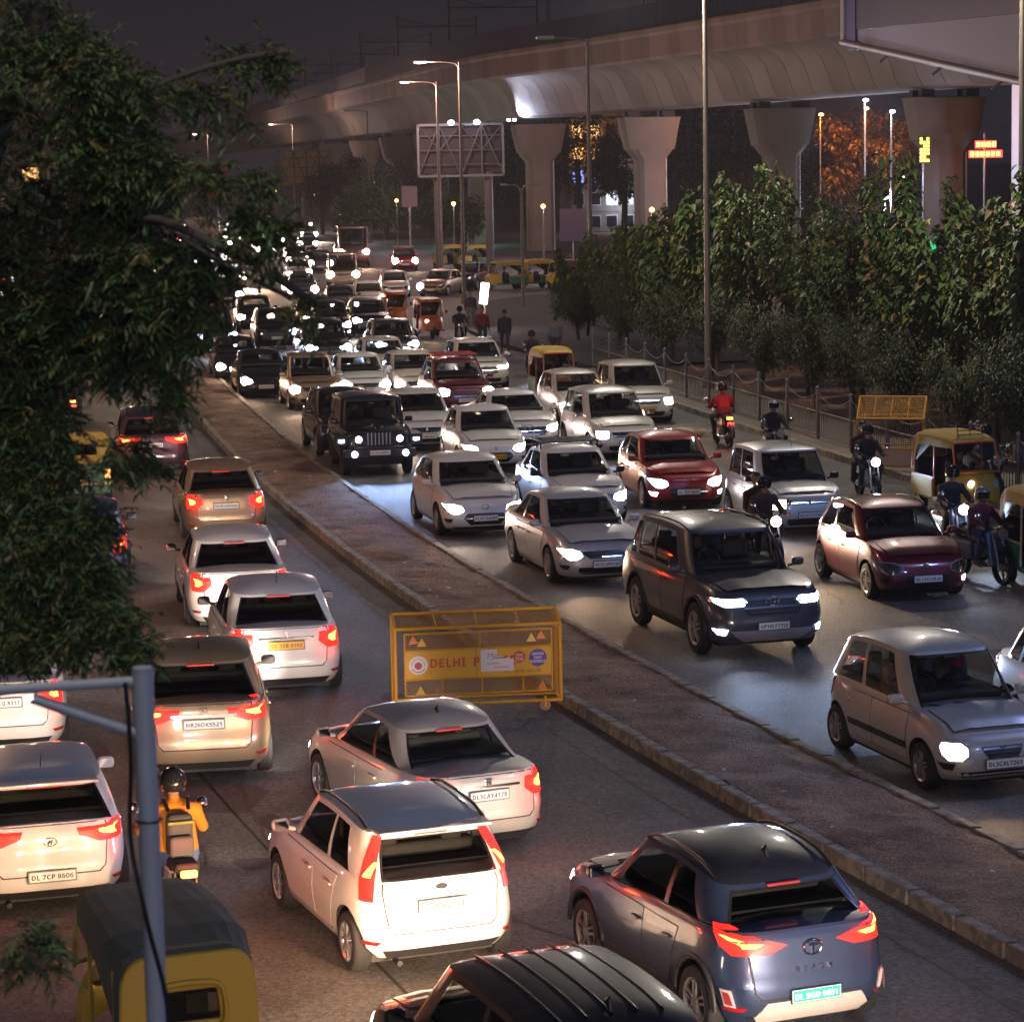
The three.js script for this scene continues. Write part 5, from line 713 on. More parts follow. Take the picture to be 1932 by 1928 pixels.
const POSE = {
  rider: () => [...headBones(1.5, 0.02), [0, 1.32, 0, 0.07, 0, 1.27, -0.02, 0.09, 'top'], ...two((s) => [s * 0.06, 1.24, -0.03, 0.115, s * 0.08, 0.9, -0.1, 0.125, 'top']), ...two((s) => [s * 0.06, 1.22, -0.04, 0.1, s * 0.19, 1.24, -0.02, 0.075, 'top']), ...two((s) => [s * 0.2, 1.23, -0.02, 0.068, s * 0.3, 1.02, 0.16, 0.055, 'top']), ...two((s) => [s * 0.3, 1.02, 0.16, 0.052, s * 0.3, 1.0, 0.4, 0.038, 'top']), ...[1, -1].flatMap((s) => handBones(s, s * 0.3, 1.0, 0.42)), ...two((s) => [s * 0.08, 0.86, -0.1, 0.125, s * 0.1, 0.82, -0.06, 0.12, 'leg']), ...two((s) => [s * 0.11, 0.82, -0.05, 0.1, s * 0.2, 0.76, 0.34, 0.072, 'leg']), ...two((s) => [s * 0.2, 0.76, 0.34, 0.07, s * 0.19, 0.42, 0.18, 0.05, 'leg']), ...two((s) => [s * 0.19, 0.42, 0.18, 0.048, s * 0.19, 0.36, 0.17, 0.045, 'shoe']), ...two((s) => [s * 0.19, 0.34, 0.13, 0.042, s * 0.21, 0.32, 0.32, 0.035, 'shoe'])],
  pillion: () => [...headBones(1.55, 0.0), [0, 1.38, 0, 0.07, 0, 1.32, -0.02, 0.09, 'top'], ...two((s) => [s * 0.06, 1.29, -0.03, 0.11, s * 0.08, 0.95, -0.06, 0.12, 'top']), ...two((s) => [s * 0.19, 1.28, -0.02, 0.068, s * 0.24, 1.05, 0.08, 0.055, 'top']), ...two((s) => [s * 0.06, 1.27, -0.03, 0.1, s * 0.18, 1.29, -0.02, 0.075, 'top']), ...two((s) => [s * 0.24, 1.05, 0.08, 0.05, s * 0.16, 0.95, 0.26, 0.036, 'top']), ...[1, -1].flatMap((s) => handBones(s, s * 0.15, 0.94, 0.27)), ...two((s) => [s * 0.09, 0.9, -0.05, 0.12, s * 0.12, 0.86, 0, 0.11, 'leg']), ...two((s) => [s * 0.12, 0.86, 0, 0.1, s * 0.27, 0.8, 0.33, 0.07, 'leg']), ...two((s) => [s * 0.27, 0.8, 0.33, 0.068, s * 0.27, 0.46, 0.2, 0.048, 'leg']), ...two((s) => [s * 0.27, 0.42, 0.17, 0.045, s * 0.28, 0.4, 0.34, 0.035, 'shoe'])],
  walk: () => [...headBones(1.6, 0.02), [0, 1.42, 0, 0.07, 0, 1.36, -0.02, 0.09, 'top'], ...two((s) => [s * 0.07, 1.33, -0.01, 0.115, s * 0.08, 0.98, 0, 0.115, 'top']), ...two((s) => [s * 0.06, 1.33, -0.02, 0.1, s * 0.19, 1.34, -0.01, 0.072, 'top']), ...two((s) => [s * 0.21, 1.33, 0, 0.066, s * 0.25, 1.06, -s * 0.06, 0.052, 'top']), ...two((s) => [s * 0.25, 1.06, -s * 0.06, 0.05, s * 0.25, 0.83, s * -0.02 + 0.07, 0.036, 'top']), ...[1, -1].flatMap((s) => [[s * 0.25, 0.8, 0.08, 0.032, s * 0.25, 0.74, 0.1, 0.028, 'skin'], ...[-0.02, -0.005, 0.01, 0.025].map((o) => [s * 0.25, 0.73, 0.1 + o, 0.01, s * 0.245, 0.665, 0.12 + o, 0.008, 'skin']), [s * 0.24, 0.77, 0.12, 0.012, s * 0.22, 0.72, 0.15, 0.009, 'skin']]), ...two((s) => [s * 0.09, 0.95, 0, 0.12, s * 0.1, 0.86, 0.01, 0.1, 'leg']), ...two((s) => [s * 0.1, 0.86, 0.01, 0.095, s * 0.1, 0.48, s * 0.11, 0.066, 'leg']), ...two((s) => [s * 0.1, 0.48, s * 0.11, 0.064, s * 0.1, 0.1, s * 0.17 - (s < 0 ? 0.08 : 0), 0.044, 'leg']), ...two((s) => [s * 0.1, 0.06, s * 0.17 - 0.02 - (s < 0 ? 0.08 : 0), 0.042, s * 0.11, 0.045, s * 0.17 + 0.15 - (s < 0 ? 0.08 : 0), 0.034, 'shoe'])],
  stand: () => [...headBones(1.6, 0.02), [0, 1.42, 0, 0.07, 0, 1.36, -0.02, 0.09, 'top'], ...two((s) => [s * 0.07, 1.33, -0.01, 0.115, s * 0.08, 0.98, 0, 0.115, 'top']), ...two((s) => [s * 0.06, 1.33, -0.02, 0.1, s * 0.19, 1.34, -0.01, 0.072, 'top']), ...two((s) => [s * 0.21, 1.33, 0, 0.066, s * 0.26, 1.07, -0.02, 0.052, 'top']), ...two((s) => [s * 0.26, 1.07, -0.02, 0.05, s * 0.27, 0.84, 0.04, 0.036, 'top']), ...[1, -1].flatMap((s) => [[s * 0.27, 0.81, 0.05, 0.032, s * 0.27, 0.75, 0.06, 0.028, 'skin'], ...[-0.02, -0.005, 0.01, 0.025].map((o) => [s * 0.27, 0.74, 0.06 + o, 0.01, s * 0.265, 0.67, 0.075 + o, 0.008, 'skin']), [s * 0.26, 0.78, 0.085, 0.012, s * 0.24, 0.73, 0.11, 0.009, 'skin']]), ...two((s) => [s * 0.09, 0.95, 0, 0.12, s * 0.1, 0.86, 0.01, 0.1, 'leg']), ...two((s) => [s * 0.1, 0.86, 0.01, 0.095, s * 0.12, 0.48, 0.02, 0.066, 'leg']), ...two((s) => [s * 0.12, 0.48, 0.02, 0.064, s * 0.13, 0.1, -0.01, 0.044, 'leg']), ...two((s) => [s * 0.13, 0.06, -0.03, 0.042, s * 0.15, 0.045, 0.15, 0.034, 'shoe'])],
};
const helmetGeo = (() => { const s = new THREE.SphereGeometry(0.145, 20, 14, 0, Math.PI * 2, 0, 2.1); s.scale(0.92, 1.04, 1.08); return plain(s); })(), visorGeo = (() => { const s = new THREE.SphereGeometry(0.15, 16, 8, Math.PI * 0.12, Math.PI * 0.76, 1.2, 0.7); s.scale(0.92, 1.04, 1.08); return plain(s); })(), hairGeo = (() => { const h = new THREE.SphereGeometry(0.106, 16, 10, 0, Math.PI * 2, 0, 1.5); h.scale(0.92, 1.1, 1.06); h.rotateX(-0.4); return plain(h); })();
const eyeGeo = merge([-1, 1].map((s) => at(new THREE.SphereGeometry(0.011, 6, 5), s * 0.034, 0.008, 0.088)));
const skinCache = {};
function person(label, pose, x, y, z, turn, c, o = {}) {
  const t = thing('person', label, 'person', o.group, x, y, z, turn);
  const colors = { skin: [0.26, 0.14, 0.085], top: [0.02, 0.02, 0.025], leg: [0.02, 0.022, 0.03], shoe: [0.02, 0.018, 0.016], ...c };
  const key = pose + JSON.stringify(colors) + (o.cell ?? 0.024);
  part('body', skinCache[key] ??= skinMesh(POSE[pose](), colors, o.cell ?? 0.024), M.cloth, t);
  const [hy, hz] = { rider: [1.5, 0.02], pillion: [1.55, 0], walk: [1.6, 0.02], stand: [1.6, 0.02] }[pose];
  part('eyes', eyeGeo, M.black, t).position.set(0, hy, hz);
  if (o.helmet) { const h = part('helmet', helmetGeo, o.helmet, t); h.position.set(0, hy + 0.02, hz); part('visor', visorGeo, M.glossBlack, h); }
  else part('hair', hairGeo, M.black, t).position.set(0, hy + 0.035, hz - 0.008);
  if (o.mask) { bustMask ??= (() => { const h = new THREE.SphereGeometry(0.1, 14, 8, Math.PI * 0.08, Math.PI * 0.84, 1.5, 0.95); h.scale(0.88, 1.15, 1.05); return plain(h); })(); part('face_mask', bustMask, M.maskWhite, t).position.set(0, hy, hz); }
  return t;
}
var bustMask; M.maskWhite = std([0.5, 0.52, 0.55], 0.9);
M.helmetBlack = std([0.015, 0.015, 0.017], 0.15); M.helmetGrey = std([0.25, 0.25, 0.28], 0.2, 0.4); M.helmetRed = std([0.3, 0.02, 0.02], 0.2);

// ------------------------------------------------------------------ motorcycles and scooters (front towards +z, 0 half way between the axles)
const bikeGeos = (() => {
  const wheel = merge([at(new THREE.TorusGeometry(0.27, 0.048, 8, 26), 0, 0, 0, 0, Math.PI / 2), ...Array.from({ length: 6 }, (_, i) => { const a = i * Math.PI / 3; return rod([0, 0, 0], [0, Math.cos(a) * 0.25, Math.sin(a) * 0.25], 0.014, 0.012, 4); })]);
  const hub = cyl(0.07, 0.07, 0.11, 12); hub.rotateZ(Math.PI / 2);
  const tank = new THREE.SphereGeometry(0.17, 18, 12); tank.scale(0.85, 0.72, 1.55); tank.translate(0, 0.82, 0.18);
  const seat = rbox(0.25, 0.1, 0.68, 0.045, 0, 0.8, -0.34, 0.06);
  return { wheel, hub: plain(hub), tank: plain(tank), seat: plain(seat),
    frame: merge([rod([0, 0.82, 0.42], [0, 0.4, 0.12], 0.03), rod([0, 0.78, 0.4], [0, 0.74, -0.3], 0.03), rod([0, 0.4, 0.12], [0, 0.38, -0.2], 0.03), rod([0, 0.38, -0.2], [0, 0.74, -0.25], 0.03), ...two((s) => rod([s * 0.09, 0.3, -0.63], [s * 0.06, 0.42, -0.15], 0.022)), ...two((s) => rod([s * 0.12, 0.34, -0.6], [s * 0.1, 0.74, -0.5], 0.028)), ...two((s) => rod([s * 0.1, 0.34, 0.1], [s * 0.24, 0.34, 0.14], 0.016))]),
    engine: merge([rbox(0.28, 0.24, 0.34, 0.05, 0, 0.42, 0.02), rbox(0.2, 0.22, 0.18, 0.03, 0, 0.6, 0.1), at(cyl(0.1, 0.1, 0.32, 14), 0, 0.38, -0.04, 0, 0, Math.PI / 2)]),
    fork: merge([...two((s) => rod([s * 0.09, 0.3, 0.66], [s * 0.09, 0.92, 0.44], 0.024)), rbox(0.26, 0.05, 0.1, 0.02, 0, 0.9, 0.44)]),
    bar: merge([tube([[0.34, 1.0, 0.34], [0.24, 1.03, 0.42], [0.08, 0.97, 0.44], [-0.08, 0.97, 0.44], [-0.24, 1.03, 0.42], [-0.34, 1.0, 0.34]], 0.014, 24, 6), ...two((s) => rod([s * 0.24, 1.0, 0.42], [s * 0.35, 1.0, 0.37], 0.02))]),
    mirror: merge([rod([0.22, 1.02, 0.42], [0.33, 1.18, 0.38], 0.007), at(new THREE.SphereGeometry(0.06, 10, 8), 0.34, 1.2, 0.38)]), mirror2: merge([rod([-0.22, 1.02, 0.42], [-0.33, 1.18, 0.38], 0.007), at(new THREE.SphereGeometry(0.06, 10, 8), -0.34, 1.2, 0.38)]),
    guard: merge([at(new THREE.TorusGeometry(0.34, 0.055, 5, 14, 1.7), 0, 0.3, 0.65, 0, Math.PI / 2, 0), at(new THREE.TorusGeometry(0.35, 0.07, 5, 14, 1.6), 0, 0.3, -0.65, 0, Math.PI / 2, 0)]),
    lampHousing: at(new THREE.SphereGeometry(0.12, 14, 10), 0, 0.9, 0.54), lampFace: (() => { const g = cyl(0.095, 0.095, 0.03, 18); g.rotateX(Math.PI / 2); g.translate(0, 0.9, 0.645); return plain(g); })(),
    tail: plain(rbox(0.16, 0.07, 0.06, 0.02, 0, 0.78, -0.73)), exhaust: merge([rod([0.13, 0.3, 0.1], [0.15, 0.28, -0.4], 0.025), rod([0.15, 0.28, -0.35], [0.17, 0.34, -0.85], 0.048, 0.04, 10)]),
    side: merge(two((s) => rbox(0.04, 0.2, 0.36, 0.02, s * 0.12, 0.66, -0.3))), plate: plain(rbox(0.2, 0.12, 0.01, 0.004, 0, 0.62, -0.84)),
    apron: merge([rbox(0.42, 0.62, 0.1, 0.05, 0, 0.62, 0.46, -0.22), rbox(0.36, 0.05, 0.5, 0.02, 0, 0.33, 0.16), rbox(0.34, 0.4, 0.85, 0.12, 0, 0.55, -0.42)]),
  };
})();
function motorcycle(label, x, z, deg, o = {}) {
  const t = thing(o.scooter ? 'scooter' : 'motorcycle', label, o.scooter ? 'scooter' : 'motorcycle', 'motorcycles and scooters in the traffic', x, 0, z, deg * Math.PI / 180), G = bikeGeos, pm = o.paint ?? paint([0.02, 0.02, 0.022], 0.1);
  for (const zz of [0.65, -0.65]) { const w = new THREE.Group(); w.name = 'wheel'; w.position.set(0, 0.315, zz); t.add(w); part('tyre', G.wheel, M.rubber, w); part('hub', G.hub, M.galv, w); }
  part('frame', G.frame, M.black, t); part('front_fork', G.fork, M.galv, t); part('handlebar', G.bar, M.black, t); part('mirror', G.mirror, M.chrome, t); part('mirror', G.mirror2, M.chrome, t); part('mudguard', G.guard, pm, t); part('seat', G.seat, M.seat, t);
  if (o.scooter) part('body_shell', G.apron, pm, t); else { part('engine', G.engine, M.galv, t); part('fuel_tank', G.tank, pm, t); part('side_panel', G.side, pm, t); }
  part('exhaust_pipe', G.exhaust, M.chrome, t); part('number_plate', G.plate, M.maskWhite, t);
  const h = part('headlamp', G.lampHousing, pm, t); part('headlamp_bulb', G.lampFace, o.head === 'off' ? M.lampGlass : o.head === 'warm' ? M.headWarm : M.headCool, h);
  if (o.beam) spot(t, V3(0, 0.9, 0.74), o.beam, o.head === 'warm' ? 0xffd9b0 : 0xc4dcff);
  part('tail_lamp', G.tail, o.tail ? M.tailCore : M.redLens, t);
  if (o.tail) { const l = new THREE.PointLight(0xff2a12, 1.2, 0, 2); l.position.set(0, 0.78, -0.86); l.castShadow = true; t.add(l); }
  return t;
}
function ride(label, bikeLabel, x, z, deg, c, o = {}) { motorcycle(bikeLabel, x, z, deg, o); const a = deg * Math.PI / 180, f = (k) => [x + Math.sin(a) * k, z + Math.cos(a) * k]; const [px, pz] = f(-0.02); person(label, 'rider', px, 0, pz, a, c, o); if (o.pillion) { const [qx, qz] = f(-0.42); person(o.pillion.label, 'pillion', qx, 0, qz, a, o.pillion.c, { helmet: o.pillion.helmet, mask: o.pillion.mask }); } }

// ------------------------------------------------------------------ auto rickshaws (front towards +z)
const autoGeos = (() => {
  function loft(sec, nn, closed) { // sec: [z, halfWidth, yBase, yTop, exponent]
    const pos = [], idx = [], m = nn + 1; for (const [z, w, y0, y1, e] of sec) for (let k = 0; k <= nn; k++) { const a = Math.PI * k / nn, c = Math.cos(a), s = Math.sin(a), r = Math.pow(Math.pow(Math.abs(c), e) + Math.pow(Math.abs(s), e), -1 / e); pos.push(w * c * r, y0 + (y1 - y0) * Math.max(0, s * r), z); }
    for (let i = 0; i < sec.length - 1; i++) for (let k = 0; k < nn; k++) { const A = i * m + k; idx.push(A, A + 1, A + m, A + 1, A + m + 1, A + m); }
    const g = new THREE.BufferGeometry(); g.setAttribute('position', new THREE.Float32BufferAttribute(pos, 3)); g.setIndex(idx); return plain(toCreasedNormals(g, 0.8)); }
  const canopy = loft([[-1.3, 0.5, 1.0, 1.3, 4], [-1.29, 0.57, 1.0, 1.52, 4], [-1.2, 0.62, 1.02, 1.66, 5], [-0.9, 0.645, 1.42, 1.72, 5], [-0.3, 0.65, 1.46, 1.74, 5], [0.3, 0.62, 1.46, 1.72, 5], [0.62, 0.57, 1.46, 1.68, 5], [0.74, 0.54, 1.46, 1.6, 5]], 20);
  { const p = canopy.attributes.position; for (let i = 0; i < p.count; i++) { const x = p.getX(i), y = p.getY(i), z = p.getZ(i), k = 0.012 * perlin.noise(x * 5, y * 5, z * 7) + 0.006 * perlin.noise(x * 14, y * 9, z * 15); p.setXYZ(i, x * (1 + k), y + k, z); } canopy.computeVertexNormals(); }
  const inner = loft([[-1.27, 0.54, 1.0, 1.5, 4], [-1.18, 0.6, 1.02, 1.63, 5], [-0.3, 0.63, 1.46, 1.71, 5], [0.6, 0.55, 1.46, 1.65, 5]], 16);
  const back = (() => { const s = new THREE.Shape(); s.moveTo(-0.6, 0.92); s.lineTo(0.6, 0.92); s.lineTo(0.57, 1.4); s.quadraticCurveTo(0.55, 1.58, 0.38, 1.6); s.lineTo(-0.38, 1.6); s.quadraticCurveTo(-0.55, 1.58, -0.57, 1.4); const h = new THREE.Path(); h.moveTo(-0.24, 1.08); h.lineTo(0.24, 1.08); h.quadraticCurveTo(0.29, 1.08, 0.29, 1.13); h.lineTo(0.27, 1.32); h.quadraticCurveTo(0.26, 1.36, 0.21, 1.36); h.lineTo(-0.21, 1.36); h.quadraticCurveTo(-0.26, 1.36, -0.27, 1.32); h.lineTo(-0.29, 1.13); h.quadraticCurveTo(-0.29, 1.08, -0.24, 1.08); s.holes.push(h); const g = new THREE.ExtrudeGeometry(s, { depth: 0.03, bevelEnabled: true, bevelSize: 0.02, bevelThickness: 0.02, bevelSegments: 2, curveSegments: 6 }); g.translate(0, 0, -1.33); return plain(g); })();
  const winFrame = (() => { const pts = [[-0.27, 1.06], [0.27, 1.06], [0.31, 1.1], [0.29, 1.34], [0.24, 1.385], [-0.24, 1.385], [-0.29, 1.34], [-0.31, 1.1]].map(([x, y]) => V3(x, y, -1.36)); return plain(new THREE.TubeGeometry(new THREE.CatmullRomCurve3(pts, true), 40, 0.025, 6, true)); })();
  const lower = merge([rbox(1.26, 0.56, 0.12, 0.05, 0, 0.66, -1.27), rbox(1.2, 0.26, 0.1, 0.04, 0, 0.33, -1.26), ...two((s) => rbox(0.06, 0.42, 1.15, 0.025, s * 0.62, 0.56, -0.72)), ...two((s) => rbox(0.08, 0.1, 1.0, 0.03, s * 0.6, 0.35, 0.3)), rbox(1.2, 0.06, 1.95, 0.02, 0, 0.34, -0.3)]);
  const cowl = loft([[0.42, 0.6, 0.3, 0.98, 6], [0.72, 0.585, 0.3, 1.0, 5], [0.98, 0.52, 0.32, 0.97, 4], [1.16, 0.4, 0.34, 0.88, 3.2], [1.26, 0.24, 0.4, 0.74, 2.6], [1.29, 0.05, 0.5, 0.56, 2]], 18);
  const glass = (() => { const pos = [], idx = []; for (let j = 0; j <= 3; j++) for (let i = 0; i <= 8; i++) { const u = i / 8 * 2 - 1, v = j / 3; pos.push(u * lerp(0.54, 0.5, v), lerp(0.98, 1.56, v), lerp(0.86, 0.7, v) + 0.1 * (1 - u * u) * lerp(1, 0.5, v)); } for (let j = 0; j < 3; j++) for (let i = 0; i < 8; i++) { const a = j * 9 + i; idx.push(a, a + 1, a + 9, a + 1, a + 10, a + 9); } const g = new THREE.BufferGeometry(); g.setAttribute('position', new THREE.Float32BufferAttribute(pos, 3)); g.setIndex(idx); g.computeVertexNormals(); return plain(g); })();
  const frame = ([...two((s) => tube([[s * 0.56, 0.96, 0.86], [s * 0.545, 1.25, 0.8], [s * 0.52, 1.58, 0.68]], 0.026, 8, 6)), tube([[-0.56, 0.98, 0.87], [-0.3, 0.99, 0.96], [0, 0.99, 0.985], [0.3, 0.99, 0.96], [0.56, 0.98, 0.87]], 0.024, 14, 6), tube([[-0.52, 1.58, 0.69], [0, 1.6, 0.78], [0.52, 1.58, 0.69]], 0.03, 10, 6), ...two((s) => rod([s * 0.61, 0.4, -0.12], [s * 0.6, 1.5, -0.1], 0.022)), ...two((s) => rod([s * 0.61, 0.7, -1.18], [s * 0.6, 1.5, -1.14], 0.022)), ...two((s) => rod([s * 0.615, 0.78, -1.2], [s * 0.61, 0.78, -0.14], 0.02))]);
  return { canopy, inner, back, winFrame, lower, cowl, glass, frame, seats: merge([rbox(1.1, 0.16, 0.45, 0.06, 0, 0.62, -0.95), rbox(1.1, 0.5, 0.12, 0.05, 0, 0.86, -1.16, -0.12), rbox(0.6, 0.14, 0.34, 0.05, 0, 0.68, 0.02), rbox(0.5, 0.3, 0.08, 0.03, 0, 0.85, -0.17)]), guard: plain(at(new THREE.TorusGeometry(0.26, 0.07, 6, 14, 2.4), 0, 0.22, 1.02, 0, Math.PI / 2, 0).scale(1.3, 1, 1)), lampR: at(new THREE.SphereGeometry(0.085, 12, 8), 0, 0, 0), lampF: (() => { const g = cyl(0.07, 0.07, 0.03, 16); g.rotateX(Math.PI / 2); return plain(g); })(), mirror: merge([rod([0.55, 1.0, 0.8], [0.72, 1.12, 0.84], 0.01), at(new THREE.SphereGeometry(0.07, 10, 8).scale(1, 1.1, 0.35), 0.74, 1.16, 0.84)]), rack: merge([...[0, 0.09, 0.18].map((h) => rod([-0.32, 1.72 + h, 0.5], [0.32, 1.72 + h, 0.5], 0.01)), ...[-0.32, 0, 0.32].map((x) => rod([x, 1.7, 0.5], [x, 1.9, 0.5], 0.01)), ...two((s) => rod([s * 0.32, 1.9, 0.5], [s * 0.32, 1.88, 0], 0.01))]), bar: merge([rod([-0.3, 1.0, 0.45], [0.3, 1.0, 0.45], 0.016), rod([0, 1.0, 0.45], [0, 0.6, 0.75], 0.025)]), tail: plain(rbox(0.14, 0.2, 0.05, 0.02)) };
})();
const AUTO = { green: std([0.01, 0.12, 0.055], 0.45), yellow: std([0.4, 0.27, 0.03], 0.6), tarp: std([0.34, 0.24, 0.04], 0.85), greyTarp: std([0.1, 0.095, 0.075], 0.85), orange: std([0.5, 0.11, 0.02], 0.5), cream: std([0.5, 0.42, 0.3], 0.6) };
function autoRickshaw(label, x, z, deg, o = {}) {
  const t = thing('auto_rickshaw', label, 'auto rickshaw', 'three wheeled auto rickshaws', x, 0, z, deg * Math.PI / 180), G = (t.scale.x = 0.87, autoGeos), lo = o.lower ?? AUTO.green, up = o.upper ?? AUTO.yellow;
  part('lower_body', G.lower, lo, t); part('front_cowl', G.cowl, o.cowl ?? up, t); const c = part('canopy', G.canopy, o.canopy ?? AUTO.tarp, t); part('canopy_lining', G.inner, M.dark, c); part('back_panel', G.back, o.back ?? up, t); const wf = part('rear_window_frame', G.winFrame, AUTO.yellow, t); part('rear_window', plain(box(0.54, 0.26, 0.006, 0, 1.22, -1.315)), M.tint, wf);
  part('windscreen', G.glass, M.glass, t); G.frame.forEach((g) => part('frame_tube', g, up, t)); part('seat', G.seats, M.seat, t); part('handlebar', G.bar, M.black, t); part('front_mudguard', G.guard, lo, t);
  for (const [wx, wz] of [[0, 1.02], [0.54, -0.95], [-0.54, -0.95]]) addWheel(t, wx, 0.21, wz, 0.21, 'steel', M.galv);
  for (const s of [1, -1]) { part('mirror', s > 0 ? G.mirror : mirrorX(G.mirror), M.black, t); const h = part('headlamp', G.lampR, M.galv, t); h.position.set(s * 0.3, 0.78, 1.1); part('headlamp_bulb', G.lampF, o.head === 'off' || (o.head === 'one' && s > 0) ? M.lampGlass : M.headWarm, h).position.z = 0.08; if (o.beam && !(o.head === 'one' && s > 0)) spot(t, V3(s * 0.3, 0.78, 1.26), o.beam, 0xffcf9c); const tl = part('tail_lamp', G.tail, o.leaving ? M.tailCore : M.redLens, t); tl.position.set(s * 0.53, 0.66, -1.345); }
  if (o.rack) part('roof_rack', G.rack, M.black, t);
  if (o.marks) { const tri = new THREE.TorusGeometry(0.09, 0.02, 4, 3); tri.rotateZ(Math.PI / 2); part('warning_triangle', plain(tri), std([0.7, 0.35, 0.3], 0.5), t).position.set(-0.02, 0.68, -1.345); part('bumper_strip', plain(rbox(1.2, 0.07, 0.04, 0.02, 0, 0.44, -1.34)), std([0.55, 0.42, 0.2], 0.5), t); addPlate(t, V3(0.3, 0.5, -1.36), Math.PI, 'DL1RT4082', 'yellow'); }
  if (!o.empty) addBust(t, 0, 0.78, -0.0, 0, M.clothDark);
  return t;
}
// ------------------------------------------------------------------ trees
const leafMat = (t = 0.25) => new THREE.MeshPhysicalMaterial({ vertexColors: true, roughness: 0.55, transmission: t, thickness: 0, specularIntensity: 0.6, side: THREE.DoubleSide });
M.leaf = new THREE.MeshStandardMaterial({ vertexColors: true, roughness: 0.5, side: THREE.DoubleSide });
class Leaves {
  constructor() { this.p = []; this.c = []; }
  // one leaf from base b along unit direction d, face normal n, length l, width w, folded on its midrib and drooping at the tip
  add(b, d, n, l, w, col, fold = 0.25, droop = 0.15) {
    const s = V3().crossVectors(d, n).normalize(), P = (u, v, h) => [b.x + d.x * l * u + s.x * w * v + n.x * h * l, b.y + d.y * l * u + s.y * w * v + n.y * h * l - droop * l * u * u, b.z + d.z * l * u + s.z * w * v + n.z * h * l];
    const A = P(0, 0, 0), B = P(0.4, 0.5, fold * w / l), C = P(0.4, -0.5, fold * w / l), M_ = P(0.45, 0, 0), E = P(1, 0, 0);
    for (const t of [[A, M_, B], [A, C, M_], [B, M_, E], [M_, C, E]]) for (const q of t) { this.p.push(q[0], q[1], q[2]); this.c.push(col[0], col[1], col[2]); }
  }
  geo() { const g = new THREE.BufferGeometry(); g.setAttribute('position', new THREE.Float32BufferAttribute(this.p, 3)); g.setAttribute('color', new THREE.Float32BufferAttribute(this.c, 3)); g.computeVertexNormals(); return g; }
}
const unit = () => { const z = rr(-1, 1), a = rr(0, Math.PI * 2), r = Math.sqrt(1 - z * z); return V3(r * Math.cos(a), z, r * Math.sin(a)); };
const tint = (c, k) => [c[0] * k[0], c[1] * k[1], c[2] * k[2]];
const bark = std([0.06, 0.045, 0.035], 0.9);
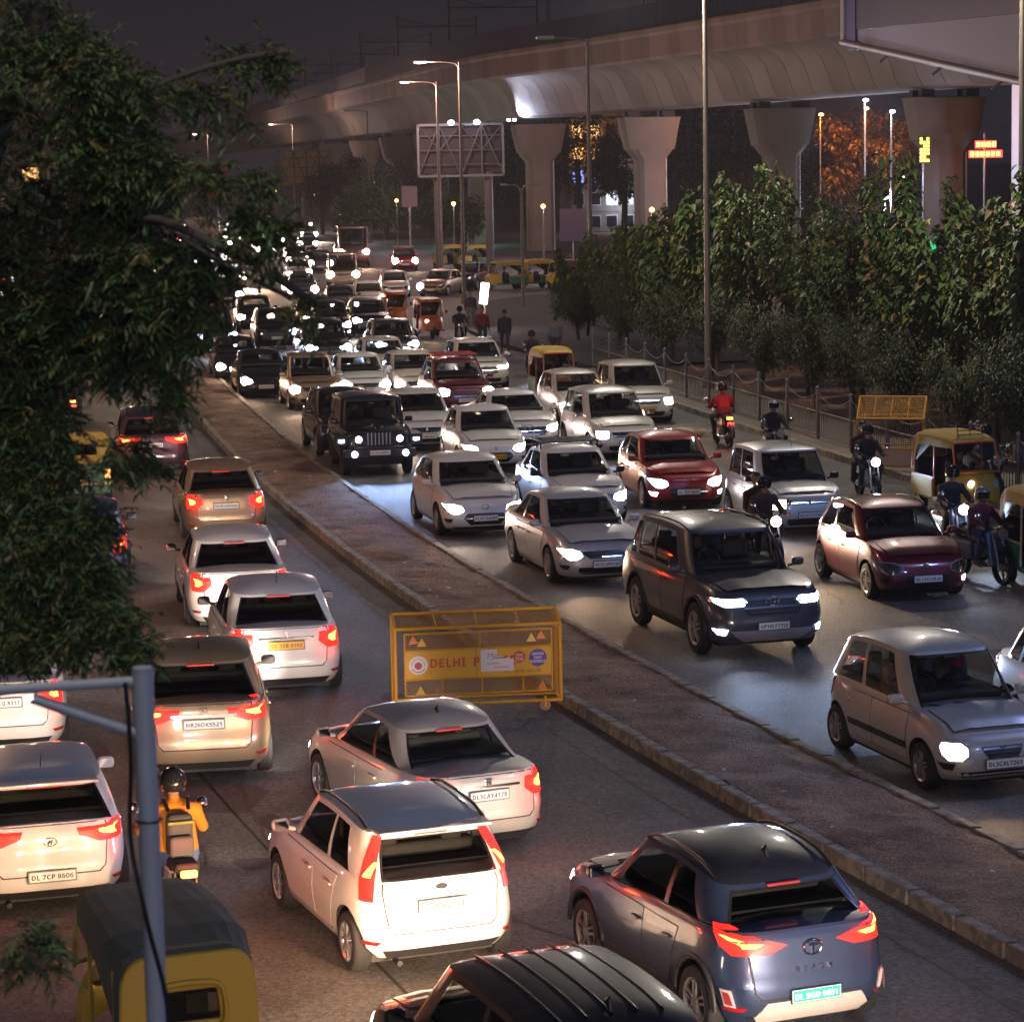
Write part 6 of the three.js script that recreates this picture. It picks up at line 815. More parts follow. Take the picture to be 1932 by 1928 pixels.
{ // the near tree on the left: long pinnate sprays that hang
  seed = 101;
  const t = thing('roadside_tree', 'dark leafy tree overhanging the left side close to the camera', 'tree', null, -4.3, 0.14, -12.4);
  const O = V3(-4.3, 0.14, -12.4), rel = (q) => [q[0] - O.x, q[1] - O.y, q[2] - O.z];
  part('trunk', tube([[0, 0, 0], [0.05, 1.6, 0.02], [0.25, 3.2, 0.05], rel([-3.29, 4.5, -12.3])], 0.15, 18, 9), bark, t);
  const limbs = [[[-3.4, 4.2, -12.3], [-2.37, 6.25, -12.2], [-2.05, 6.7, -12], [-1.72, 7.13, -11.7], [-1.49, 7.38, -11.4]], [[-2.7, 5.6, -12.25], [-2.6, 6.6, -12.2], [-2.3, 7.4, -11.9], [-2.0, 8.1, -11.6]], [[-2.3, 6.3, -12.2], [-1.9, 6.55, -11.8], [-1.5, 6.75, -11.3], [-1.2, 6.9, -10.9]], [[-3.1, 4.8, -12.3], [-2.5, 5.5, -11.9], [-2.1, 5.7, -11.6], [-1.7, 5.6, -11.2]], [[-1.72, 7.13, -11.7], [-1.37, 7.2, -10.7], [-1.13, 7.1, -10.5], [-0.96, 7.01, -10.5], [-0.75, 6.86, -10.45]], [[-1.13, 7.1, -10.5], [-1.05, 7.19, -10.5], [-0.97, 7.34, -10.5]], [[-1.9, 7.4, -11.6], [-1.61, 7.7, -11.5], [-1.18, 7.86, -11.5], [-0.92, 7.9, -11.55]], [[-1.3, 7.14, -10.6], [-1.05, 7.0, -10.45], [-0.85, 6.9, -10.4]]];
  const rad = [0.075, 0.05, 0.035, 0.035, 0.02, 0.009, 0.014, 0.01];
  limbs.forEach((l, i) => part('branch', tube(l.map(rel), rad[i], 16, 6), bark, t));
  const clumps = [[-2.07, 8.01, -11.6, 0.255, 0.209, 0.35], [-1.91, 7.8, -11.4, 0.342, 0.205, 0.9], [-1.66, 7.72, -11.2, 0.202, 0.157, 0.9], [-2.09, 7.46, -11.8, 0.448, 0.307, 1.2], [-1.67, 7.48, -11.2, 0.246, 0.179, 1.1], [-1.47, 7.39, -11.0, 0.154, 0.121, 1], [-2.07, 7.11, -12.0, 0.408, 0.264, 1.2], [-1.67, 7.19, -11.4, 0.205, 0.125, 0.9], [-1.44, 7.02, -11.0, 0.242, 0.132, 1.1], [-1.24, 7.02, -10.8, 0.136, 0.097, 0.38], [-2.08, 6.8, -12.0, 0.336, 0.144, 1.0], [-1.55, 6.78, -11.3, 0.203, 0.136, 1], [-1.41, 6.71, -11.0, 0.088, 0.176, 0.6], [-1.41, 6.51, -11.0, 0.031, 0.077, 0.22], [-1.68, 6.6, -11.4, 0.137, 0.103, 0.7], [-2.16, 6.51, -12.0, 0.192, 0.144, 0.9], [-2.22, 6.27, -12.0, 0.168, 0.168, 0.9], [-2.07, 6.31, -11.8, 0.118, 0.094, 0.6], [-2.19, 6.01, -11.8, 0.142, 0.13, 0.8], [-2.05, 5.84, -11.6, 0.232, 0.162, 1.0], [-1.82, 5.88, -11.3, 0.113, 0.113, 0.7], [-2.1, 5.63, -11.4, 0.251, 0.205, 1.1], [-1.81, 5.68, -11.2, 0.134, 0.123, 0.8], [-1.72, 5.51, -11.0, 0.154, 0.099, 0.7], [-1.6, 5.42, -10.9, 0.076, 0.054, 0.3], [-1.98, 5.43, -11.2, 0.202, 0.09, 0.8], [-1.63, 6.23, -11.2, 0.101, 0.049, 0.2], [-1.62, 6.16, -11.2, 0.134, 0.045, 0.16], [-1.36, 7.75, -11.5, 0.103, 0.103, 0.23], [-1.25, 7.7, -11.5, 0.073, 0.062, 0.13], [-1.14, 7.87, -11.6, 0.094, 0.052, 0.15], [-1.0, 7.87, -11.6, 0.094, 0.059, 0.16], [-1.08, 7.58, -11.5, 0.033, 0.025, 0.04], [-1.18, 7.37, -10.6, 0.061, 0.073, 0.18], [-0.97, 7.35, -10.5, 0.068, 0.038, 0.12], [-1.0, 7.24, -10.4, 0.075, 0.052, 0.14], [-0.93, 7.18, -10.4, 0.083, 0.052, 0.18], [-0.99, 7.09, -10.4, 0.094, 0.045, 0.13], [-0.88, 7.13, -10.4, 0.049, 0.045, 0.09], [-0.78, 6.85, -10.4, 0.078, 0.052, 0.13], [-1.43, 6.89, -10.9, 0.131, 0.087, 0.6], [-1.69, 4.75, -8.9, 0.051, 0.093, 0.25], [-2.69, 7.0, -12.2, 0.488, 1.22, 2.2], [-2.61, 5.81, -11.9, 0.381, 0.595, 1.2], [-1.37, 6.8, -10.9, 0.153, 0.065, 0.5], [-1.23, 6.83, -10.8, 0.117, 0.049, 0.13], [-2.16, 6.71, -11.9, 0.262, 0.214, 1.1], [-1.93, 6.86, -11.7, 0.211, 0.14, 0.8], [-2.23, 6.14, -11.9, 0.19, 0.167, 1.0], [-2.05, 6.1, -11.8, 0.142, 0.118, 0.6], [-2.26, 6.94, -12.1, 0.29, 0.29, 1.1], [-1.9, 6.63, -11.7, 0.14, 0.117, 0.6], [-2.14, 5.92, -11.7, 0.211, 0.14, 0.8], [-1.91, 5.72, -11.4, 0.16, 0.137, 0.7], [-2.17, 5.45, -11.4, 0.182, 0.137, 0.8], [-2.06, 8.02, -11.8, 0.212, 0.165, 0.5], [-1.83, 7.91, -11.6, 0.139, 0.116, 0.4], [-1.59, 6.92, -11.3, 0.136, 0.113, 0.6]];
  const L = new Leaves(), twigs = [];
  for (const [cx, cy, cz, rx, ry, w] of clumps) {
    const n = Math.round(w * 210);
    for (let i = 0; i < n; i++) {
      const u = unit(), k = Math.cbrt(rnd()); const b = V3(cx + u.x * rx * k * 1.05, cy + u.y * ry * k * 1.05 + 0.01, cz + u.z * Math.max(0.12, rx * 0.8) * k).sub(O);
      const dir = V3(rr(-1, 1), rr(-0.9, 0.6), rr(-1, 1)).normalize(), len = rr(0.08, 0.15), hue = rnd();
      const base = hue < 0.12 ? [0.12, 0.09, 0.03] : hue < 0.5 ? [0.068, 0.095, 0.028] : [0.05, 0.08, 0.027];
      const m = 5 + Math.floor(rr(0, 3)), end = b.clone().addScaledVector(dir, len).add(V3(0, -len * 0.3, 0));
      if (i % 3 === 0) twigs.push(rod(b.toArray(), end.toArray(), 0.0035, 0.002, 3));
      for (let j = 0; j < m; j++) { const q = (j + 0.6) / m, p = b.clone().lerp(end, q); for (const s of [-1, 1]) { const sd = V3().crossVectors(dir, V3(0, 1, 0)).normalize().multiplyScalar(s), d = sd.multiplyScalar(0.8).addScaledVector(dir, 0.6).add(V3(rr(-0.2, 0.2), rr(-0.45, 0.25), rr(-0.2, 0.2))).normalize(); const kk = rr(0.7, 1.35); L.add(p, d, V3(rr(-0.4, 0.4), 1, rr(-0.4, 0.4)).normalize(), rr(0.035, 0.075), rr(0.011, 0.018), tint(base, [kk, kk * rr(0.9, 1.1), kk]), 0.2, rr(0, 0.35)); } }
    }
  }
  part('crown', L.geo(), M.leaf, t); const tw = part('twigs', merge(twigs), bark, t); tw.userData.kind = 'stuff';
}
// broad-leaved young trees behind the railing
seed = 303;
function leafyTree(label, x, z, h, crownR, small, group) {
  const t = thing('leafy_tree', label, 'tree', group, x, 0.1, z);
  const bend = [rr(-0.2, 0.2), rr(-0.2, 0.2)]; part('trunk', tube([[0, 0, 0], [bend[0] * 0.5, h * 0.25, bend[1] * 0.5], [bend[0], h * 0.5, bend[1]], [bend[0] * 1.2, h * 0.8, bend[1]]], 0.075, 12, 7), bark, t);
  const big = small ? 1 : rr(0.8, 1.35); const L = new Leaves(), nStem = small ? 34 : 34;
  for (let i = 0; i < nStem; i++) {
    const a = rr(0, Math.PI * 2), r = crownR * Math.sqrt(rnd()), y0 = h * rr(0.24, 0.62), top = h * rr(0.62, 1.02) * (1 - 0.12 * (r / crownR) ** 2), bx = bend[0] * 0.6, bz = bend[1] * 0.6;
    const A = V3(bx * 0.7, y0 * 0.8, bz * 0.7), B = V3(bx + Math.cos(a) * r, top, bz + Math.sin(a) * r), mid = A.clone().lerp(B, 0.5).add(V3(Math.cos(a) * r * 0.35, -0.1, Math.sin(a) * r * 0.35));
    const cv = new THREE.CatmullRomCurve3([A, mid, B]); if (i < 12) part('branch', new THREE.TubeGeometry(cv, 6, 0.02, 4), bark, t);
    const n = small ? 200 : 150;
    for (let j = 0; j < n; j++) {
      const q = Math.pow(rnd(), 0.75), p = cv.getPoint(q).add(unit().multiplyScalar(rr(0.03, small ? 0.34 : 0.26))), out = V3(Math.cos(a + rr(-1.4, 1.4)), rr(-0.9, 0.25), Math.sin(a + rr(-1.4, 1.4))).normalize();
      const dry = rnd(), k = rr(0.65, 1.35), base = small ? [0.045, 0.065, 0.018] : dry < 0.07 ? [0.19, 0.13, 0.06] : dry < 0.16 ? [0.18, 0.18, 0.026] : dry < 0.5 ? [0.075, 0.13, 0.026] : [0.05, 0.088, 0.022];
      const l = small ? rr(0.07, 0.13) : rr(0.12, 0.29) * big; L.add(p, out, V3(rr(-0.9, 0.5), 1, rr(-0.3, 0.9)).normalize(), l, l * (small ? 0.45 : 0.68), tint(base, [k, k, k]), 0.3, rr(0.15, 0.5));
    }
  }
  part('crown', L.geo(), M.leaf, t); return t;
}
{
  const spots = [[3.34, -112, 4.0], [4.7, -105, 5.1], [6.06, -98, 5.6], [7.3, -92.5, 6.7], [8.15, -86, 7.3], [9.14, -81, 6.3], [10.0, -77, 6.0], [10.79, -73, 7.4], [11.4, -69, 6.2], [12.2, -66, 6.6], [12.9, -62.5, 7.4]];
  const where = ['low tree at the end of the railing by the grass island', 'second of the row from the grass island', 'third of the row, left of the tall lamp post', 'beside the tall lamp post', 'just right of the tall lamp post, a pier above it', 'left of the orange lit crown', 'under the orange lit crown', 'under the street sign lamps', 'left of the pale shop pier', 'before the lit pier at the right', 'at the right edge'];
  spots.forEach(([x, z, h], i) => leafyTree('broad leaved young tree, ' + where[i], x, z, h, i < 3 ? 1.5 : 1.45, false, 'row of leafy trees behind the railing'));
  const low = [[2.9, -109.5, 2.6], [4.2, -101.5, 3.0], [5.6, -94.5, 3.2], [6.8, -88.5, 3.3], [7.9, -83, 3.2], [9.0, -77.5, 3.2], [9.7, -72.5, 3.5], [10.4, -69, 3.2], [11.2, -65, 3.3], [11.9, -61.5, 3.3]], ord = ['first', 'second', 'third', 'fourth', 'fifth', 'sixth', 'seventh', 'eighth', 'ninth', 'tenth'];
  low.forEach(([x, z, h], i) => leafyTree('low dense small leaved shrub under the trees, ' + ord[i] + ' along the railing from the far end', x, z, h, 1.15, true, 'shrubs under the trees'));
}
// big dark trees beyond the viaduct: clumps of leaf faces on limbs
function bigTree(label, x, z, h, r, col, n, leaf, y0 = 0.3) {
  const t = thing('background_tree', label, 'tree', 'trees beyond the viaduct', x, 0, z);
  part('trunk', tube([[0, 0, 0], [0.2, h * 0.3, 0], [0, h * 0.6, 0.2]], 0.3, 8, 7), bark, t);
  const L = new Leaves(), cl = []; for (let i = 0; i < 20; i++) { const u = unit(), k = Math.cbrt(rnd()); const c = V3(u.x * r * k, h * lerp(y0, 0.97, 0.5 + 0.5 * u.y * k), u.z * r * k); cl.push([c, rr(0.25, 0.5) * r]); if (i < 7) part('branch', rod([0, h * rr(0.2, 0.5), 0], c.toArray(), 0.12, 0.04, 5), bark, t); }
  for (let i = 0; i < n; i++) { const [c, q] = cl[i % cl.length], u = unit(), p = c.clone().addScaledVector(u, q * Math.pow(rnd(), 0.4)), k = rr(0.6, 1.4); L.add(p, V3(u.x + rr(-0.5, 0.5), rr(-0.8, 0.3), u.z + rr(-0.5, 0.5)).normalize(), V3(rr(-0.7, 0.7), 1, rr(-0.7, 0.7)).normalize(), leaf * rr(0.7, 1.3), leaf * 0.55, tint(col, [k, k, k]), 0.3, 0.2); }
  part('crown', L.geo(), M.leaf, t); return t;
}
seed = 505;
const G1 = [0.03, 0.045, 0.015], G2 = [0.05, 0.075, 0.02];
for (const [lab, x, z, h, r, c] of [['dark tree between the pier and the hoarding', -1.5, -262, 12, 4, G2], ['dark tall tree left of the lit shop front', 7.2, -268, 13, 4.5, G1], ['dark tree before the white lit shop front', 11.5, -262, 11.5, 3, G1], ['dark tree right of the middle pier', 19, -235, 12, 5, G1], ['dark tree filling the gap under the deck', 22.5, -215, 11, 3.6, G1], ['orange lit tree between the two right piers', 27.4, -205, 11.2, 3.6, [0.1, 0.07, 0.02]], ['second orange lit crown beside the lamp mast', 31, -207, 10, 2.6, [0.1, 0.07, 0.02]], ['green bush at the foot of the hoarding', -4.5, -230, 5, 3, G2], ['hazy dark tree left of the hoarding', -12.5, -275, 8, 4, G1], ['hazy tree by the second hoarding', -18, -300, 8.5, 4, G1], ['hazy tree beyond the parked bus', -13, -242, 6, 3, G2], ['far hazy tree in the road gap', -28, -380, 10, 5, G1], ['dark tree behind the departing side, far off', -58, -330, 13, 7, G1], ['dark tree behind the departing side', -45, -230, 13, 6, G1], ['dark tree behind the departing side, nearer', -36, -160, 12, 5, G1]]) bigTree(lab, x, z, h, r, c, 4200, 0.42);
// ------------------------------------------------------------------ hoardings, buildings, signs and lamps beyond the road
M.whiteGlow = glow([0.85, 0.9, 1], 5); M.violetGlow = glow([0.7, 0.72, 1], 14); M.yellowGlow = glow([1, 0.62, 0.08], 5); M.redGlow = glow([1, 0.06, 0.05], 3); M.orangeGlow = glow([1, 0.5, 0.15], 6); M.greenGlow = glow([0.03, 0.75, 0.28], 0.9);
function omni(parent, x, y, z, color, cd, radius = 4) { const l = new THREE.PointLight(color, cd, 0, 2); l.position.set(x, y, z); l.castShadow = true; l.shadow.radius = radius; parent.add(l); return l; }
M.paintedSteel = std([0.085, 0.08, 0.08], 0.7);
function hoarding(label, x, z, y0, w, h, panel, turn, lamps, legs) {
  const t = thing('hoarding', label, 'hoarding', null, x, 0, z, turn);
  part('panel', box(w - 0.3, h - 0.3, 0.08, 0, y0 + h / 2, -0.3), panel, t);
  const fr = []; for (const [a, b] of [[[-w / 2, y0], [w / 2, y0]], [[-w / 2, y0 + h], [w / 2, y0 + h]], [[-w / 2, y0], [-w / 2, y0 + h]], [[w / 2, y0], [w / 2, y0 + h]]]) part('frame_bar', box(Math.abs(b[0] - a[0]) + 0.16, Math.abs(b[1] - a[1]) + 0.16, 0.14, (a[0] + b[0]) / 2, (a[1] + b[1]) / 2, 0.0), std([0.16, 0.16, 0.17], 0.6, 0.1), t);
  const n = 4; for (let i = 1; i < n; i++) part('lattice_post', rod([lerp(-w / 2, w / 2, i / n), y0, -0.05], [lerp(-w / 2, w / 2, i / n), y0 + h, -0.05], 0.06), M.paintedSteel, t);
  for (const v of [0.22, 0.5, 0.78]) part('lattice_rail', rod([-w / 2, y0 + h * v, -0.05], [w / 2, y0 + h * v, -0.05], 0.04), M.paintedSteel, t);
  for (let i = 0; i < n; i++) { const a = lerp(-w / 2, w / 2, i / n), b = lerp(-w / 2, w / 2, (i + 1) / n); part('lattice_brace', rod([a, i % 2 ? y0 + h : y0, -0.02], [b, i % 2 ? y0 : y0 + h, -0.02], 0.045), M.paintedSteel, t); part('lattice_brace', rod([a, i % 2 ? y0 + h / 2 : y0 + h, 0], [b, i % 2 ? y0 + h : y0 + h / 2, 0], 0.035), M.paintedSteel, t); }
  for (const lx of legs) part('leg', rod([lx, 0, -0.4], [lx, y0 + 0.2, -0.4], 0.28, 0.28, 10), M.paintedSteel, t);
  lamps.forEach((lx) => { part('lamp_arm', rod([lx + 1.0, y0 + h, 0], [lx, y0 + h + 0.15, 0.9], 0.04), M.galv, t); const g = new THREE.SphereGeometry(0.22, 14, 10); g.scale(1, 0.8, 0.8); const b = part('flood_lamp', g, M.violetGlow, t); b.position.set(lx, y0 + h + 0.12, 1.0); omni(t, lx, y0 + h - 0.15, 1.2, 0xbfc8ff, 1.5); });
}
hoarding('empty steel lattice hoarding with two lit lamps on top', -3.0, -182, 6.7, 5.8, 3.45, std([0.035, 0.025, 0.028], 0.8), 0.1, [-0.7, 1.05], [-1.6, 1.9]);
hoarding('yellowish lattice hoarding in the haze left of the lamp posts', -22.3, -300, 5.6, 5.6, 3.8, std([0.35, 0.26, 0.14], 0.8), 0.1, [], [-1, 1.6]);
{ const t = thing('red_hoarding', 'plain red hoarding far off at the road bend', 'hoarding', null, -35.7, 0, -330, 0.1); part('panel', box(2.6, 4.0, 0.2, 0, 6.0, 0), std([0.45, 0.05, 0.04], 0.7), t); part('leg', rod([0, 0, 0], [0, 4.2, 0], 0.15), M.steel, t); }
// pale block with shop fronts behind the trees
function block(label, x, z, w, d, h, rows, cols, mat, litSet, turn = 0) {
  const t = thing('building', label, 'building', null, x, 0, z, turn); part('wall', box(w, h, d, 0, h / 2, -d / 2), mat, t); part('parapet', box(w + 0.3, 0.5, 0.4, 0, h + 0.2, 0.05), mat, t);
  for (let r = 0; r < rows; r++) { part('floor_band', box(w + 0.1, 0.22, 0.2, 0, (r + 0.98) * h / rows - 0.1, 0.06), mat, t); for (let c = 0; c < cols; c++) { const lit = litSet(r, c), wx = lerp(-w / 2, w / 2, (c + 0.5) / cols), wy = (r + 0.45) * h / rows, ww = w / cols * 0.62, hh = h / rows * 0.5; const f = part('window', box(ww + 0.16, hh + 0.16, 0.12, wx, wy, 0.02), M.galv, t); part('pane', box(ww, hh, 0.05, wx, wy, 0.1), lit ?? M.glossBlack, f); } }
  return t;
}
const paleWall = std([0.42, 0.4, 0.38], 0.85, 0, { map: M.concrete.map });
const orangeWin = glow([1, 0.5, 0.16], 2.2), whiteWin = glow([0.75, 0.85, 1], 1.2), blueWin = glow([0.2, 0.3, 1], 2.0);
{ const b = block('pale shop building with orange and white lit windows behind the trees', 11.4, -288, 9, 8, 14.5, 6, 5, paleWall, (r, c) => (r === 4 && (c === 0 || c === 1)) || (r === 3 && c < 2) ? orangeWin : r === 2 && c < 3 ? blueWin : r === 1 && c > 1 ? whiteWin : null, 0.12); omni(b, 1.2, 3, 2.4, 0xdfe6ff, 60, 20); omni(b, -3, 9.5, 2, 0xffa24a, 60, 12); }
{ const b = block('grey gridded office block at the right edge', 44.5, -182, 13, 10, 18, 8, 9, std([0.4, 0.42, 0.47], 0.6), (r, c) => (r === 2 && c < 3) ? whiteWin : null, 0.2); }
block('dark tall block behind the middle pier', 21.5, -300, 8, 8, 17, 7, 5, std([0.25, 0.24, 0.25], 0.85), () => null, 0.1);
block('dim low building beyond the departing side', -62, -300, 26, 10, 9, 3, 9, std([0.25, 0.23, 0.22], 0.9), (r, c) => (c * 7 + r * 3) % 11 === 0 ? orangeWin : null, 0.35);
// LED shop signs on the right
{
  const t = thing('shop_sign', 'vertical yellow dotted shop sign beside the lit pier', 'sign', null, 23.55, 0, -150, 0.1); part('pole', rod([0, 0, -0.2], [0, 8.5, -0.2], 0.07), M.steel, t); part('sign_board', box(0.62, 1.5, 0.12, 0, 7.75, 0), M.dark, t); for (let r = 0; r < 7; r++) for (let c = 0; c < 3; c++) if ((r * 3 + c) % 7 !== 5) part('sign_lamp', plain(rbox(0.15, 0.16, 0.04, 0.03, -0.19 + c * 0.19, 7.15 + r * 0.2, 0.08)), M.yellowGlow, t); omni(t, 0.7, 7.6, 1.0, 0xffc060, 5);
  const u = thing('shop_sign', 'two line red edged glowing shop sign at the right', 'sign', null, 27.0, 0, -150, 0.1); part('pole', rod([0, 0, -0.2], [0, 8.6, -0.2], 0.08), M.steel, u); for (const [w, y] of [[1.2, 7.98], [1.9, 7.45]]) { const b = part('sign_board', box(w, 0.42, 0.12, 0, y, 0), M.redGlow, u); for (let i = 0; i < Math.round(w / 0.3); i++) part('sign_letter', box(0.2, 0.26, 0.05, -w / 2 + 0.15 + i * 0.3, y, 0.08), M.yellowGlow, b); } omni(u, 0, 7.2, 1.0, 0xff7040, 5);
  const v = thing('shop_sign', 'green letter N glowing at the foot of the lit pier', 'sign', null, 23.75, -1.6, -149, 0.1); part('post', rod([0, 1.6, -0.2], [0, 4.6, -0.2], 0.06), M.steel, v); const n = textGeo('N', 0.85, 0.05); n.translate(0, 4.1, 0); part('sign_letter', plain(n), M.greenGlow, v);
}
// sodium and white lamps under the viaduct
for (const [lab, x, y, z, m, c, cd] of [['white street lamp under the deck, higher of two', 25.6, 11.4, -190, M.violetGlow, 0xdfe4ff, 160], ['white street lamp under the deck, lower of two', 26.9, 10.5, -186, M.violetGlow, 0xdfe4ff, 120], ['sodium lamp before the orange lit tree, left', 23.5, 10.6, -199, M.orangeGlow, 0xff8a2a, 150], ['sodium lamp before the orange lit tree, right', 27.0, 11.0, -200, M.orangeGlow, 0xff8a2a, 180], ['white lamp at the right edge below the station', 35.4, 10.4, -180, M.violetGlow, 0xdfe4ff, 160], ['white lamp low between the right piers', 25.5, 4.3, -188, M.violetGlow, 0xdfe4ff, 140], ['second white lamp low between the right piers', 26.6, 4.6, -187, M.violetGlow, 0xdfe4ff, 140], ['white lamp low before the lit pier', 22.2, 6.3, -149.3, M.violetGlow, 0xa8c0ff, 34], ['greenish lamp at the foot of the pier behind the hoarding', -3.6, 2.5, -248, M.whiteGlow, 0xb8ffd8, 40], ['pink lit round lamp below the hoarding', -7.8, 5.5, -215, M.redGlow, 0xff9a80, 60]]) {
  const t = thing('lamp_post', lab, 'lamp post', 'lamps beyond the road', x, 0, z); part('pole', rod([0, 0, 0], [0, y - 0.1, 0], 0.07, 0.05), poleMat, t); part('arm', rod([0, y - 0.12, 0], [0, y + 0.12, 0.45], 0.035), poleMat, t); const g = new THREE.SphereGeometry(0.17, 12, 8); g.scale(1.2, 0.7, 1); part('lamp_bulb', g, m, t).position.set(0, y, 0.6); omni(t, 0, y - 0.1, 0.95, c, cd);
}
// low kiosk lamps along the service road below the viaduct, behind the trees
for (const [lab, d, off] of [['first behind the trees from the right', 146, -14], ['second behind the trees from the right', 168, -13], ['third behind the trees from the right', 190, -13], ['fourth behind the trees from the right', 212, -13], ['beside the pier left of the trees', 236, -11], ['behind the hoarding legs', 268, -10], ['far off in the haze', 310, -10], ['farthest in the haze', 360, -10]]) { const a = viaTurn(d), x = viaX(d) + off * Math.cos(a), z = -d - off * Math.sin(a), t = thing('kiosk_lamp', 'low warm lamp on the service road, ' + lab, 'lamp post', 'low lamps of the service road', x, 0, z); part('pole', rod([0, 0, 0], [0, 4.3, 0], 0.06, 0.05), poleMat, t); const g = new THREE.SphereGeometry(0.16, 12, 8); part('lamp_bulb', g, M.orangeGlow, t).position.set(0, 4.45, 0); omni(t, 0, 4.45, 0, 0xeae2ec, 62, 8); }
// flood lamps on the pier head light the soffit
{ const t = thing('flood_lamp', 'pair of white flood lamps on the pier head shining up at the deck', 'flood lamp', null, 0.6, 10.2, -226.6, 0.2); for (const x of [-0.25, 0.25]) { const h = part('housing', rbox(0.4, 0.3, 0.3, 0.05, x, 0.9, 0), M.galv, t); part('lamp_glass', plain(box(0.32, 0.22, 0.02, x, 0.92, 0.16)), M.whiteGlow, h); } const l = new THREE.SpotLight(0xd6dcff, 260, 0, 1.0, 0.6, 2); l.position.set(0, 0.95, 0.4); l.target.position.set(4, 3.4, 6); l.castShadow = true; t.add(l, l.target); }
// small boards by the grass island
for (const [lab, x, z, y, w, h, c] of [['brown board on a post at the grass island', 2.7, -121, 2.25, 1.0, 0.75, [0.12, 0.04, 0.035]], ['maroon kiosk board at the foot of the pier', 5.0, -200, 1.6, 2.0, 2.4, [0.1, 0.05, 0.07]], ['pale four part board beyond the parked cars', -7.4, -205, 4.3, 1.2, 1.6, [0.3, 0.2, 0.2]]]) { const t = thing('sign_board', lab, 'board', null, x, 0, z, 0.1); part('post', rod([0, 0, 0], [0, y, 0], 0.05), M.steel, t); part('board', box(w, h, 0.06, 0, y + h / 2, 0.04), std(c, 0.7), t); }
// bright white board carried among the pedestrians
{ const t = thing('light_board', 'bright white tilted light board beside the walking man', 'sign', null, -1.05, 0.16, -118.6, 0.1); part('stand', rod([0, 0, 0], [0, 1.3, 0], 0.04), M.steel, t); const g = rbox(0.36, 0.95, 0.08, 0.03, 0, 1.55, 0, 0, 0, -0.12); part('light_panel', plain(g), glow([1, 0.86, 0.9], 9), t); omni(t, 0, 1.5, 0.4, 0xffe0e4, 14); }
// ------------------------------------------------------------------ traffic
const C = { white: paint([0.66, 0.65, 0.63], 0), warmWhite: paint([0.54, 0.5, 0.44], 0), silver: paint([0.5, 0.5, 0.5], 0.25), silverWarm: paint([0.48, 0.44, 0.4], 0.25), gold: paint([0.36, 0.26, 0.16], 0.5), dark: paint([0.022, 0.023, 0.027], 0.3), grey: paint([0.08, 0.08, 0.088], 0.4), maroon: paint([0.13, 0.01, 0.018], 0.3), red: paint([0.32, 0.015, 0.018], 0.2), blue: paint([0.035, 0.06, 0.2], 0.4), navy: paint([0.035, 0.055, 0.11], 0.5), brown: paint([0.06, 0.045, 0.04], 0.5), black: paint([0.012, 0.012, 0.014], 0.2), purple: paint([0.09, 0.05, 0.07], 0.5) };
const IN = 'cars facing the camera', OUT = 'cars driving away';
const B = 17;   // candela of one dipped headlamp, as bright as the scene is exposed
const inn = (kind, name, label, x, z, deg, o) => makeCar(kind, name, label, 'car', x, z, deg, { group: IN, beam: B, ...o });
const out = (kind, name, label, x, z, deg, o) => makeCar(kind, name, label, 'car', x, z, deg, { group: OUT, leaving: true, beam: B * 1.6, tailLight: 0.5, ...o });

// oncoming, nearest first
inn('santro', 'hatchback_car', 'pale silver old hatchback with black bumper mouldings, passenger in red mask, plate DL3CAL7263', 5.11, -31.91, 17.5, { paint: C.silverWarm, head: 'warm', front: 'oval', grille: 'smile', bars: 3, plateF: 'DL3CAL7263', wheel: 'five', rim: M.steel, strip: 1, mirrorMat: C.silverWarm, people: [[0.34, 0.05, M.clothDark, M.maskRed], [-0.34, 0, M.clothBlue]], emblem: 'oval', emblemS: 0.6, sideTint: M.glass, intake: [[0.24, -0.56, 0.56], [0.31, -0.6, 0.6]] });
inn('suv', 'suv_car', 'white high car cut off by the right edge beside the old silver hatchback', 7.49, -32.08, 17.0, { paint: C.white, head: 'white', front: 'block', grille: 'suv', handleMat: M.chrome, wheel: 'five' });
inn('bigsuv', 'suv_car', 'large dark grey sport utility car with slim blue white headlamps, plate UP16CF7722', 3.23, -41.1, 15.9, { paint: C.grey, head: 'cool', front: 'slit', grille: 'suv', bars: 3, fog: 2, plateF: 'UP16CF7722', wheel: 'five', rim: M.galv, skid: std([0.36, 0.33, 0.34], 0.5), emblem: 'ovals', emblemS: 1.2, plateY: 0.52, antenna: 'fin', cladding: 1, mirrorMat: C.grey, beam: B * 2 });
inn('hatch', 'hatchback_car', 'dark red hatchback with one lit fog lamp, plate DL12CL3526', 6.52, -45.65, 11.9, { paint: C.maroon, head: 'off', beam: 10, front: 'swept', grille: 'big', bars: 0, fog: 1, plateF: 'DL12CL3526', wheel: 'five', rim: M.silver, emblem: 'oval_h', emblemY: 0.62, sideTint: M.glass, rails: 1 });
inn('tallhatch', 'hatchback_car', 'tall silver hatchback behind the two riders, plate DL3CCT7789', 5.51, -53.63, 11.4, { paint: C.silver, head: 'warm', front: 'block', grille: 'thin', bars: 1, plateF: 'DL3CCT7789', emblem: 's', antenna: 'front', mirrorMat: M.black, wheel: 'five', fog: 2 });
inn('sedan', 'sedan_car', 'silver saloon nearest the median kerb, plate DL2CAP5736', 1.12, -48.16, 14.5, { paint: C.silver, head: 'warm', front: 'swept', grille: 'wide', bars: 3, plateF: 'DL2CAP5736', emblem: 's', wheel: 'five', rim: M.galv, plateY: 0.4 });
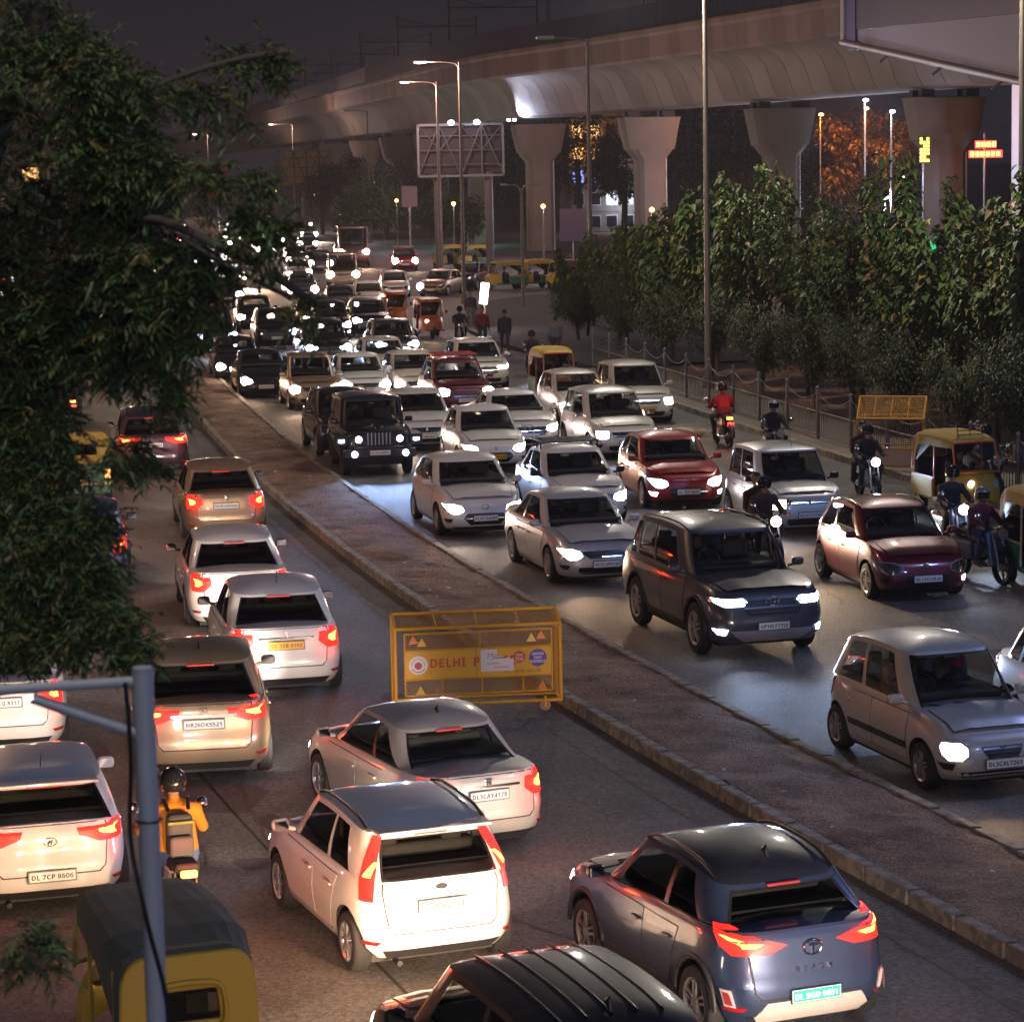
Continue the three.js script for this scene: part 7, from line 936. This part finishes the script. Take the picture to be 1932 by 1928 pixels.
inn('premhatch', 'hatchback_car', 'white hatchback beside the black jeep light pool, plate DL3CCL6309', -0.98, -54.55, 12.6, { paint: C.white, head: 'white', front: 'swept', grille: 'lower', bars: 1, plateF: 'DL3CCL6309', emblem: 'oval_h', emblemY: 0.62, sideTint: M.glass });
inn('compsedan', 'saloon_car', 'white saloon with black roof rack behind the silver saloon', 1.22, -55.75, 13.5, { paint: C.white, head: 'white', front: 'swept', grille: 'wide', rack: M.black, mirrorMat: M.black, emblem: 's', plateKind: 'yellow', plateF: 'DL1ZC7346', oneEye: -1 });
inn('premhatch', 'hatchback_car', 'bright red hatchback with lit fog lamps, plate DL 7CP 8600', 3.45, -58.14, 9.1, { paint: C.red, head: 'white', front: 'swept', grille: 'lower', bars: 1, fog: 2, plateF: 'DL 7CP 8600', emblem: 'oval_h', emblemY: 0.64, wheel: 'five' });
inn('jeep', 'jeep', 'black jeep with round blue white lamps and slotted grille, plate DL3CCY4891', -3.49, -65.35, 10.2, { paint: C.black, head: 'cool', front: 'jeep', beam: B * 4.5, beamColor: 0xa8c8ff, plateF: 'DL3CCY4891', mirrorMat: M.black, wheel: 'five', rim: M.dark, rails: 0 });
inn('suv', 'suv_car', 'black sport utility car right behind the black jeep', -4.47, -70.08, 11.8, { paint: C.black, head: 'warm', front: 'block', grille: 'suv', beam: 14, oneEye: -1 });
inn('compsedan', 'saloon_car', 'white taxi saloon with yellow plate behind the white hatchback', -0.71, -65.62, 10.2, { paint: C.white, head: 'warm', front: 'swept', grille: 'lower', bars: 1, plateKind: 'yellow', plateF: 'DL1ZC6298', emblem: 's', emblemY: 0.6 });
inn('hatch', 'hatchback_car', 'white hatchback right of the black jeep, plate UP14E3', -2.51, -70.82, 9.8, { paint: C.white, head: 'white', front: 'upright', grille: 'wide', plateF: 'UP14E3447', emblem: 's', antenna: 'front' });
inn('luxsedan', 'sedan_car', 'white luxury saloon with star on its barred grille', 0.05, -70.58, 11.8, { paint: C.white, head: 'white', front: 'swept', grille: 'suv', bars: 3, emblem: 'star', emblemY: 0.56, emblemS: 1.3, plateF: 'DL2CAM1945', sideTint: M.glass });
inn('mpv', 'people_carrier', 'cream white people carrier between the red hatchback and the saloon with star', 2.51, -68.08, 12.0, { paint: C.warmWhite, head: 'cool', front: 'block', grille: 'wide', mirrorMat: M.chrome });
inn('mpv', 'people_carrier', 'cream people carrier with yellow plate close to the railing', 3.55, -77.04, 9.3, { paint: C.warmWhite, head: 'warm', front: 'block', grille: 'wide', plateKind: 'yellow', plateF: 'DL1VC2604', oneEye: -1 });
inn('hatch', 'hatchback_car', 'tan hatchback half hidden behind the cream people carrier', 1.84, -76.39, 11.3, { paint: C.warmWhite, head: 'warm', front: 'swept', far: 1 });
inn('suv', 'suv_car', 'dark red car with red roof rack in the middle of the queue', -1.68, -80.46, 11.1, { paint: C.maroon, head: 'white', front: 'block', grille: 'suv', bars: 3, barMat: M.redLens, rack: std([0.4, 0.03, 0.03], 0.5), far: 1 });
inn('suv', 'suv_car', 'white sport utility car with barred grille near the grass island', -1.17, -89.45, 10.7, { paint: C.warmWhite, head: 'white', front: 'slit', grille: 'suv', bars: 3, emblem: 'oval_h', oneEye: -1, mirrorMat: C.warmWhite });
inn('hatch', 'hatchback_car', 'white hatchback with oval grille behind the white saloon roof', -4.48, -92.89, 10.5, { paint: C.warmWhite, head: 'white', front: 'oval', grille: 'smile', far: 1 });
inn('hatch', 'hatchback_car', 'small tan hatchback tucked left of the dark red racked car', -3.2, -85.81, 10.9, { paint: C.warmWhite, head: 'warm', front: 'oval', far: 1 });
inn('tallhatch', 'hatchback_car', 'tan tall hatchback behind the black cars at the median', -6.33, -83.3, 11.0, { paint: C.gold, head: 'warm', front: 'block', far: 1 });
inn('sedan', 'sedan_car', 'dark saloon with white plate second from the median kerb bend', -8.31, -88.08, 10.8, { paint: C.dark, head: 'warm', front: 'swept', far: 1, oneEye: 1 });
inn('hatch', 'hatchback_car', 'dark hatchback hugging the median kerb bend', -9.81, -94.64, 10.5, { paint: C.dark, head: 'warm', front: 'oval', far: 1, oneEye: 1 });
inn('bigsuv', 'suv_car', 'dark high car with four bluish lamps beside the hanging branch', -12.06, -107.94, 9.7, { paint: C.dark, head: 'cool', front: 'block', grille: 'suv', fog: 2, far: 1 });
inn('bigsuv', 'suv_car', 'dark high car with bluish lamps behind the tan tall hatchback', -6.97, -99.0, 10.3, { paint: C.dark, head: 'cool', front: 'slit', grille: 'suv', far: 1 });
inn('suv', 'suv_car', 'dark grey high car ahead of the red auto rickshaw', -4.54, -101.81, 10.1, { paint: C.grey, head: 'cool', front: 'slit', grille: 'suv', far: 1 });
inn('suv', 'suv_car', 'dark high car with one glaring cool headlamp', -9.88, -111.42, 9.5, { paint: C.dark, head: 'cool', front: 'block', far: 1, beam: 40, oneEye: -1 });
inn('suv', 'suv_car', 'dark high car behind the one with the glaring headlamp', -11.82, -123.15, 8.7, { paint: C.dark, head: 'warm', front: 'block', far: 1 });
inn('compsedan', 'saloon_car', 'white saloon showing its roof behind the black jeep', -4.89, -85.27, 10.9, { paint: C.white, head: 'white', far: 1 });
inn('sedan', 'sedan_car', 'dark saloon in the haze left of the white van', -11.85, -152.77, 6.7, { paint: C.grey, head: 'warm', far: 1 });
makeCar('van', 'van', 'boxy pale van with two bright headlamps in the haze', 'van', -10.14, -163.23, 5.3, { group: IN, paint: C.gold, head: 'warm', front: 'block', far: 1, beam: 30 });
makeCar('bus', 'bus', 'dusty red bus deep in the haze behind the van', 'bus', -11.73, -202.5, 4.3, { group: IN, paint: paint([0.22, 0.06, 0.05], 0), head: 'warm', front: 'block', far: 1, beam: 90 });
inn('suv', 'suv_car', 'red high car among the parked auto rickshaws', -7.39, -191.15, 4.4, { paint: C.red, head: 'warm', far: 1, rack: M.galv });
inn('hatch', 'hatchback_car', 'white hatchback left of the gold hatchback', -6.55, -152.91, 6.6, { paint: C.warmWhite, head: 'off', beam: 0, far: 1 });
inn('hatch', 'hatchback_car', 'gold hatchback turning left out of the lay-by with one blue lamp', -3.78, -153.27, -18.4, { paint: C.gold, head: 'cool', oneEye: 1, far: 1 });
inn('suv', 'suv_car', 'dark car parked between the gold hatchback and the auto rickshaws', -2.31, -160.47, -14.3, { paint: C.black, head: 'off', beam: 0, far: 1 });
inn('sedan', 'sedan_car', 'white saloon in the haze before the van', -7.4, -140.13, 7.4, { paint: C.white, head: 'warm', far: 1, oneEye: -1 });
inn('hatch', 'hatchback_car', 'hazy hatchback right of the dark far saloon', -8.55, -135.53, 7.7, { paint: C.grey, head: 'white', far: 1 });
inn('suv', 'suv_car', 'dark high car behind the grey high car', -6.3, -118.44, 9.0, { paint: C.dark, head: 'white', far: 1 });
inn('tallhatch', 'hatchback_car', 'dark tall hatchback with stacked pink lamps in the haze', -7.85, -116.4, 9.1, { paint: C.dark, head: 'white', far: 1, fog: 2 });
inn('sedan', 'sedan_car', 'dark saloon in the haze left of the stacked pink lamps', -9.11, -124.62, 8.6, { paint: C.dark, head: 'warm', far: 1 });
// the far queue, in the glow
const farCars = [[-22.4, -147, 'hatch', 'left most'], [-19.2, -150, 'suv', 'second from the left'], [-15.6, -148, 'hatch', 'third from the left'], [-21.6, -172, 'sedan', 'left of two'], [-17.6, -170, 'suv', 'right of two'], [-14.0, -178, 'hatch', 'by the bus'], [-22.6, -198, 'suv', 'left of three'], [-19.3, -195, 'hatch', 'middle of three'], [-16.0, -203, 'sedan', 'right of three'], [-24.6, -228, 'hatch', 'left of two in the glare'], [-20.4, -226, 'suv', 'right of two in the glare'], [-26.8, -262, 'suv', 'left of two far off'], [-22.3, -258, 'hatch', 'right of two far off'], [-31.5, -305, 'hatch', 'left of the last pair'], [-27.0, -300, 'suv', 'right of the last pair'], [-12.6, -158, 'hatch', 'beside the van'], [-13.4, -190, 'suv', 'left of the bus'], [-20.6, -184, 'hatch', 'between two rows'], [-23.8, -184, 'sedan', 'at the median'], [-17.2, -215, 'hatch', 'right of the glare'], [-13.6, -222, 'sedan', 'behind the bus'], [-23.2, -212, 'sedan', 'left behind three'], [-18.0, -240, 'suv', 'right beyond the glare'], [-22.4, -243, 'hatch', 'middle beyond the glare'], [-26.2, -245, 'suv', 'left beyond the glare'], [-24.6, -278, 'sedan', 'alone behind the pair'], [-29.2, -282, 'hatch', 'alone left behind the pair'], [-20.4, -274, 'suv', 'far right of the queue'], [-25.0, -330, 'sedan', 'right in the last row'], [-30.0, -335, 'suv', 'middle in the last row'], [-35.0, -340, 'hatch', 'left in the last row']];
farCars.forEach(([x, z, k, w], i) => inn(k, 'distant_car', 'hazy oncoming car with glaring lamps, ' + w + ', ' + Math.round(-z / 10) * 10 + ' metres off', x, z, 6, { paint: [C.grey, C.warmWhite, C.dark, C.silver][i % 4], head: i % 3 ? 'warm' : 'white', far: 1, beam: i === 1 || i === 4 ? 1200 : i % 3 ? 0 : 500 }));
const farOut = [[-29.5, -150], [-26.2, -158], [-32.8, -171], [-31.5, -205], [-35, -215], [-36.5, -255], [-33, -262], [-44.5, -320], [-41, -332], [-46.5, -348]];
farOut.forEach(([x, z], i) => out(['hatch', 'suv', 'sedan'][i % 3], 'distant_car', 'distant departing car with red tail lamps, number ' + ['one', 'two', 'three', 'four', 'five', 'six', 'seven', 'eight', 'nine', 'ten'][i] + ' counted into the haze', x, z, 186, { paint: [C.grey, C.white, C.dark][i % 3], far: 1, beam: 0, tailLight: 0 }));

// departing, nearest first
out('mpv', 'people_carrier', 'black people carrier with ribbed roof at the bottom edge', 0.14, -19.1, 202, { size: 0.93, paint: C.black, antenna: 'fin', head: 'warm', front: 'block', beam: 110, mirrorMat: M.black, roofRibs: 1 });
out('nexon', 'suv_car', 'blue sport utility car with grey roof and green plate DL 5GD 0651', 1.79, -23.18, 202.0, { size: 0.92, paint: C.navy, roofPaint: paint([0.03, 0.032, 0.045], 0.3), skidR: std([0.42, 0.38, 0.34], 0.6), tail: 'slash', plateR: 'DL 5GD 0651', plateRKind: 'green', plateRY: 0.5, emblemR: 't', emblemRS: 1.5, emblemRY: 0.92, lipMat: M.trim, wheel: 'five', rim: M.steel, antenna: 'fin', cladding: 1, mirrorMat: C.black, head: 'white', band: 0, rearTint: M.tint, letters: 'NEXON' });
out('figo', 'hatchback_car', 'white hatchback with tall red tail lamps, its back glaring white', -1.3, -25.24, 200.7, { size: 0.94, paint: C.white, tail: 'tall', coreBox: [0.3, 0.62, 0.25, 0.75], plateR: 'DL8CR2154', plateRY: 0.72, emblemR: 'oval', rails: 1, spoiler: 1, wheel: 'eight', head: 'white', tailLight: 0.7 });
out('sedan', 'sedan_car', 'silver saloon with glowing plate in front of the barricade', -1.16, -29.79, 203.8, { size: 0.92, paint: C.silverWarm, tail: 'corner', plateR: 'DL3CAY4178', emblemR: 'h', chromeBar: 1, wheel: 'eight', antenna: 'fin', head: 'white', sideTint: M.glass, rearTint: M.glass, tailLight: 0.7 });
out('premhatch', 'hatchback_car', 'white hatchback at the left edge with slim tail lamps, plate DL 7CP 8606', -5.19, -27.61, 196.2, { size: 0.95, paint: C.white, tail: 'wide', plateR: 'DL 7CP 8606', plateRY: 0.45, emblemR: 'oval_h', emblemRY: 0.8, spoiler: 1, antenna: 'rod', head: 'white', tailLight: 0.7 });
out('compsedan', 'saloon_car', 'golden brown saloon with wide red tail lamps behind the pole', -4.06, -33.41, 188.2, { paint: C.gold, tail: 'wide', emblemR: 'h', chromeBar: 1, plateR: 'HR26DK5521', head: 'white', antenna: 'fin' });
out('compsedan', 'saloon_car', 'white saloon cut by the left edge behind hanging leaves, plate 1CQ 8311', -6.89, -34.94, 190.9, { paint: C.white, tail: 'corner', plateR: 'DL11CQ 8311', emblemR: 'oval_h', head: 'white' });
out('compsedan', 'saloon_car', 'white taxi saloon with yellow plate DL 1ZB 0102', -3.59, -38.63, 191.2, { paint: C.white, tail: 'corner', plateR: 'DL 1ZB 0102', plateRKind: 'yellow', emblemR: 's', chromeBar: 1, antenna: 'rod', head: 'white', mirrorMat: M.black });
out('sedan', 'sedan_car', 'white saloon with blown out boot ahead of the yellow plated taxi', -4.8, -44.4, 190.2, { paint: C.white, tail: 'corner', emblemR: 'oval_h', head: 'white', mirrorMat: M.black, plateRY: 0.5 });
out('sedan', 'sedan_car', 'golden beige saloon beside the median kerb, plate DL9CAD6500', -6.14, -54.88, 190.5, { paint: C.gold, tail: 'corner', plateR: 'DL9CAD6500', emblemR: 'h', head: 'white', mirrorMat: M.black });
out('suv', 'suv_car', 'dark purple sport utility car with orange tail lamps ahead of the beige saloon', -9.0, -65.9, 189.2, { paint: C.purple, tail: 'wide', plateR: 'DL3CCU5233', emblemR: 'wings', head: 'white', mirrorMat: M.black, lipMat: M.silver });
out('hatch', 'hatchback_car', 'blue hatchback half hidden by the near tree', -7.9, -48.27, 189.4, { paint: C.blue, tail: 'corner', head: 'white', mirrorMat: M.black });
out('hatch', 'hatchback_car', 'dark hatchback glimpsed through the near tree', -12.36, -68.53, 188.0, { paint: C.grey, tail: 'corner', head: 'white', far: 1 });
autoRickshaw('yellow auto rickshaw with oval rear window under the pole at the bottom left', -2.92, -20.4, 199, { canopy: AUTO.greyTarp, beam: 10, head: 'on', leaving: 0 });
autoRickshaw('yellow and green auto rickshaw with warning triangle beside the purple car', -9.77, -60.68, 188.7, { canopy: AUTO.greyTarp, marks: 1, beam: 14, leaving: 1 });
autoRickshaw('auto rickshaw with glowing tail lamp seen through the near tree', -16.11, -90.56, 190.6, { leaving: 1, beam: 14 });
// auto rickshaws facing the camera
autoRickshaw('orange lit auto rickshaw beside the railing', 1.38, -82.48, 11.0, { upper: AUTO.orange, cowl: AUTO.orange, canopy: AUTO.yellow, head: 'one', beam: 14 });
autoRickshaw('yellow auto rickshaw with roof rack behind the dark red hatchback', 9.31, -54.55, 13.5, { rack: 1, upper: AUTO.orange, cowl: AUTO.yellow, canopy: AUTO.tarp, lower: AUTO.yellow, head: 'one', beam: 10 });
autoRickshaw('auto rickshaw cut off by the right edge beside the scooter', 9.24, -44.8, 7.0, { beam: 10, upper: AUTO.cream });
autoRickshaw('dark orange auto rickshaw behind the red one', -5.22, -122.59, 8.7, { upper: AUTO.orange, cowl: AUTO.orange, canopy: AUTO.orange, head: 'off' });
autoRickshaw('red auto rickshaw with amber lamp before the grass island', -3.44, -115.36, 9.2, { upper: AUTO.orange, cowl: AUTO.orange, canopy: AUTO.orange, head: 'one', beam: 10 });
['first', 'second', 'third', 'fourth', 'fifth', 'sixth'].forEach((n, i) => { const q = [[-4.24, -192.63, -55.6], [-2.46, -191.72, -55.6], [-0.17, -158.34, -64.3], [1.6, -159.5, -54], [3.4, -158.0, -54], [5.2, -160, -54]][i]; autoRickshaw('parked yellow and green auto rickshaw, ' + n + ' from the left in the lay-by', q[0], q[1], q[2], { head: 'off', empty: i % 2, canopy: i % 3 ? AUTO.tarp : AUTO.yellow }); });
// cars just below the picture whose lamps light the backs of the nearest ones
out('compsedan', 'saloon_car', 'white saloon following below the bottom edge, outside the picture', -5.9, -18.6, 198, { paint: C.white, head: 'warm', beam: 60, far: 1, tailLight: 0 });
out('hatch', 'hatchback_car', 'silver hatchback following the blue one, outside the picture', 4.3, -15.2, 203, { paint: C.silver, head: 'white', beam: 120, far: 1, tailLight: 0 });
out('suv', 'suv_car', 'grey car following the black people carrier, outside the picture', 2.2, -11.2, 203, { paint: C.grey, head: 'warm', beam: 14, far: 1, tailLight: 0 });

// ------------------------------------------------------------------ two wheelers and people on foot
const rad = Math.PI / 180;
ride('rider in orange hooded top with grey backpack and dark cap, back to camera', 'pale motorcycle under the rider in orange top', -3.35, -25.2, 197, { top: [0.62, 0.21, 0.012], leg: [0.09, 0.14, 0.26], shoe: [0.3, 0.1, 0.08] }, { head: 'white', beam: 14, tail: 1, helmet: M.helmetBlack, cell: 0.02, paint: paint([0.4, 0.3, 0.25], 0.2) });
{ // his backpack
  const a = 197 * rad, t = thing('backpack', 'grey backpack with green stripe on the orange rider', 'backpack', null, -3.35 - Math.sin(a) * 0.26, 0.88, -25.2 - Math.cos(a) * 0.26, a); part('bag', plain(rbox(0.26, 0.42, 0.15, 0.06, 0, 0.18, -0.0, -0.12)), std([0.07, 0.065, 0.06], 0.8), t); part('pocket', plain(rbox(0.24, 0.22, 0.08, 0.04, 0, 0.08, -0.12, -0.12)), std([0.1, 0.085, 0.08], 0.8), t); part('stripe', plain(rbox(0.26, 0.03, 0.02, 0.01, 0, 0.32, -0.13, -0.12)), std([0.16, 0.24, 0.04], 0.7), t); for (const s of [-1, 1]) part('strap', tube([[s * 0.1, 0.42, 0.02], [s * 0.12, 0.5, 0.14], [s * 0.13, 0.4, 0.3]], 0.022, 8, 5), M.black, t);
}
ride('helmeted rider in dark jacket in front of the tall silver hatchback', 'motorcycle with glaring yellow white lamp before the tall silver hatchback', 4.62, -48.1, 14, { top: [0.05, 0.03, 0.022] }, { head: 'warm', beam: 70, helmet: M.helmetBlack, pillion: { label: 'bareheaded pillion passenger behind the dark jacketed rider', c: { top: [0.06, 0.03, 0.025] } } });
ride('rider in black on a sport motorcycle beside the yellow cabin', 'black sport motorcycle with twin white lamp beside the yellow cabin', 7.75, -57.2, 8, { top: [0.015, 0.017, 0.022], leg: [0.015, 0.016, 0.02] }, { head: 'cool', beam: 30, helmet: M.helmetBlack, pillion: { label: 'pillion passenger in maroon with face mask', c: { top: [0.07, 0.012, 0.02], leg: [0.02, 0.02, 0.025] }, mask: 1 } });
ride('rider in dark jacket and closed black helmet right of the dark red hatchback', 'scooter with blue white lamp right of the dark red hatchback', 8.25, -49.2, 10, { top: [0.022, 0.022, 0.03] }, { head: 'cool', beam: 40, helmet: M.helmetBlack, scooter: 1, paint: paint([0.05, 0.07, 0.12], 0.3) });
ride('rider in maroon top with shiny grey helmet at the right edge', 'blue grey scooter beside the cut off auto rickshaw', 8.22, -45.9, 24, { top: [0.09, 0.012, 0.03], leg: [0.02, 0.03, 0.06], shoe: [0.2, 0.18, 0.16] }, { head: 'off', helmet: M.helmetGrey, scooter: 1, paint: paint([0.08, 0.12, 0.22], 0.4) });
ride('rider with helmet and mask behind the yellow auto rickshaw', 'motorcycle behind the yellow auto rickshaw at the railing', 10.25, -56.8, 12, { top: [0.02, 0.022, 0.035] }, { head: 'off', helmet: M.helmetBlack, mask: 1, pillion: { label: 'masked pillion passenger behind the yellow auto rickshaw', c: { top: [0.03, 0.03, 0.04] }, mask: 1 } });
ride('rider in red jacket riding away along the railing', 'motorcycle with red tail lamp going away along the railing', 5.55, -68.9, 190, { top: [0.28, 0.012, 0.016], leg: [0.02, 0.02, 0.03] }, { head: 'off', tail: 1, helmet: M.helmetBlack });
ride('small rider with helmet at the foot of the railing behind the tall silver hatchback', 'dark motorcycle behind the tall silver hatchback roof', 6.35, -63.6, 9, { top: [0.02, 0.02, 0.025] }, { head: 'off', helmet: M.helmetGrey });
ride('helmeted rider coming past the red auto rickshaw', 'motorcycle right of the red auto rickshaw', -2.0, -109.4, 10, { top: [0.025, 0.03, 0.028] }, { head: 'off', helmet: M.helmetBlack });
ride('rider behind the white sport utility car at the railing end', 'motorcycle with pink white lamp at the railing end', 0.8, -92.4, 9, { top: [0.02, 0.02, 0.025] }, { head: 'white', beam: 30, helmet: M.helmetBlack });
ride('rider going away seen through the near tree', 'motorcycle with red tail lamp in the left lane', -12.9, -78, 189, { top: [0.03, 0.03, 0.04] }, { head: 'off', tail: 1, helmet: M.helmetBlack });
ride('second rider going away seen through the near tree', 'motorcycle with red tail lamp left of the auto rickshaw', -11.6, -67.4, 188, { top: [0.04, 0.05, 0.08] }, { head: 'off', tail: 1, helmet: M.helmetGrey });
person('man standing on the grass island in dark top and pale trousers', 'stand', -1.7, 0.0, -121, 0.4, { top: [0.04, 0.03, 0.04], leg: [0.12, 0.12, 0.1] }, {});
person('man in dark jacket walking away past the light board', 'walk', -0.15, 0.0, -104.5, 3.3, { top: [0.02, 0.022, 0.03], leg: [0.03, 0.03, 0.035] }, {});
person('man in grey shirt walking along the inside of the railing', 'walk', 1.75, 0.0, -99.2, 3.2, { top: [0.1, 0.1, 0.12], leg: [0.03, 0.03, 0.035] }, {});
person('person in red top beside the motorcycle near the grass island', 'stand', -1.05, 0.0, -107.2, 0.2, { top: [0.16, 0.02, 0.02], leg: [0.03, 0.03, 0.04] }, {});
// litter on the median
{ seed = 77; const m = std([0.6, 0.6, 0.58], 0.8), b = std([0.3, 0.16, 0.08], 0.9); for (let i = 0; i < 46; i++) { const d = rr(24, 72), o = rr(-0.68, 0.68), p = roadAt(d, o), s = rr(0.03, 0.09); const g = new THREE.PlaneGeometry(s, s * rr(0.5, 1), 2, 2); const q = g.attributes.position; for (let k = 0; k < q.count; k++) q.setZ(k, rr(0, 0.025)); g.rotateX(-Math.PI / 2); g.computeVertexNormals(); const ms = part('litter_scrap', g, i % 6 ? m : b, median); ms.position.set(p.x, 0.19, p.z); ms.rotation.y = rr(0, 6); ms.material.side = THREE.DoubleSide; } }
renderer.render(scene, camera);
